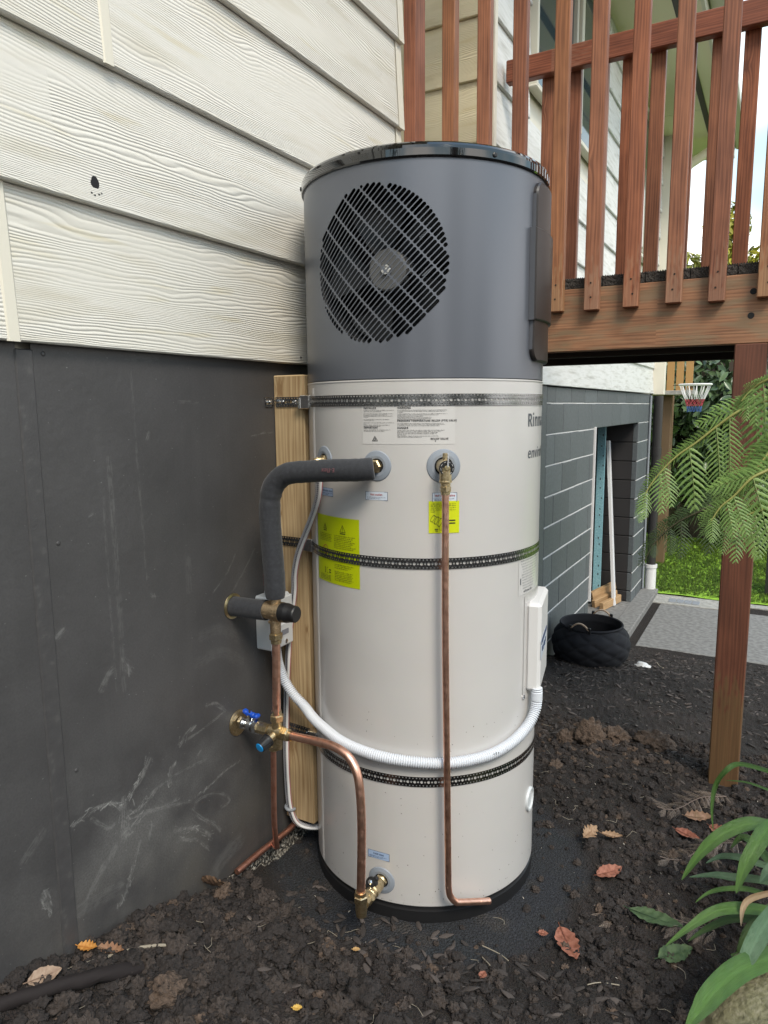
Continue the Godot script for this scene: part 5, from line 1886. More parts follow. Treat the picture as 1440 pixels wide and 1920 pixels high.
	for k in 9:
		var an := TAU * k / 9.0 + 0.2
		if k == 2:
			continue
		var tc: Vector3 = dx * V(cos(an) * 0.0138, 0.0042, sin(an) * 0.0138)
		g.bar(tc + (dx.basis * V(-sin(an), 0, cos(an))) * 0.0028, tc - (dx.basis * V(-sin(an), 0, cos(an))) * 0.0028, 0.0022, 0.0006, 0.0, nr)
	part(o, "disc_marks", g, M.white_plastic)
	g = G.new()
	g.lathe([Vector2(0.0065, 0.004), Vector2(0.0065, 0.008), Vector2(0.0045, 0.0105), Vector2(0.0, 0.0105)], dx, 14)
	part(o, "disc_screw", g, M.zinc_gold)
	g = G.new()
	g.bar(dx * V(0, 0.009, 0) + V(0.001, 0.002, 0), dx * V(0, 0.007, 0) + V(0.003, 0.033, 0), 0.0075, 0.003, 0.001, nr)
	part(o, "lever", g, M.clear_lever)
	g = G.new()
	var foot := dc + V(0, -0.05, 0)
	path = curve([foot, V(foot.x + 0.001, -0.5, foot.z), V(foot.x + 0.006, -0.9, foot.z - 0.004), V(foot.x + 0.009, -1.13, foot.z - 0.006), V(foot.x + 0.0095, -1.16, foot.z - 0.0065), V(foot.x + 0.0125, -1.185, foot.z - 0.009), V(foot.x + 0.0225, -1.205, foot.z - 0.019), V(foot.x + 0.034, -1.212, foot.z - 0.033), V(foot.x + 0.082, -1.235, foot.z - 0.098)], 8)
	g.tube(path, 0.0081, 16, false)
	g.tube(path, 0.0068, 12, false)
	var pe := path[path.size() - 1]
	var pd := (pe - path[path.size() - 2]).normalized()
	g.lathe([Vector2(0.0081, 0.0), Vector2(0.0068, 0.0)], T(pe, pd), 16)
	for q: float in [0.006, 0.03]:
		g.lathe([Vector2(0.0081, -0.002), Vector2(0.0086, 0.0), Vector2(0.0081, 0.002)], T(pe - pd * q, pd), 16)
	single("relief_drain", g, M.copper, "long straight copper drain pipe down the tank front, bent right at its open end", "pipe")
	# --- electrics
	o = thing("isolator_box", V(-1.17, -0.55, -1.49), "pale grey isolator box behind the bronze valve", "box")
	g = G.new()
	g.box(at(V(-1.1745, -0.5695, -1.488)), V(0.055, 0.148, 0.084), 0.004)
	g.box(at(V(-1.1435, -0.605, -1.49)), V(0.012, 0.064, 0.078), 0.003)
	g.box(at(V(-1.1435, -0.532, -1.49)), V(0.012, 0.062, 0.078), 0.003)
	g.lathe([Vector2(0.022, 0.0), Vector2(0.02, 0.012), Vector2(0.0, 0.014)], T(V(-1.165, -0.495, -1.475)), 20)
	part(o, "casing", g, M.box_grey)
	g = G.new()
	g.box(at(V(-1.1372, -0.598, -1.492)), V(0.0012, 0.014, 0.03))
	part(o, "window_slot", g, M.slot_grey)
	g = G.new()
	g.lathe([Vector2(0.006, 0), Vector2(0.006, 0.002), Vector2(0, 0.0025)], T(V(-1.1375, -0.625, -1.495), ex), 12)
	part(o, "screw", g, M.chrome)
	g = G.new()
	for k in 4:
		for i in 5:
			g.box(at(V(-1.193 + 0.0075 * i, -0.507 - 0.0045 * k, -1.4455)), V(0.005, 0.0016, 0.0008))
	part(o, "print", g, M.ink_grey)
	# --- white corrugated conduit
	path = even(curve([V(-1.168, -0.645, -1.49), V(-1.166, -0.685, -1.492), V(-1.152, -0.735, -1.498), V(-1.127, -0.775, -1.503), V(-1.09, -0.806, -1.505), V(-1.05, -0.82, -1.485), cyl(-31, -0.829, R + 0.0145), cyl(-14, -0.838, R + 0.0145), cyl(3, -0.845, R + 0.0145), cyl(19, -0.849, R + 0.0145), cyl(36, -0.853, R + 0.0145), cyl(53, -0.85, R + 0.0145), cyl(67, -0.838, R + 0.015), cyl(79, -0.815, R + 0.018), cyl(84.5, -0.785, R + 0.024), cyl(86, -0.755, R + 0.026), cyl(86, -0.72, R + 0.026)], 24), 0.00115)
	rad = []
	for i in path.size():
		rad.append(0.0114 if i % 5 < 2 else 0.0140)
	g = G.new()
	g.tube(path, rad, 16)
	var marks := G.new()
	for q in [[56.0, 0.004], [57.2, 0.007], [58.5, 0.004], [63.0, 0.003]]:
		marks.box(Transform3D(Basis(out_dir(q[0]).cross(Vector3.UP), Vector3.UP, out_dir(q[0])), cyl(q[0], -0.842 + q[1] * 0.2, R + 0.0286)), V(0.0014, q[1], 0.0005))
	o = thing("conduit", V(-1.16, -0.66, -1.49), "white corrugated conduit looping round the tank to the electrical cover", "conduit")
	part(o, "corrugated_tube", g, M.conduit)
	part(o, "marker_writing", marks, M.ink)
	g = G.new()
	g.lathe([Vector2(0.0145, 0.0), Vector2(0.0145, 0.02), Vector2(0.0125, 0.021)], T(cyl(86, -0.752, R + 0.026)), 18)
	part(o, "end_fitting", g, M.conduit)
	# --- condensate hose with its spring and stripes
	var hp2 := [V(-0.986, -0.131, -1.452), V(-0.987, -0.15, -1.452), V(-0.991, -0.185, -1.456), V(-1.003, -0.225, -1.465), V(-1.03, -0.27, -1.482), V(-1.069, -0.325, -1.503), V(-1.104, -0.385, -1.515), V(-1.126, -0.445, -1.526), V(-1.137, -0.50, -1.537), V(-1.158, -0.60, -1.5425), V(-1.17, -0.70, -1.5435), V(-1.179, -0.84, -1.5425), V(-1.184, -0.97, -1.5415), V(-1.183, -1.07, -1.5415), V(-1.176, -1.145, -1.541), V(-1.158, -1.195, -1.55), V(-1.12, -1.212, -1.575), V(-1.08, -1.214, -1.62)]
	path = even(curve(hp2, 16), 0.0013)
	rad = []
	for i in path.size():
		rad.append(0.0074 if i % 4 < 2 else 0.0092)
	o = thing("drain_hose", V(-1.0, -0.2, -1.46), "thin ribbed clear hose with coloured stripes winding down beside the batten", "hose")
	g = G.new()
	g.tube(path, rad, 12)
	part(o, "ribbed_hose", g, M.hose)
	var cols := [["white_stripe", 0.0068, 0.0042, "white_plastic"], ["red_stripe", 0.0105, 0.0009, "ink_red"], ["dark_stripe", 0.0015, 0.0013, "hose_dark"]]
	var sm := even(curve(hp2, 10), 0.006)
	for q in cols:
		g = G.new()
		var p2 := PackedVector3Array()
		for p in sm:
			p2.append(p + V(q[1], 0, 0.0048 if q[1] < 0.01 else 0.002) + (V(0, 0, 0.003) if q[1] < 0.005 else Vector3.ZERO))
		g.tube(p2, q[2], 8)
		part(o, q[0], g, M[q[3]])
	g = G.new()
	hexnut(g, P(arc(-27), -0.128, R - 0.008), out_dir(-27), 0.0145, 0.016)
	g.tube(curve([P(arc(-27), -0.128, R), P(arc(-27), -0.128, R + 0.018), P(arc(-27.5), -0.134, R + 0.026), V(-0.987, -0.15, -1.452)], 4), 0.009, 14)
	part(o, "elbow", g, M.brass)
	g = G.new()
	var cl := PackedVector3Array()
	for k in 13:
		var an := PI * k / 12.0
		cl.append(V(-1.176 - 0.013 * cos(an), -1.147 + 0.004 * cos(an), -1.546 + 0.018 * sin(an)))
	g.tube(cl, 0.0048, 8)
	single("saddle_clip", g, M.clip_grey, "grey plastic saddle clip holding the hose at the batten foot", "clip")

# ---------------------------------------------------------------- ground, litter
func soil_y(x: float, z: float, n1: FastNoiseLite, n2: FastNoiseLite, n3: FastNoiseLite) -> float:
	var y := ground_y(x, z)
	var d := Vector2(x - TX, z - TZ).length()
	var edge := 0.46 + 0.05 * n1.get_noise_2d(x * 0.6 + 9.0, z * 0.6)
	var pad := 1.0 - smoothstep(edge - 0.03, edge + 0.035, d)
	var l := 0.014 * n1.get_noise_2d(x, z) + 0.013 * absf(n2.get_noise_2d(x, z)) + 0.009 * absf(n3.get_noise_2d(x, z))
	if z < -5.9:
		l *= 0.3
	return lerpf(y + l + 0.008, minf(y, -1.288) + 0.002 * n2.get_noise_2d(x, z), pad)

func build_ground() -> void:
	var n1 := noise(4.0, 301, 3)
	var n2 := noise(14.0, 302, 3)
	var n3 := noise(40.0, 303, 2)
	var n4 := noise(2.2, 304, 4)
	var xs := PackedFloat32Array([-60, -20, -6, -3])
	var x := -1.30
	while x < 0.75:
		xs.append(x)
		x += 0.0095
	for q in 12:
		xs.append(0.8 + 0.12 * q)
	xs.append_array([2.6, 3.6, 5.5, 9, 18, 60])
	var zs := PackedFloat32Array([40, 15, 6, 3, 1.5, 0.6, 0.2, -0.1, -0.3, -0.45])
	var z := -0.5
	while z > -3.1:
		zs.append(z)
		z -= 0.0095
	while z > -6.3:
		zs.append(z)
		z -= 0.03
	zs.append_array([-6.4, -7, -8, -10, -14, -25, -60, -200])
	var g := G.new()
	var w := xs.size()
	for j in zs.size():
		for i in w:
			var p := V(xs[i], 0, zs[j])
			p.y = soil_y(p.x, p.z, n1, n2, n3)
			var d := Vector2(p.x - TX, p.z - TZ).length()
			var edge := 0.46 + 0.05 * n1.get_noise_2d(p.x * 0.6 + 9.0, p.z * 0.6)
			var pad := 1.0 - smoothstep(edge - 0.03, edge + 0.03, d)
			var k := 0.85 + 0.5 * n4.get_noise_2d(p.x, p.z)
			var c := Color(0.058, 0.0455, 0.040) * k
			var clay := exp(-(pow((p.x + 0.52) / 0.26, 2) + pow((p.z + 2.88) / 0.16, 2)))
			c = c.lerp(Color(0.105, 0.072, 0.052), clampf(clay * (0.5 + 1.1 * n2.get_noise_2d(p.x * 0.5, p.z * 0.5)), 0.0, 0.9))
			var dust := clampf(1.6 * n4.get_noise_2d(p.x * 3.0 + 5.0, p.z * 3.0) - 0.35, 0.0, 1.0)
			c = c.lerp(Color(0.052, 0.058, 0.07).lerp(Color(0.13, 0.115, 0.1), dust), pad * 0.9)
			g.col = Color(c.r, c.g, c.b)
			g.vert(p, Vector3.UP)
	for j in zs.size():
		for i in w:
			var a := g.v[j * w + maxi(i - 1, 0)]
			var b := g.v[j * w + mini(i + 1, w - 1)]
			var c := g.v[maxi(j - 1, 0) * w + i]
			var d := g.v[mini(j + 1, zs.size() - 1) * w + i]
			g.n[j * w + i] = (c - d).cross(b - a).normalized()
	var ix := PackedInt32Array()
	ix.resize((zs.size() - 1) * (w - 1) * 6)
	var o := 0
	for j in zs.size() - 1:
		for i in w - 1:
			var a := j * w + i
			for q in [a, a + w, a + 1, a + 1, a + w, a + w + 1]:
				ix[o] = q
				o += 1
	# front faces clockwise seen from above
	if (g.v[ix[1]] - g.v[ix[0]]).cross(g.v[ix[2]] - g.v[ix[0]]).y > 0.0:
		for k in range(0, ix.size(), 3):
			var t := ix[k]
			ix[k] = ix[k + 1]
			ix[k + 1] = t
	g.ix = ix
	setting("ground", g, M.soil)
	# clods
	var lump := noise(1.9, 310, 4)
	for kind in 3:
		var meshes := []
		for v in 2:
			var q := G.new()
			q.ball(Vector3.ZERO, V(1, 0.62, 0.8), lump, 0.85, 3, V(kind * 7 + v * 3, 4, 1))
			meshes.append(q.mesh())
		for v in 2:
			var list := []
			var want: int = [2600, 1700, 260][kind]
			var tries := 0
			while list.size() < want and tries < 60000:
				tries += 1
				var p := V(rng.randf_range(-1.2, 0.75), 0, -0.5 - 2.6 * rng.randf())
				var d := Vector2(p.x - TX, p.z - TZ).length()
				if d < 0.325:
					continue
				var dens := 0.4
				var big := 0.008
				var heap := exp(-pow((p.x + 1.1) / 0.35, 2)) * smoothstep(-1.5, -0.9, p.z)
				dens += heap
				big += 0.0035 * heap
				if d < 0.48:
					dens *= 0.16
				if p.z < -2.2:
					dens *= 0.8
				if kind == 2:
					dens *= 0.25 + 2.0 * exp(-(pow((p.x + 0.52) / 0.3, 2) + pow((p.z + 2.85) / 0.25, 2)))
				if rng.randf() > dens:
					continue
				var s := big * (0.35 + 0.75 * pow(-log(maxf(rng.randf(), 0.02)), 0.8)) * (2.1 if rng.randf() < 0.012 else 1.0)
				p.y = soil_y(p.x, p.z, n1, n2, n3) + s * 0.15
				var b := Basis.from_euler(V(rng.randf() * 0.7, rng.randf() * TAU, rng.randf() * 0.7)).scaled(Vector3.ONE * s)
				list.append(Transform3D(b, p))
			scatter("soil_clods", meshes[v], M["clod_%d" % kind], list, [])
	# bark mulch
	var chip := G.new()
	chip.ball(Vector3.ZERO, V(1, 0.12, 0.33), lump, 0.6, 1)
	var cm := chip.mesh()
	var list := []
	var cols := []
	while list.size() < 5200:
		var p := V(rng.randf_range(-1.2, 1.4), 0, rng.randf_range(-6.05, -2.3))
		if list.size() > 3900:
			p = V(rng.randf_range(-1.1, 0.6), 0, rng.randf_range(-1.45, -0.5))
		p.y = soil_y(p.x, p.z, n1, n2, n3)
		if Vector2(p.x + 0.945, p.z + 4.34).length() < 0.2:
			continue
		if list.size() < 3900 and rng.randf() > smoothstep(-2.2, -3.4, p.z):
			continue
		var s := rng.randf_range(0.008, 0.026)
		p.y += s * 0.12
		list.append(Transform3D(Basis.from_euler(V(rng.randf_range(-0.5, 0.5), rng.randf() * TAU, rng.randf_range(-0.4, 0.4))).scaled(Vector3.ONE * s), p))
		var k := 0.5 + 1.6 * pow(rng.randf(), 2.0)
		cols.append(Color(0.048, 0.039, 0.035) * k)
	scatter("bark_mulch", cm, M.mulch, list, cols)
	# pale crumbs
	list = []
	cols = []
	while list.size() < 420:
		var p := V(rng.randf_range(-1.15, 0.5), 0, -0.6 - 3.6 * rng.randf())
		if Vector2(p.x - TX, p.z - TZ).length() < 0.33:
			continue
		p.y = soil_y(p.x, p.z, n1, n2, n3) + 0.004
		list.append(Transform3D(Basis.from_euler(V(0, rng.randf() * TAU, 0.3)).scaled(Vector3.ONE * rng.randf_range(0.0015, 0.005)), p))
		cols.append(Color(0.4, 0.36, 0.31) * rng.randf_range(0.4, 1.2))
	scatter("pale_crumbs", cm, M.mulch, list, cols)
	# fine rootlets
	var rg := G.new()
	for k in 150:
		var p := V(rng.randf_range(-1.1, 0.4), 0, rng.randf_range(-3.0, -0.7))
		if Vector2(p.x - TX, p.z - TZ).length() < 0.36:
			continue
		var an := rng.randf() * TAU
		var pts := []
		for i in 4:
			var q := p + V(cos(an), 0, sin(an)) * (0.012 * i)
			q.y = soil_y(q.x, q.z, n1, n2, n3) + 0.006 + 0.004 * rng.randf()
			an += rng.randf_range(-0.7, 0.7)
			pts.append(q)
		rg.tube(curve(pts, 2), 0.0006, 4, false)
	var rt := setting("rootlets", rg, M.straw)
	rt.set_meta("kind", "stuff")
	rt.set_meta("label", "fine pale rootlets scattered over the dark soil")
	build_leaves(n1, n2, n3)
	# paving
	g = G.new()
	g.box(at(V(0.7, -2.06, -6.84)), V(3.32, 0.09, 1.46), 0.008)
	setting("path", g, M.concrete)
	g = G.new()
	g.box(at(V(-1.12, -2.02, -6.2)), V(0.17, 0.13, 3.5), 0.008)
	setting("path_edging", g, M.concrete)
	g = G.new()
	g.box(at(V(-0.75, -2.047, -7.7)), V(0.94, 0.08, 0.24), 0.006)
	g.box(at(V(0.9, -2.047, -7.86)), V(4.2, 0.085, 0.14), 0.006)
	setting("concrete_kerb", g, M.pale_concrete)
	var dr := thing("drain_grate", V(-0.75, -2.0, -7.72), "row of small grey grate panels set in the far edge of the path", "grate")
	for k in 4:
		g = G.new()
		g.box(at(V(-0.86 + 0.075 * k, -2.004, -7.70)), V(0.068, 0.01, 0.13), 0.003)
		part(dr, "grate_panel", g, M.clip_grey)
	# lawn
	g = G.new()
	var rows := []
	var us := []
	for j in 60:
		var row := PackedVector3Array()
		for i in 60:
			var p := V(lerpf(-6.0, 8.0, i / 59.0), 0, lerpf(-7.9, -30.0, pow(j / 59.0, 1.7)))
			p.y = -1.995 + 0.02 * n4.get_noise_2d(p.x, p.z)
			row.append(p)
		rows.append(row)
	g.grid(rows)
	setting("lawn", g, M.lawn)
	var blade := G.new()
	for k in 5:
		var an := k * 2.4
		var q := V(cos(an), 0, sin(an))
		var sd := V(-sin(an), 0, cos(an)) * 0.14
		blade.face([q * 0.3 - sd, q * 0.3 + sd, q * 0.9 + V(0, 1, 0)], (q * 0.5 + V(0, 1, 0)).normalized())
	list = []
	cols = []
	while list.size() < 16000:
		var p := V(rng.randf_range(-1.7, 0.7), -1.995, -7.95 - 3.4 * rng.randf())
		list.append(Transform3D(Basis(V(0, 1, 0), rng.randf() * TAU).scaled(V(0.018, rng.randf_range(0.02, 0.045), 0.018)), p))
		var k := rng.randf_range(0.6, 1.3)
		cols.append(Color(0.17 * k + 0.05 * rng.randf(), 0.31 * k, 0.025))
	var gr := scatter("grass", blade.mesh(), M.grass, list, cols)
	gr.set_meta("label", "short bright green lawn grass beyond the path")

func scatter(called: String, m: Mesh, mt: Material, list: Array, cols: Array) -> MultiMeshInstance3D:
	var mm := MultiMesh.new()
	mm.transform_format = MultiMesh.TRANSFORM_3D
	mm.use_colors = cols.size() > 0
	mm.mesh = m
	mm.instance_count = list.size()
	for i in list.size():
		mm.set_instance_transform(i, list[i])
		if cols.size():
			mm.set_instance_color(i, cols[i])
	var o := MultiMeshInstance3D.new()
	o.name = numbered(self, called)
	o.multimesh = mm
	o.material_override = mt
	add_child(o, true)
	o.set_meta("kind", "stuff")
	return o

# A dry leaf: along x, curled, with an uneven edge
func leaf_mesh(l: float, w: float, curl: float, lobes: float, c0: Color, c1: Color, sd: int) -> ArrayMesh:
	var g := G.new()
	var nn := noise(1.0, sd, 3)
	var nx := 22
	var first := 0
	var rows := []
	var cs := []
	for i in nx + 1:
		var u := float(i) / nx
		var prof := pow(sin(PI * pow(u, 0.85)), 0.75)
		prof *= 1.0 + lobes * sin(u * 34.0 + sd) * 0.5 + 0.22 * nn.get_noise_1d(u * 30.0)
		var row := PackedVector3Array()
		for j in 7:
			var s := j / 3.0 - 1.0
			var p := V((u - 0.5) * l, 0, s * w * 0.5 * maxf(prof, 0.04))
			p.y = curl * l * (0.9 * pow(u - 0.45, 2) + 0.25 * s * s * prof) + 0.10 * w * nn.get_noise_2d(u * 6.0, s * 2.5) - 0.03 * w * (1.0 - absf(s))
			row.append(p)
			cs.append(c0.lerp(c1, clampf(0.5 + 0.9 * nn.get_noise_2d(u * 5.0 + 9.0, s * 3.0) - (0.35 if absf(s) < 0.1 else 0.0), 0.0, 1.0)))
		rows.append(row)
	g.grid(rows)
	for k in cs.size():
		g.c[first + k] = cs[k]
	g.tube(PackedVector3Array([V(-0.62 * l, curl * l * 0.3, 0), V(-0.5 * l, curl * l * 0.18, 0), V(0.3 * l, -0.02 * w, 0)]), [0.0011, 0.001, 0.0004], 5)
	for k in range(first + cs.size(), g.c.size()):
		g.c[k] = c0 * 0.9
	return g.mesh()

func build_leaves(n1: FastNoiseLite, n2: FastNoiseLite, n3: FastNoiseLite) -> void:
	var red0 := Color(0.17, 0.055, 0.03)
	var red1 := Color(0.36, 0.15, 0.10)
	var tan0 := Color(0.22, 0.13, 0.07)
	var tan1 := Color(0.42, 0.29, 0.19)
	var org := Color(0.42, 0.17, 0.03)
	# place, length, width, curl, lobes, colours, turn, tilt, label
	var list := [
		[V(-0.361, 0, -1.533), 0.105, 0.05, 0.25, 0.12, red0, red1, -0.95, 0.1, "largest russet fallen leaf lying in front right of the tank"],
		[V(-0.332, 0, -1.855), 0.085, 0.042, 0.3, 0.12, red0, red1, 0.9, 0.15, "russet leaf with crinkled edge on bare soil right of the pad"],
		[V(-0.42, 0, -1.995), 0.075, 0.035, 0.6, 0.6, tan0, tan1, 1.3, 0.5, "lobed tan oak leaf standing on the soil right of the tank"],
		[V(-0.36, 0, -2.03), 0.06, 0.022, 0.7, 0.3, tan0, tan1, 0.2, 0.3, "narrow curled tan leaf just right of the lobed oak leaf"],
		[V(-0.165, 0, -2.165), 0.075, 0.03, 0.4, 0.1, red0, Color(0.4, 0.16, 0.11), -0.3, 0.25, "red brown folded leaf left of the strap leaved plant"],
		[V(-0.428, 0, -1.555), 0.026, 0.02, 0.3, 0.3, red0, red1, 0.3, 0.0, "small russet scrap on the pad edge near the large leaf"],
		[V(-1.172, 0, -1.21), 0.062, 0.058, 0.2, 0.05, Color(0.12, 0.07, 0.045), Color(0.25, 0.16, 0.1), 0.3, -1.0, "round brown leaf propped against the charcoal wall sheet"],
		[V(-1.17, 0, -0.845), 0.042, 0.022, 0.5, 0.5, org, Color(0.5, 0.25, 0.06), 0.4, 0.2, "bright orange leaf at the wall foot"],
		[V(-1.13, 0, -0.87), 0.06, 0.022, 0.6, 0.6, tan0, Color(0.3, 0.15, 0.09), 0.3, 0.2, "lobed brown leaf beside the orange one"],
		[V(-1.15, 0, -0.735), 0.06, 0.032, 0.2, 0.1, Color(0.24, 0.16, 0.11), Color(0.36, 0.26, 0.19), 1.1, 0.6, "pale brown leaf leaning on soil in the left corner"],
		[V(-0.77, 0, -1.24), 0.018, 0.012, 0.3, 0.3, Color(0.4, 0.24, 0.09), Color(0.5, 0.32, 0.14), 0.5, 0.0, "tiny ochre leaf scrap in front of the brass elbow"],
		[V(-0.76, 0, -1.0), 0.02, 0.014, 0.5, 0.3, Color(0.5, 0.3, 0.06), Color(0.6, 0.4, 0.1), 0.5, 0.1, "small yellow leaf scrap at the bottom centre"],
		[V(-0.498, 0, -1.33), 0.022, 0.018, 0.3, 0.3, red0, red1, 1.5, 0.0, "small russet scrap half buried near the bottom centre"],
		[V(-0.148, 0, -2.31), 0.085, 0.035, 0.5, 0.4, tan0, Color(0.38, 0.22, 0.15), 0.4, 0.4, "curled tan leaf lying left of the deck post foot"],
		[V(0.03, 0, -2.3), 0.06, 0.03, 0.4, 0.3, org * 0.8, Color(0.4, 0.18, 0.08), 0.7, 0.3, "orange brown leaf right of the deck post foot"],
		[V(-0.08, 0, -2.25), 0.07, 0.035, 0.4, 0.3, red0, red1, -0.4, 0.3, "russet leaf behind the strap leaves below the post"],
	]
	for k in list.size():
		var q: Array = list[k]
		var p: Vector3 = q[0]
		p.y = soil_y(p.x, p.z, n1, n2, n3) + 0.012 + absf(sin(q[8])) * q[2] * 0.5
		var o := single("fallen_leaf", leaf_mesh(q[1], q[2], q[3], q[4], q[5], q[6], 500 + k), M.dead_leaf, q[9], "leaf", "fallen leaves on the soil")
		o.transform = Transform3D(Basis.from_euler(V(q[8], q[7], 0.0)), p)
	# two broad green leaves by the rock
	var gl := [[V(-0.19, 0, -1.70), 0.13, 0.045, -0.15, "long dark green fallen leaf pointing left of the rock"], [V(-0.135, 0, -1.625), 0.09, 0.045, 0.75, "short dark green fallen leaf against the rock"]]
	for k in 2:
		var q: Array = gl[k]
		var p: Vector3 = q[0]
		p.y = soil_y(p.x, p.z, n1, n2, n3) + 0.018
		var o := single("green_leaf", leaf_mesh(q[1], q[2], 0.15, 0.0, Color(0.03, 0.06, 0.022), Color(0.075, 0.12, 0.05), 560 + k), M.dead_leaf, q[4], "leaf", "green leaves dropped by the rock")
		o.transform = Transform3D(Basis.from_euler(V(0.15, q[3], 0.1)), p)
	# clay lumps
	var cl := [[V(-0.61, 0, -2.84), V(0.06, 0.075, 0.05), "largest pale brown clay lump behind the tank on the right"], [V(-0.70, 0, -2.78), V(0.034, 0.04, 0.03), "smaller clay lump beside the tank edge"], [V(-0.52, 0, -2.93), V(0.055, 0.04, 0.05), "low crumbling clay lump in the middle of the row"], [V(-0.37, 0, -2.96), V(0.07, 0.045, 0.06), "broad clay lump nearest the deck post"]]
	var lump := noise(1.6, 320, 4)
	for k in cl.size():
		var g := G.new()
		var p: Vector3 = cl[k][0]
		p.y = soil_y(p.x, p.z, n1, n2, n3) + 0.01
		g.ball(p, cl[k][1], lump, 0.55, 4, V(k * 5, 1, 2))
		single("clay_lump", g, M.clod_2, cl[k][2], "clay lump", "clay lumps dug from the bed")
	# pale twigs
	var tw := [[[V(-0.23, 0, -1.46), V(-0.27, 0, -1.45), V(-0.29, 0, -1.42)], "forked pale root lying near the green leaf"], [[V(-0.47, 0, -1.42), V(-0.50, 0, -1.44), V(-0.545, 0, -1.45)], "thin pale root in front of the drain outlet"], [[V(-0.50, 0, -1.38), V(-0.53, 0, -1.41)], "short pale root below the drain outlet"], [[V(-0.62, 0, -4.86), V(-0.58, 0, -4.7), V(-0.55, 0, -4.62)], "pale straw lying on mulch right of the black basket"], [[V(-1.15, 0, -0.78), V(-1.1, 0, -0.92), V(-1.05, 0, -1.0)], "thin brown twig beside the corner leaves"]]
	for k in tw.size():
		var pts := []
		for p: Vector3 in tw[k][0]:
			pts.append(V(p.x, soil_y(p.x, p.z, n1, n2, n3) + 0.012, p.z))
		var g := G.new()
		g.tube(curve(pts, 4), 0.0013 if k < 3 else 0.0035, 6)
		single("twig", g, M.straw, tw[k][1], "twig", "twigs and roots on the soil")
	var g := G.new()
	g.col = Color(0.013, 0.011, 0.011)
	g.tube(curve([V(-1.19, soil_y(-1.19, -0.62, n1, n2, n3) + 0.005, -0.6), V(-1.13, soil_y(-1.13, -0.7, n1, n2, n3) + 0.02, -0.7), V(-1.08, soil_y(-1.08, -0.8, n1, n2, n3) + 0.03, -0.8), V(-1.06, soil_y(-1.06, -0.88, n1, n2, n3) + 0.005, -0.88)], 6), 0.014, 12)
	for k in g.v.size():
		var q := g.v[k]
		g.v[k] = q + V(0.5, 1, 0.7) * (0.009 * n2.get_noise_3dv(q * 2.5)) + V(0, 1, 0) * (0.006 * n3.get_noise_3dv(q))
	single("rotten_branch", g, M.mulch, "black rotten branch in the lower left corner", "branch")
	g = G.new()
	g.ball(V(-0.66, soil_y(-0.66, -4.53, n1, n2, n3) + 0.01, -4.53), V(0.045, 0.018, 0.03), lump, 0.8, 2)
	single("paper_scrap", g, M.white_plastic, "crumpled white scrap on the mulch behind the tank", "scrap")

# ---------------------------------------------------------------- plants
func pinna_mesh(sd: int, cols: Array, curl := 1.0, wd := 0.0125, n := 18, wide := 0.2) -> ArrayMesh:
	# unit pinna along x (length 1), flat in x-z with y up; drooping leaflets
	var g := G.new()
	var rr := RandomNumberGenerator.new()
	rr.seed = sd
	var spine := func(u: float) -> Vector3: return V(u, -0.10 * curl * u * u, 0.02 * sin(u * 3.0 + sd))
	var sp := PackedVector3Array()
	for i in 9:
		sp.append(spine.call(i / 8.0))
	g.col = cols[2]
	g.tube(sp, [0.007, 0.0065, 0.006, 0.0055, 0.005, 0.004, 0.003, 0.002, 0.001], 5, false)
	for k in n:
		var u := 0.03 + 0.95 * k / n
		var ln := wide * minf(1.0, 0.55 + u * 1.5) * (1.0 if u < 0.42 else 1.0 - 0.9 * (u - 0.42) / 0.58)
		for sg: float in [-1.0, 1.0]:
			var l := ln * rr.randf_range(0.9, 1.08)
			var an := 0.42 + 0.35 * u + rr.randf_range(-0.06, 0.06)
			var o: Vector3 = spine.call(u + 0.012 * sg)
			var d := V(sin(an), -0.16 * curl, cos(an) * sg).normalized()
			var sd2 := V(cos(an), 0, -sin(an) * sg).normalized()
			g.col = cols[0].lerp(cols[1], rr.randf())
			var m := 8
			var first := g.v.size()
			for i in m + 1:
				var t := float(i) / m
				var hw := wd * (1.0 - 0.75 * t * t) * (1.0 if i % 2 == 0 else 0.7)
				if i == m:
					hw = 0.0008
				var c := o + d * (l * t) + V(0.25 * l * t * t, -0.22 * curl * l * t * t, 0)
				var nn := d.cross(sd2).normalized()
				if nn.y < 0.0:
					nn = -nn
				var tilt := nn * 0.004
				g.vert(c - sd2 * hw - tilt, (nn - sd2 * 0.25).normalized())
				g.vert(c + sd2 * hw - tilt, (nn + sd2 * 0.25).normalized())
			for i in m:
				var a := first + i * 2
				g.tri(a, a + 1, a + 2)
				g.tri(a + 1, a + 3, a + 2)
	return g.mesh()

func aim(a: Vector3, b: Vector3, up: Vector3) -> Transform3D:      # x from a to b with its length as the scale
	var x := b - a
	var l := x.length()
	x /= l
	var z := x.cross(up).normalized()
	return Transform3D(Basis(x * l, z.cross(x) * l, z * l), a)

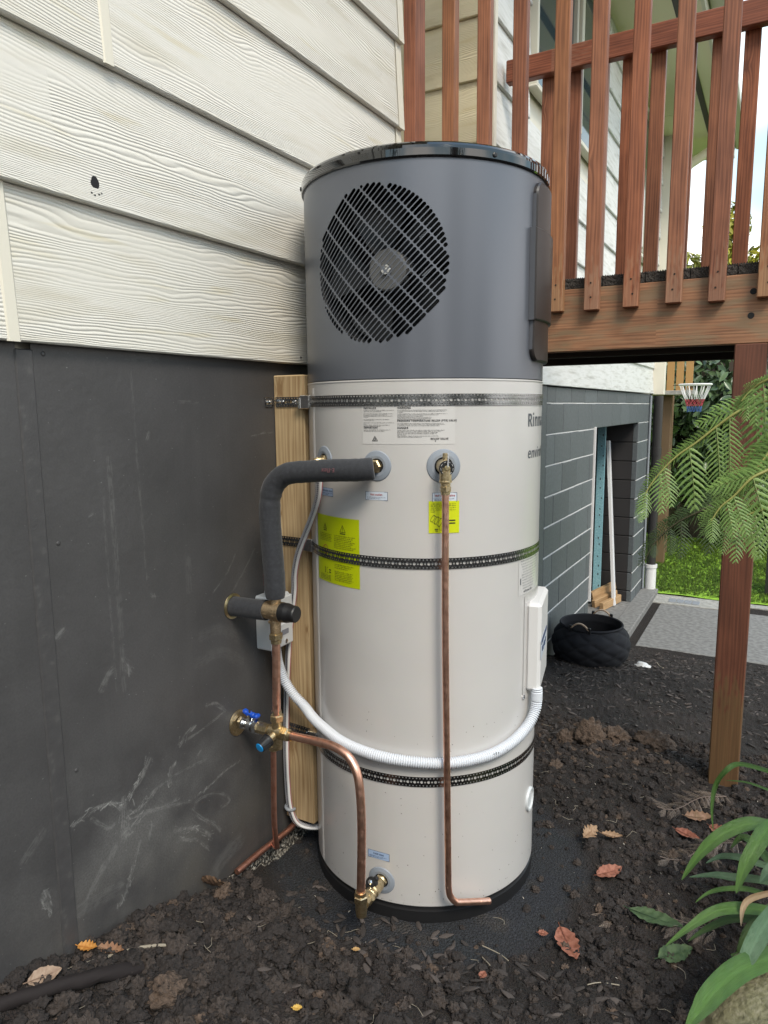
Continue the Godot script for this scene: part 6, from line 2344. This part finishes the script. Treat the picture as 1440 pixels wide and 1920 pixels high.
func build_fern() -> void:
	var fresh := [Color(0.115, 0.205, 0.045), Color(0.2, 0.31, 0.08), Color(0.2, 0.26, 0.08)]
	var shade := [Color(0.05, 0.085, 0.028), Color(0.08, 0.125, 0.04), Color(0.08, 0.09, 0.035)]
	var pm := [pinna_mesh(1, fresh), pinna_mesh(2, fresh), pinna_mesh(3, [fresh[0] * 0.85, fresh[1] * 0.85, fresh[2]])]
	var dm := [pinna_mesh(4, shade), pinna_mesh(5, shade)]
	var sm := [pinna_mesh(8, fresh, 1.0, 0.024, 10, 0.33), pinna_mesh(9, fresh, 1.3, 0.024, 10, 0.33)]
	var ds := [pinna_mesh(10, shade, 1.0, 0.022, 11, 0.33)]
	var o := thing("fern", V(0.35, -1.3, -1.75), "green tree fern with lacy fronds hanging from the right across the deck post", "fern")
	var list := [
		[[V(0.036, 0.028, -1.949), V(-0.028, 0.010, -1.930), V(-0.085, -0.014, -1.898), V(-0.133, -0.052, -1.895), V(-0.175, -0.090, -1.890), V(-0.218, -0.125, -1.883), V(-0.254, -0.167, -1.875), V(-0.282, -0.214, -1.867), V(-0.292, -0.260, -1.859)], [V(-0.039, 0.005, -1.900), V(-0.032, -0.174, -1.862), V(-0.102, -0.027, -1.897), V(-0.099, -0.227, -1.854), V(-0.133, -0.052, -1.895), V(-0.114, -0.260, -1.848), V(-0.189, -0.105, -1.888), V(-0.167, -0.261, -1.844), V(-0.239, -0.151, -1.879), V(-0.215, -0.248, -1.841), V(-0.254, -0.168, -1.875), V(-0.240, -0.266, -1.835), V(-0.281, -0.214, -1.867), V(-0.280, -0.280, -1.828), V(-0.288, -0.239, -1.863), V(-0.287, -0.285, -1.826)]],
		[[V(0.042, -0.105, -1.776), V(-0.016, -0.141, -1.754), V(-0.048, -0.161, -1.742), V(-0.078, -0.199, -1.737), V(-0.105, -0.227, -1.732), V(-0.125, -0.267, -1.725)], [V(0.008, -0.125, -1.746), V(0.043, -0.290, -1.695), V(-0.043, -0.160, -1.742), V(-0.003, -0.311, -1.692), V(-0.078, -0.199, -1.737), V(-0.047, -0.284, -1.696), V(-0.092, -0.214, -1.734), V(-0.074, -0.290, -1.694), V(-0.115, -0.246, -1.729), V(-0.114, -0.297, -1.690)]],
		[[V(-0.043, -0.200, -2.140), V(-0.119, -0.245, -2.103), V(-0.168, -0.280, -2.074), V(-0.230, -0.319, -2.063), V(-0.278, -0.370, -2.048), V(-0.305, -0.427, -2.033)], [V(-0.084, -0.222, -2.086), V(-0.066, -0.386, -2.033), V(-0.152, -0.271, -2.077), V(-0.144, -0.399, -2.026), V(-0.215, -0.313, -2.065), V(-0.206, -0.411, -2.018), V(-0.243, -0.333, -2.059), V(-0.230, -0.399, -2.018), V(-0.284, -0.379, -2.046), V(-0.277, -0.409, -2.010)]],
		[[V(0.051, 0.078, -1.848), V(-0.030, 0.056, -1.879), V(-0.065, 0.032, -1.899), V(-0.083, 0.008, -1.898)], [V(0.001, 0.065, -1.899), V(0.022, -0.099, -1.867), V(-0.031, 0.055, -1.899), V(-0.020, -0.112, -1.867), V(-0.052, 0.042, -1.899), V(-0.048, -0.051, -1.869), V(-0.069, 0.027, -1.899), V(-0.073, -0.039, -1.868)]],
		[[V(0.059, -0.026, -1.849), V(0.010, -0.068, -1.839), V(-0.019, -0.110, -1.827), V(-0.048, -0.158, -1.813), V(-0.073, -0.201, -1.807)], [V(0.009, -0.067, -1.819), V(0.023, -0.199, -1.779), V(-0.010, -0.094, -1.818), V(-0.001, -0.200, -1.779), V(-0.027, -0.121, -1.816), V(-0.023, -0.202, -1.778), V(-0.044, -0.150, -1.813), V(-0.045, -0.220, -1.776), V(-0.060, -0.176, -1.810), V(-0.064, -0.233, -1.774)]],
		[[V(0.020, -0.230, -1.936), V(-0.023, -0.252, -1.934), V(-0.063, -0.271, -1.930), V(-0.100, -0.295, -1.925)], [V(-0.035, -0.256, -1.933), V(-0.022, -0.367, -1.884), V(-0.059, -0.269, -1.930), V(-0.029, -0.370, -1.884), V(-0.079, -0.283, -1.928), V(-0.076, -0.385, -1.880), V(-0.098, -0.295, -1.925), V(-0.105, -0.362, -1.883)]],
	]
	var eye := Vector3.ZERO
	for k in list.size():
		var rach: PackedVector3Array = curve(list[k][0], 6)
		var fr := Node3D.new()
		fr.name = numbered(o, "frond")
		o.add_child(fr, true)
		var g := G.new()
		var rad := []
		for i in rach.size():
			rad.append(lerpf(0.0042, 0.0012, float(i) / rach.size()))
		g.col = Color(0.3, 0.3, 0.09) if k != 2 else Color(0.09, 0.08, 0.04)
		g.tube(rach, rad, 7)
		part(fr, "rachis", g, M.fern)
		var pins: Array = list[k][1]
		for i in range(0, pins.size(), 2):
			# start each pinna on the rachis itself
			var a: Vector3 = pins[i]
			var best := rach[0]
			for p in rach:
				if p.distance_to(a) < best.distance_to(a):
					best = p
			var b: Vector3 = pins[i + 1] + (best - a)
			var up := (eye - a).normalized() + V(0, 0.35, 0) + V(rng.randf_range(-0.15, 0.15), 0, 0)
			var small := best.distance_to(b) < 0.19
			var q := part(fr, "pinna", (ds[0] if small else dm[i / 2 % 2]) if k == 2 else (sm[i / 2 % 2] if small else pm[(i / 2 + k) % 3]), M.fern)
			q.transform = aim(best, b, up)
			q.position -= o.position
		# the other row reaches away from the viewer
		var m := rach.size()
		var t := 0.04
		while t < 0.97:
			var f := t * (m - 1)
			var a := rach[int(f)].lerp(rach[mini(int(f) + 1, m - 1)], f - int(f))
			var d := (rach[mini(int(f) + 1, m - 1)] - rach[int(f)]).normalized()
			var far := (a - eye).normalized()
			far.y = 0.0
			var l := lerpf(0.13, 0.05, pow(t, 1.5))
			if k in [3, 5]:
				l *= 0.7
			var b := a + (far * 0.35 + d * 0.9 + V(0, 0.2, 0)).normalized() * l
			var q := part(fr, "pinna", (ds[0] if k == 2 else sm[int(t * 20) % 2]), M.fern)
			q.transform = aim(a, b, V(0, 0.55, 0) - far * 0.8)
			q.position -= o.position
			t += 0.095
	# crown of the fern, out of the picture on the right
	var g := G.new()
	g.tube(curve([V(0.42, -1.45, -1.8), V(0.41, -1.0, -1.8), V(0.38, -0.6, -1.82), V(0.34, -0.3, -1.84)], 5), 0.045, 12)
	part(o, "trunk", g, M.bark)
	# withered fronds on the soil
	var brown := [Color(0.17, 0.125, 0.1), Color(0.33, 0.26, 0.21), Color(0.22, 0.17, 0.13)]
	var bm := [pinna_mesh(6, brown, 2.5, 0.008), pinna_mesh(7, brown, 4.0, 0.008)]
	var dead := [[V(-0.08, -1.315, -2.52), V(-0.27, -1.285, -2.28), "withered brown fern frond below the deck post"], [V(-0.06, -1.245, -1.72), V(-0.34, -1.272, -1.70), "withered curly fern frond left of the rock"], [V(-0.02, -1.25, -2.15), V(-0.22, -1.265, -1.98), "withered fern frond under the strap leaves"]]
	for q in dead:
		var fr := thing("dead_frond", q[0], q[2], "frond", "withered fern fronds on the soil")
		var p := PackedVector3Array()
		for i in 9:
			p.append((q[0] as Vector3).lerp(q[1], i / 8.0) + V(0, 0.012 * sin(i * 0.8), 0.01 * sin(i * 1.3)))
		g = G.new()
		g.col = brown[0]
		g.tube(p, 0.0016, 6)
		part(fr, "rachis", g, M.fern)
		for h in 15:
			var i: int = h / 2
			for sg: float in [-1.0, 1.0]:
				var d: Vector3 = (p[i + 1] - p[i]).normalized()
				var sd := V(-d.z, 0, d.x) * sg
				var b := p[i] + (p[i + 1] - p[i]) * (0.5 * (h % 2)) + (sd + d * rng.randf_range(0.1, 0.9) + V(0, rng.randf_range(0.05, 0.35), 0)).normalized() * rng.randf_range(0.035, 0.075)
				var w := part(fr, "pinna", bm[h % 2], M.fern)
				w.transform = aim(p[i] + (p[i + 1] - p[i]) * (0.5 * (h % 2)), b, V(rng.randf_range(-0.6, 0.6), 1, rng.randf_range(-0.6, 0.6)))
				w.position -= fr.position

func strap(path: PackedVector3Array, w: float, c0: Color, c1: Color, up: Vector3) -> G:
	var g := G.new()
	var m := path.size()
	var cs := []
	var rows := []
	for i in m:
		var t := float(i) / (m - 1)
		var d := (path[mini(i + 1, m - 1)] - path[maxi(i - 1, 0)]).normalized()
		var s := d.cross(up).normalized()
		var n := s.cross(d).normalized()
		var hw := w * 0.5 * (0.72 + 0.28 * sin(PI * minf(t * 1.3, 1.0))) * (1.0 if t < 0.72 else pow(maxf(1.0 - (t - 0.72) / 0.285, 0.0005), 0.75))
		var row := PackedVector3Array()
		for j in 9:
			var q := j / 4.0 - 1.0
			row.append(path[i] + s * (q * hw) + n * (hw * (0.26 * absf(q) - 0.10 * q * q)))
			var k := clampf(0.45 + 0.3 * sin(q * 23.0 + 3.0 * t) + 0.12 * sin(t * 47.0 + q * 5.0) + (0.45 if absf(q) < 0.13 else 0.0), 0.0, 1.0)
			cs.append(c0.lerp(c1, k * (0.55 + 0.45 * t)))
		rows.append(row)
	g.grid(rows)
	for i in cs.size():
		g.c[i] = cs[i]
	return g

func build_strap_plant() -> void:
	var o := thing("strap_leaf_plant", V(0.1, -1.27, -1.72), "green strap leaved lily plant arching in from the lower right", "plant")
	var list := [
		[0.024, [V(0.085, -1.023, -2.134), V(0.033, -1.025, -2.163), V(-0.040, -1.039, -2.199), V(-0.073, -1.061, -2.187), V(-0.099, -1.116, -2.188), V(-0.104, -1.178, -2.169), V(-0.096, -1.238, -2.151)]],
		[0.012, [V(0.090, -1.099, -2.168), V(0.037, -1.098, -2.198), V(-0.020, -1.103, -2.225), V(-0.077, -1.120, -2.243)]],
		[0.054, [V(0.097, -1.069, -1.922), V(0.038, -1.048, -1.906), V(-0.011, -1.044, -1.880), V(-0.065, -1.072, -1.848), V(-0.111, -1.123, -1.815), V(-0.144, -1.184, -1.789)]],
		[0.056, [V(0.081, -1.005, -1.900), V(0.037, -1.017, -1.836), V(0.017, -1.032, -1.784), V(-0.007, -1.076, -1.742), V(-0.020, -1.126, -1.711)]],
		[0.032, [V(0.045, -1.162, -1.914), V(0.008, -1.167, -1.927), V(-0.030, -1.180, -1.949), V(-0.067, -1.201, -1.965), V(-0.100, -1.222, -1.951)]],
		[0.033, [V(0.080, -1.156, -1.842), V(0.024, -1.173, -1.863), V(-0.030, -1.195, -1.879), V(-0.078, -1.208, -1.885), V(-0.134, -1.231, -1.882)]],
		[0.020, [V(0.090, -1.149, -1.785), V(0.046, -1.154, -1.783), V(-0.000, -1.155, -1.783), V(-0.049, -1.167, -1.775), V(-0.083, -1.183, -1.763), V(-0.107, -1.205, -1.747)]],
		[0.041, [V(0.099, -1.137, -1.701), V(0.046, -1.127, -1.679), V(-0.010, -1.121, -1.652), V(-0.057, -1.131, -1.629), V(-0.104, -1.159, -1.591), V(-0.151, -1.201, -1.556)]],
		[0.029, [V(0.080, -1.170, -1.710), V(0.034, -1.174, -1.709), V(-0.026, -1.187, -1.700), V(-0.077, -1.217, -1.677), V(-0.112, -1.245, -1.654)]],
		[0.056, [V(0.073, -1.060, -1.630), V(0.044, -1.072, -1.561), V(0.027, -1.079, -1.510), V(0.009, -1.102, -1.462), V(0.003, -1.124, -1.428)]],
		[0.068, [V(0.095, -1.114, -1.561), V(0.045, -1.105, -1.491), V(-0.001, -1.102, -1.430), V(-0.039, -1.107, -1.359), V(-0.064, -1.117, -1.300), V(-0.080, -1.124, -1.259)]],
		[0.041, [V(0.096, -1.063, -1.837), V(0.053, -1.080, -1.785), V(0.027, -1.109, -1.752)]],
		[0.037, [V(0.071, -1.205, -1.962), V(0.033, -1.197, -2.028), V(-0.015, -1.185, -2.065), V(-0.045, -1.223, -2.057)]],
		[0.044, [V(0.057, -1.144, -1.728), V(0.017, -1.181, -1.673), V(-0.000, -1.225, -1.641), V(-0.022, -1.231, -1.637)]],
		[0.049, [V(0.079, -1.156, -1.626), V(0.049, -1.159, -1.562), V(0.037, -1.178, -1.516)]],
	]
	for k in list.size():
		var pts: Array = list[k][1]
		var path := curve(pts, 7)
		var mid: Vector3 = pts[pts.size() / 2]
		var up := V(0, 1, 0) * 0.9 - mid.normalized() * 0.75
		var pale := k in [4, 5, 9, 11]
		var c0 := Color(0.045, 0.105, 0.022) if not pale else Color(0.07, 0.135, 0.07)
		var c1 := Color(0.10, 0.205, 0.04) if not pale else Color(0.14, 0.23, 0.14)
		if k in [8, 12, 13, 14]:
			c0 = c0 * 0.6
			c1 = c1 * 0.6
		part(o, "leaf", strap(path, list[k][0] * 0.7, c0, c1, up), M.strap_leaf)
	var g := strap(curve([V(0.058, -1.068, -1.671), V(0.012, -1.091, -1.657), V(-0.004, -1.112, -1.643), V(-0.005, -1.143, -1.622)], 8), 0.014, Color(0.2, 0.13, 0.07), Color(0.4, 0.3, 0.19), V(0.3, 0.4, 1))
	part(o, "leaf", g, M.dead_leaf, "curled dry brown leaf")
	g = G.new()
	g.col = Color(0.05, 0.1, 0.03)
	for k in 6:
		g.tube(curve([V(0.1 + 0.02 * k, -1.29, -1.75 + 0.015 * k), V(0.1 + 0.012 * k, -1.12, -1.74), V(0.1, -1.0, -1.70)], 4), 0.014, 8)
	part(o, "stem", g, M.strap_leaf)
	# the rock and what lies on it
	g = G.new()
	var rn := noise(1.1, 330, 4)
	g.ball(V(0.15, -1.235, -1.475), V(0.235, 0.13, 0.2), rn, 0.16, 5, V(3, 1, 4), Basis(V(0, 1, 0), 0.4) * Basis(V(0, 0, 1), 0.16))
	single("rock", g, M.rock, "mossy yellow grey rock at the lower right corner", "rock")
	g = strap(curve([V(-0.045, -1.201, -1.420), V(-0.004, -1.186, -1.446), V(0.060, -1.163, -1.476)], 8), 0.016, Color(0.3, 0.10, 0.035), Color(0.5, 0.22, 0.08), V(0, 0.7, 0.7))
	single("bark_strip", g, M.dead_leaf, "curled orange bark strip lying on the rock", "bark strip")

func leaf_cloud(parent: Node3D, mt: Material, mesh: Mesh, count: int, blobs: Array, size: float, c0: Color, c1: Color) -> void:
	var list := []
	var cols := []
	while list.size() < count:
		var b: Array = blobs[rng.randi_range(0, blobs.size() - 1)]
		var d := V(rng.randfn(), rng.randfn(), rng.randfn()).normalized()
		var r := pow(rng.randf(), 0.35)
		var p: Vector3 = b[0] + d * b[1] * r
		var s := size * rng.randf_range(0.6, 1.25)
		var e := Basis.looking_at((d + V(rng.randfn(), rng.randfn() + 0.5, rng.randfn()) * 0.6).normalized(), Vector3.UP if absf(d.y) < 0.95 else Vector3.RIGHT) * Basis(V(0, 0, 1), rng.randf() * TAU)
		list.append(Transform3D(e.scaled_local(Vector3.ONE * s), p - parent.position))
		cols.append(c0.lerp(c1, rng.randf()) * rng.randf_range(0.7, 1.2))
	var mm := MultiMesh.new()
	mm.transform_format = MultiMesh.TRANSFORM_3D
	mm.use_colors = true
	mm.mesh = mesh
	mm.instance_count = list.size()
	for i in list.size():
		mm.set_instance_transform(i, list[i])
		mm.set_instance_color(i, cols[i])
	var o := MultiMeshInstance3D.new()
	o.name = numbered(parent, "crown")
	o.multimesh = mm
	o.material_override = mt
	o.set_meta("kind", "stuff")
	parent.add_child(o, true)

func broad_leaf(fold := 0.18, wid := 0.42) -> ArrayMesh:
	var g := G.new()
	var rows := []
	for i in 6:
		var u := i / 5.0
		var w := wid * pow(sin(PI * clampf(u * 0.94 + 0.03, 0, 1)), 0.8)
		rows.append(PackedVector3Array([V(-w * 0.5, u - 0.5, -fold * w), V(0, u - 0.5, 0.1 * (u - 0.5) * (u - 0.5)), V(w * 0.5, u - 0.5, -fold * w)]))
	g.grid(rows)
	return g.mesh()

func build_trees() -> void:
	var lm := broad_leaf()
	var o := thing("glossy_shrub", V(-0.6, -2.0, -11.2), "big dark glossy leaved shrub behind the basketball hoop", "shrub")
	var g := G.new()
	for k in 9:
		var x := -1.9 + 0.45 * k
		g.tube(curve([V(x * 0.7 - 0.15, -2.05, -11.5), V(x * 0.9, -0.9, -11.4 + 0.1 * (k % 3)), V(x, 0.3, -11.3), V(x * 1.05, 1.4, -11.3)], 5), 0.05, 8)
	part(o, "stem", g, M.bark)
	var blobs := []
	for k in 16:
		blobs.append([V(-2.2 + 0.28 * k, rng.randf_range(-1.3, 0.5), -11.2 + rng.randf_range(-0.3, 0.3)), V(0.75, 0.8, 0.7)])
	leaf_cloud(o, M.hedge_leaf, lm, 15000, blobs, 0.14, Color(0.04, 0.075, 0.035), Color(0.11, 0.17, 0.075))
	# dark solid cores, added as the dense shade inside and behind
	g = G.new()
	var rn := noise(1.2, 340, 3)
	for k in 7:
		g.ball(V(-2.1 + 0.6 * k, -0.5, -11.9), V(0.7, 1.7, 0.5), rn, 0.4, 3, V(k, 0, 0))
	part(o, "shade_core", g, M.bark)
	var gm := broad_leaf(0.1, 0.34)
	var spots := [[V(-0.6, 1.85, -14.2), V(0.75, 1.5, 0.8), 5200, "tall sunlit yellow green tree right of the others, above the deck"], [V(-1.55, 1.55, -14.6), V(0.7, 1.35, 0.8), 3600, "yellow green tree top behind the middle balusters"], [V(-3.0, 1.55, -15.0), V(0.8, 1.4, 0.8), 3600, "leftmost yellow green tree behind the house corner"], [V(0.9, 1.5, -14.4), V(0.9, 1.5, 0.8), 3000, "yellow green tree out at the right edge behind the deck"]]
	for q in spots:
		var c: Vector3 = q[0]
		var tr := thing("tree", V(c.x, -2.0, c.z), q[3], "tree", "sunlit trees beyond the lawn")
		g = G.new()
		g.tube(curve([V(c.x, -2.05, c.z), V(c.x + 0.05, -0.8, c.z), V(c.x - 0.04, 0.4, c.z), V(c.x, c.y + 0.4, c.z)], 5), [0.11, 0.11, 0.105, 0.1, 0.1, 0.095, 0.09, 0.085, 0.08, 0.075, 0.07, 0.06, 0.05, 0.04, 0.03, 0.02], 9)
		for k in 7:
			var an := k * 0.9
			g.tube(curve([V(c.x, -0.2 + 0.3 * k, c.z), V(c.x + cos(an) * 0.35, 0.1 + 0.3 * k, c.z + sin(an) * 0.35), V(c.x + cos(an) * 0.65, 0.5 + 0.3 * k, c.z + sin(an) * 0.6)], 4), 0.02, 6)
		part(tr, "trunk", g, M.bark)
		var bl := []
		for k in 9:
			bl.append([c + V(rng.randf_range(-0.6, 0.6), rng.randf_range(-0.75, 0.8), rng.randf_range(-0.5, 0.5)) * q[1], q[1] * V(0.5, 0.32, 0.5)])
		leaf_cloud(tr, M.gold_leaf, gm, q[2], bl, 0.16, Color(0.16, 0.19, 0.02), Color(0.42, 0.38, 0.04))

func build_garden() -> void:                                        # the garden behind the viewer, seen in the shiny cap
	var lm := broad_leaf()
	var rn := noise(1.2, 350, 3)
	var spots := [[V(-4.5, 0.9, 7.5), V(1.8, 2.2, 1.4)], [V(-0.5, 1.4, 8.5), V(2.0, 2.8, 1.5)], [V(3.8, 0.8, 7.5), V(2.0, 2.2, 1.5)], [V(7.5, 1.6, 4.5), V(1.8, 3.0, 1.9)], [V(9.0, 0.6, 0.5), V(1.5, 1.9, 2.2)]]
	var labs := ["behind the viewer, at the wall side", "tallest, straight behind the viewer", "behind the viewer on the right", "tall, right of the viewer", "low, far right of the tank"]
	for k in spots.size():
		var q: Array = spots[k]
		var c: Vector3 = q[0]
		var e: Vector3 = q[1]
		var o := thing("garden_tree", V(c.x, -1.0, c.z), "dark green garden tree " + labs[k], "tree", "garden trees round the viewer")
		var g := G.new()
		g.tube(curve([V(c.x, -1.6 if c.z > 0 else -2.1, c.z), V(c.x + 0.1, 0.0, c.z), V(c.x, c.y + e.y * 0.4, c.z)], 5), 0.14, 9)
		part(o, "trunk", g, M.bark)
		g = G.new()
		g.ball(c, e * 0.78, rn, 0.5, 3, V(k * 3, 0, 0))
		part(o, "shade_core", g, M.bark)  # dark core added as the shade inside the crown
		leaf_cloud(o, M.hedge_leaf, lm, 2600, [[c, e], [c + V(0, -e.y * 0.5, 0), e * 0.8]], 0.28, Color(0.022, 0.045, 0.018), Color(0.07, 0.12, 0.04))

# ---------------------------------------------------------------- things further back
func build_far() -> void:
	var g := G.new()
	# woven basket
	var bc := V(-0.945, -1.57, -4.34)
	var o := thing("basket", bc, "round black woven fabric basket with two wooden handles against the block wall", "basket")
	var rows := []
	var nu := 120
	var prof := [Vector2(0.16, 0.0), Vector2(0.195, 0.008), Vector2(0.222, 0.05), Vector2(0.236, 0.10), Vector2(0.232, 0.15), Vector2(0.212, 0.195), Vector2(0.192, 0.222), Vector2(0.185, 0.236)]
	for j in 41:
		var f := j / 40.0 * (prof.size() - 1)
		var k := mini(int(f), prof.size() - 2)
		var a: Vector2 = prof[maxi(k - 1, 0)]
		var q: Vector2 = prof[k].cubic_interpolate(prof[k + 1], a, prof[mini(k + 2, prof.size() - 1)], f - k)
		var row := PackedVector3Array()
		for i in nu + 1:
			var an := TAU * (i % nu) / nu
			var u := an * 9.0 / TAU * 2.0
			var v := q.y / 0.044
			var p1 := fposmod((u + v) * 0.5, 1.0)
			var p2 := fposmod((u - v) * 0.5, 1.0)
			var w := minf(sin(PI * p1), sin(PI * p2))
			var r := q.x + (0.011 * (pow(maxf(w, 0.0), 0.6) - 0.7) if j > 2 and j < 38 else 0.0)
			row.append(bc + V(cos(an) * r, q.y, sin(an) * r))
		rows.append(row)
	g.grid(rows, [], true)
	part(o, "woven_body", g, M.basket)
	g = G.new()
	g.lathe([Vector2(0.19, 0.228), Vector2(0.192, 0.238), Vector2(0.187, 0.245), Vector2(0.18, 0.24), Vector2(0.176, 0.2), Vector2(0.19, 0.1), Vector2(0.17, 0.03), Vector2(0.0, 0.03)], at(bc), 60)
	part(o, "rim_lining", g, M.basket)
	for sg: float in [1.0, -1.0]:
		var dir := V(-0.15, 0, 0.99) * sg
		var sd := V(0.99, 0, 0.15)
		var c := bc + dir * 0.182 + V(0, 0.24, 0)
		var pts := []
		for k in 7:
			var u := k / 3.0 - 1.0
			pts.append(c + sd * (u * 0.056) + V(0, 0.034 * (1.0 - u * u) + 0.004, 0))
		g = G.new()
		var path := curve(pts, 4)
		for i in path.size() - 1:
			g.bar(path[i], path[i + 1] + (path[i + 1] - path[i]) * 0.1, 0.015, 0.009, 0.002, dir)
		var h := part(o, "handle", g, M.handle_wood)
		g = G.new()
		for e: float in [-1.0, 1.0]:
			g.box(Transform3D(Basis(sd, Vector3.UP, dir), c + sd * (e * 0.058) + V(0, 0.004, 0)), V(0.02, 0.036, 0.014), 0.003)
		part(h, "tab", g, M.black_plastic)
	# hoop on the far deck
	var hc := V(-0.88, 0.232, -9.0)
	o = thing("basketball_hoop", hc, "white basketball ring with white, red and blue net hanging from the far deck", "hoop")
	g = G.new()
	var ring := PackedVector3Array()
	for k in 33:
		ring.append(hc + V(cos(TAU * k / 32.0), 0, sin(TAU * k / 32.0)) * 0.172)
	g.tube(ring, 0.011, 8, false)
	part(o, "ring", g, M.net_white)
	g = G.new()
	g.bar(hc + V(-0.05, -0.01, -0.17), hc + V(-0.08, -0.02, -0.3), 0.05, 0.012, 0.002)
	g.bar(hc + V(-0.17, 0.0, -0.02), hc + V(-0.26, 0.0, -0.2), 0.012, 0.012, 0.002)
	part(o, "bracket", g, M.old_timber)
	var levels := [[0.0, 0.170], [-0.165, 0.105], [-0.21, 0.09], [-0.245, 0.08], [-0.31, 0.075]]
	var wh := G.new()
	var re := G.new()
	var bl := G.new()
	var n := 12
	for k in n:
		for l in 4:
			var gg: G = wh if l == 0 else (re if l == 1 or l == 2 else bl)
			for sg: float in [-1.0, 1.0]:
				var a0 := TAU * (k + (0.5 if l % 2 == 1 else 0.0)) / n
				var a1 := a0 + sg * TAU * 0.5 / n
				if l == 0:
					a1 = a0 + sg * TAU * 0.22 / n
				var p := hc + V(cos(a0) * levels[l][1], levels[l][0], sin(a0) * levels[l][1])
				var q := hc + V(cos(a1) * levels[l + 1][1], levels[l + 1][0], sin(a1) * levels[l + 1][1])
				gg.tube(PackedVector3Array([p, p.lerp(q, 0.5) + V(0, -0.004, 0), q]), 0.0042 if l == 0 else 0.0034, 6)
	part(o, "net_top", wh, M.net_white)
	part(o, "net_middle", re, M.net_red)
	part(o, "net_bottom", bl, M.net_blue)
	# far deck with its palings
	o = thing("far_deck", V(-1.2, -2.0, -9.4), "far timber deck with golden palings on brown posts beyond the house corner", "deck")
	for k in 9:
		g = G.new()
		g.uo = Vector2(0.3 * k, 0.1 * k)
		g.box(at(V(-1.82 + 0.105 * k, 0.55, -9.3)), V(0.082, 0.86, 0.022), 0.003)
		part(o, "paling", g, M.gold_timber)
	g = G.new()
	g.box(at(V(-1.45, 0.15, -9.55)), V(1.05, 0.05, 0.56), 0.004)
	g.box(at(V(-1.45, 0.92, -9.33)), V(1.05, 0.05, 0.04), 0.004)
	part(o, "deck_frame", g, M.pale_concrete)
	for q in [[-1.235, -9.5], [-1.30, -10.2]]:
		g = G.new()
		g.box(at(V(q[0], -0.95, q[1])), V(0.1, 2.15, 0.1), 0.004)
		part(o, "post", g, M.old_timber)
	g = G.new()
	g.box(at(V(0.37, -1.62, -8.35)), V(0.8, 0.9, 0.06), 0.004)
	single("dark_panel", g, M.pipe_dark, "dark upright panel at the right edge beyond the path", "panel")

func make_sky() -> Sky:
	# high thin cloud with blue gaps; brightest low down
	var w := 512
	var h := 256
	var a := noise(1.0, 401, 5)
	var im := Image.create(w, h, false, Image.FORMAT_RGBF)
	for j in h:
		var el := PI * (0.5 - (j + 0.5) / h)
		for i in w:
			var az := TAU * (i + 0.5) / w
			var d := V(cos(el) * sin(az), sin(el), cos(el) * cos(az))
			var c := Color(0.5, 0.5, 0.48)
			if el > 0.0:
				var s := d / (0.25 + maxf(d.y, 0.0))
				var k := smoothstep(-0.25, 0.4, a.get_noise_3d(s.x * 1.1, s.y * 0.7, s.z * 1.1) + 0.5 * (1.0 - smoothstep(0.12, 0.48, d.y)) - 0.08)
				var blue := Color(0.47, 0.68, 0.8).lerp(Color(0.4, 0.6, 0.85), smoothstep(0.3, 0.9, d.y))
				c = blue.lerp(Color(1.42, 1.37, 1.3), k)
			im.set_pixel(i, j, c)
	var m := PanoramaSkyMaterial.new()
	m.panorama = ImageTexture.create_from_image(im)
	var s := Sky.new()
	s.sky_material = m
	return s

func _ready() -> void:
	rng.seed = 20240607
	# camera
	var cam := Camera3D.new()
	cam.name = "camera"
	cam.transform = Transform3D(Basis(V(0.87491982, -0.00832854, -0.48419619), V(-0.06323809, 0.98932557, -0.13128541), V(0.48012109, 0.14548385, 0.86505387)).orthonormalized(), Vector3.ZERO)
	cam.fov = 71.6
	cam.near = 0.05
	cam.far = 400.0
	add_child(cam)
	cam.current = true
	# sky, air and exposure
	var env := Environment.new()
	env.background_mode = Environment.BG_SKY
	env.sky = make_sky()
	env.background_energy_multiplier = 1.0
	env.tonemap_mode = Environment.TONE_MAPPER_LINEAR
	env.tonemap_exposure = 1.65
	env.sdfgi_enabled = true
	env.ssao_enabled = true
	env.ssil_enabled = true
	var we := WorldEnvironment.new()
	we.name = "world_environment"
	we.environment = env
	add_child(we)
	# sun behind thin cloud, over the viewer's shoulder
	var sun := DirectionalLight3D.new()
	sun.name = "sun"
	sun.light_energy = 0.62
	sun.light_color = Color(1.0, 0.955, 0.885)
	sun.light_angular_distance = 20.0
	sun.shadow_enabled = true
	sun.basis = Basis.looking_at(V(-0.5, -0.75, -0.45).normalized(), Vector3.UP)
	add_child(sun)
	make_materials()
	build_ground()
	build_house()
	build_deck()
	build_heater()
	build_straps()
	build_plumbing()
	build_doorway_things()
	build_far()
	build_trees()
	build_garden()
	build_fern()
	build_strap_plant()
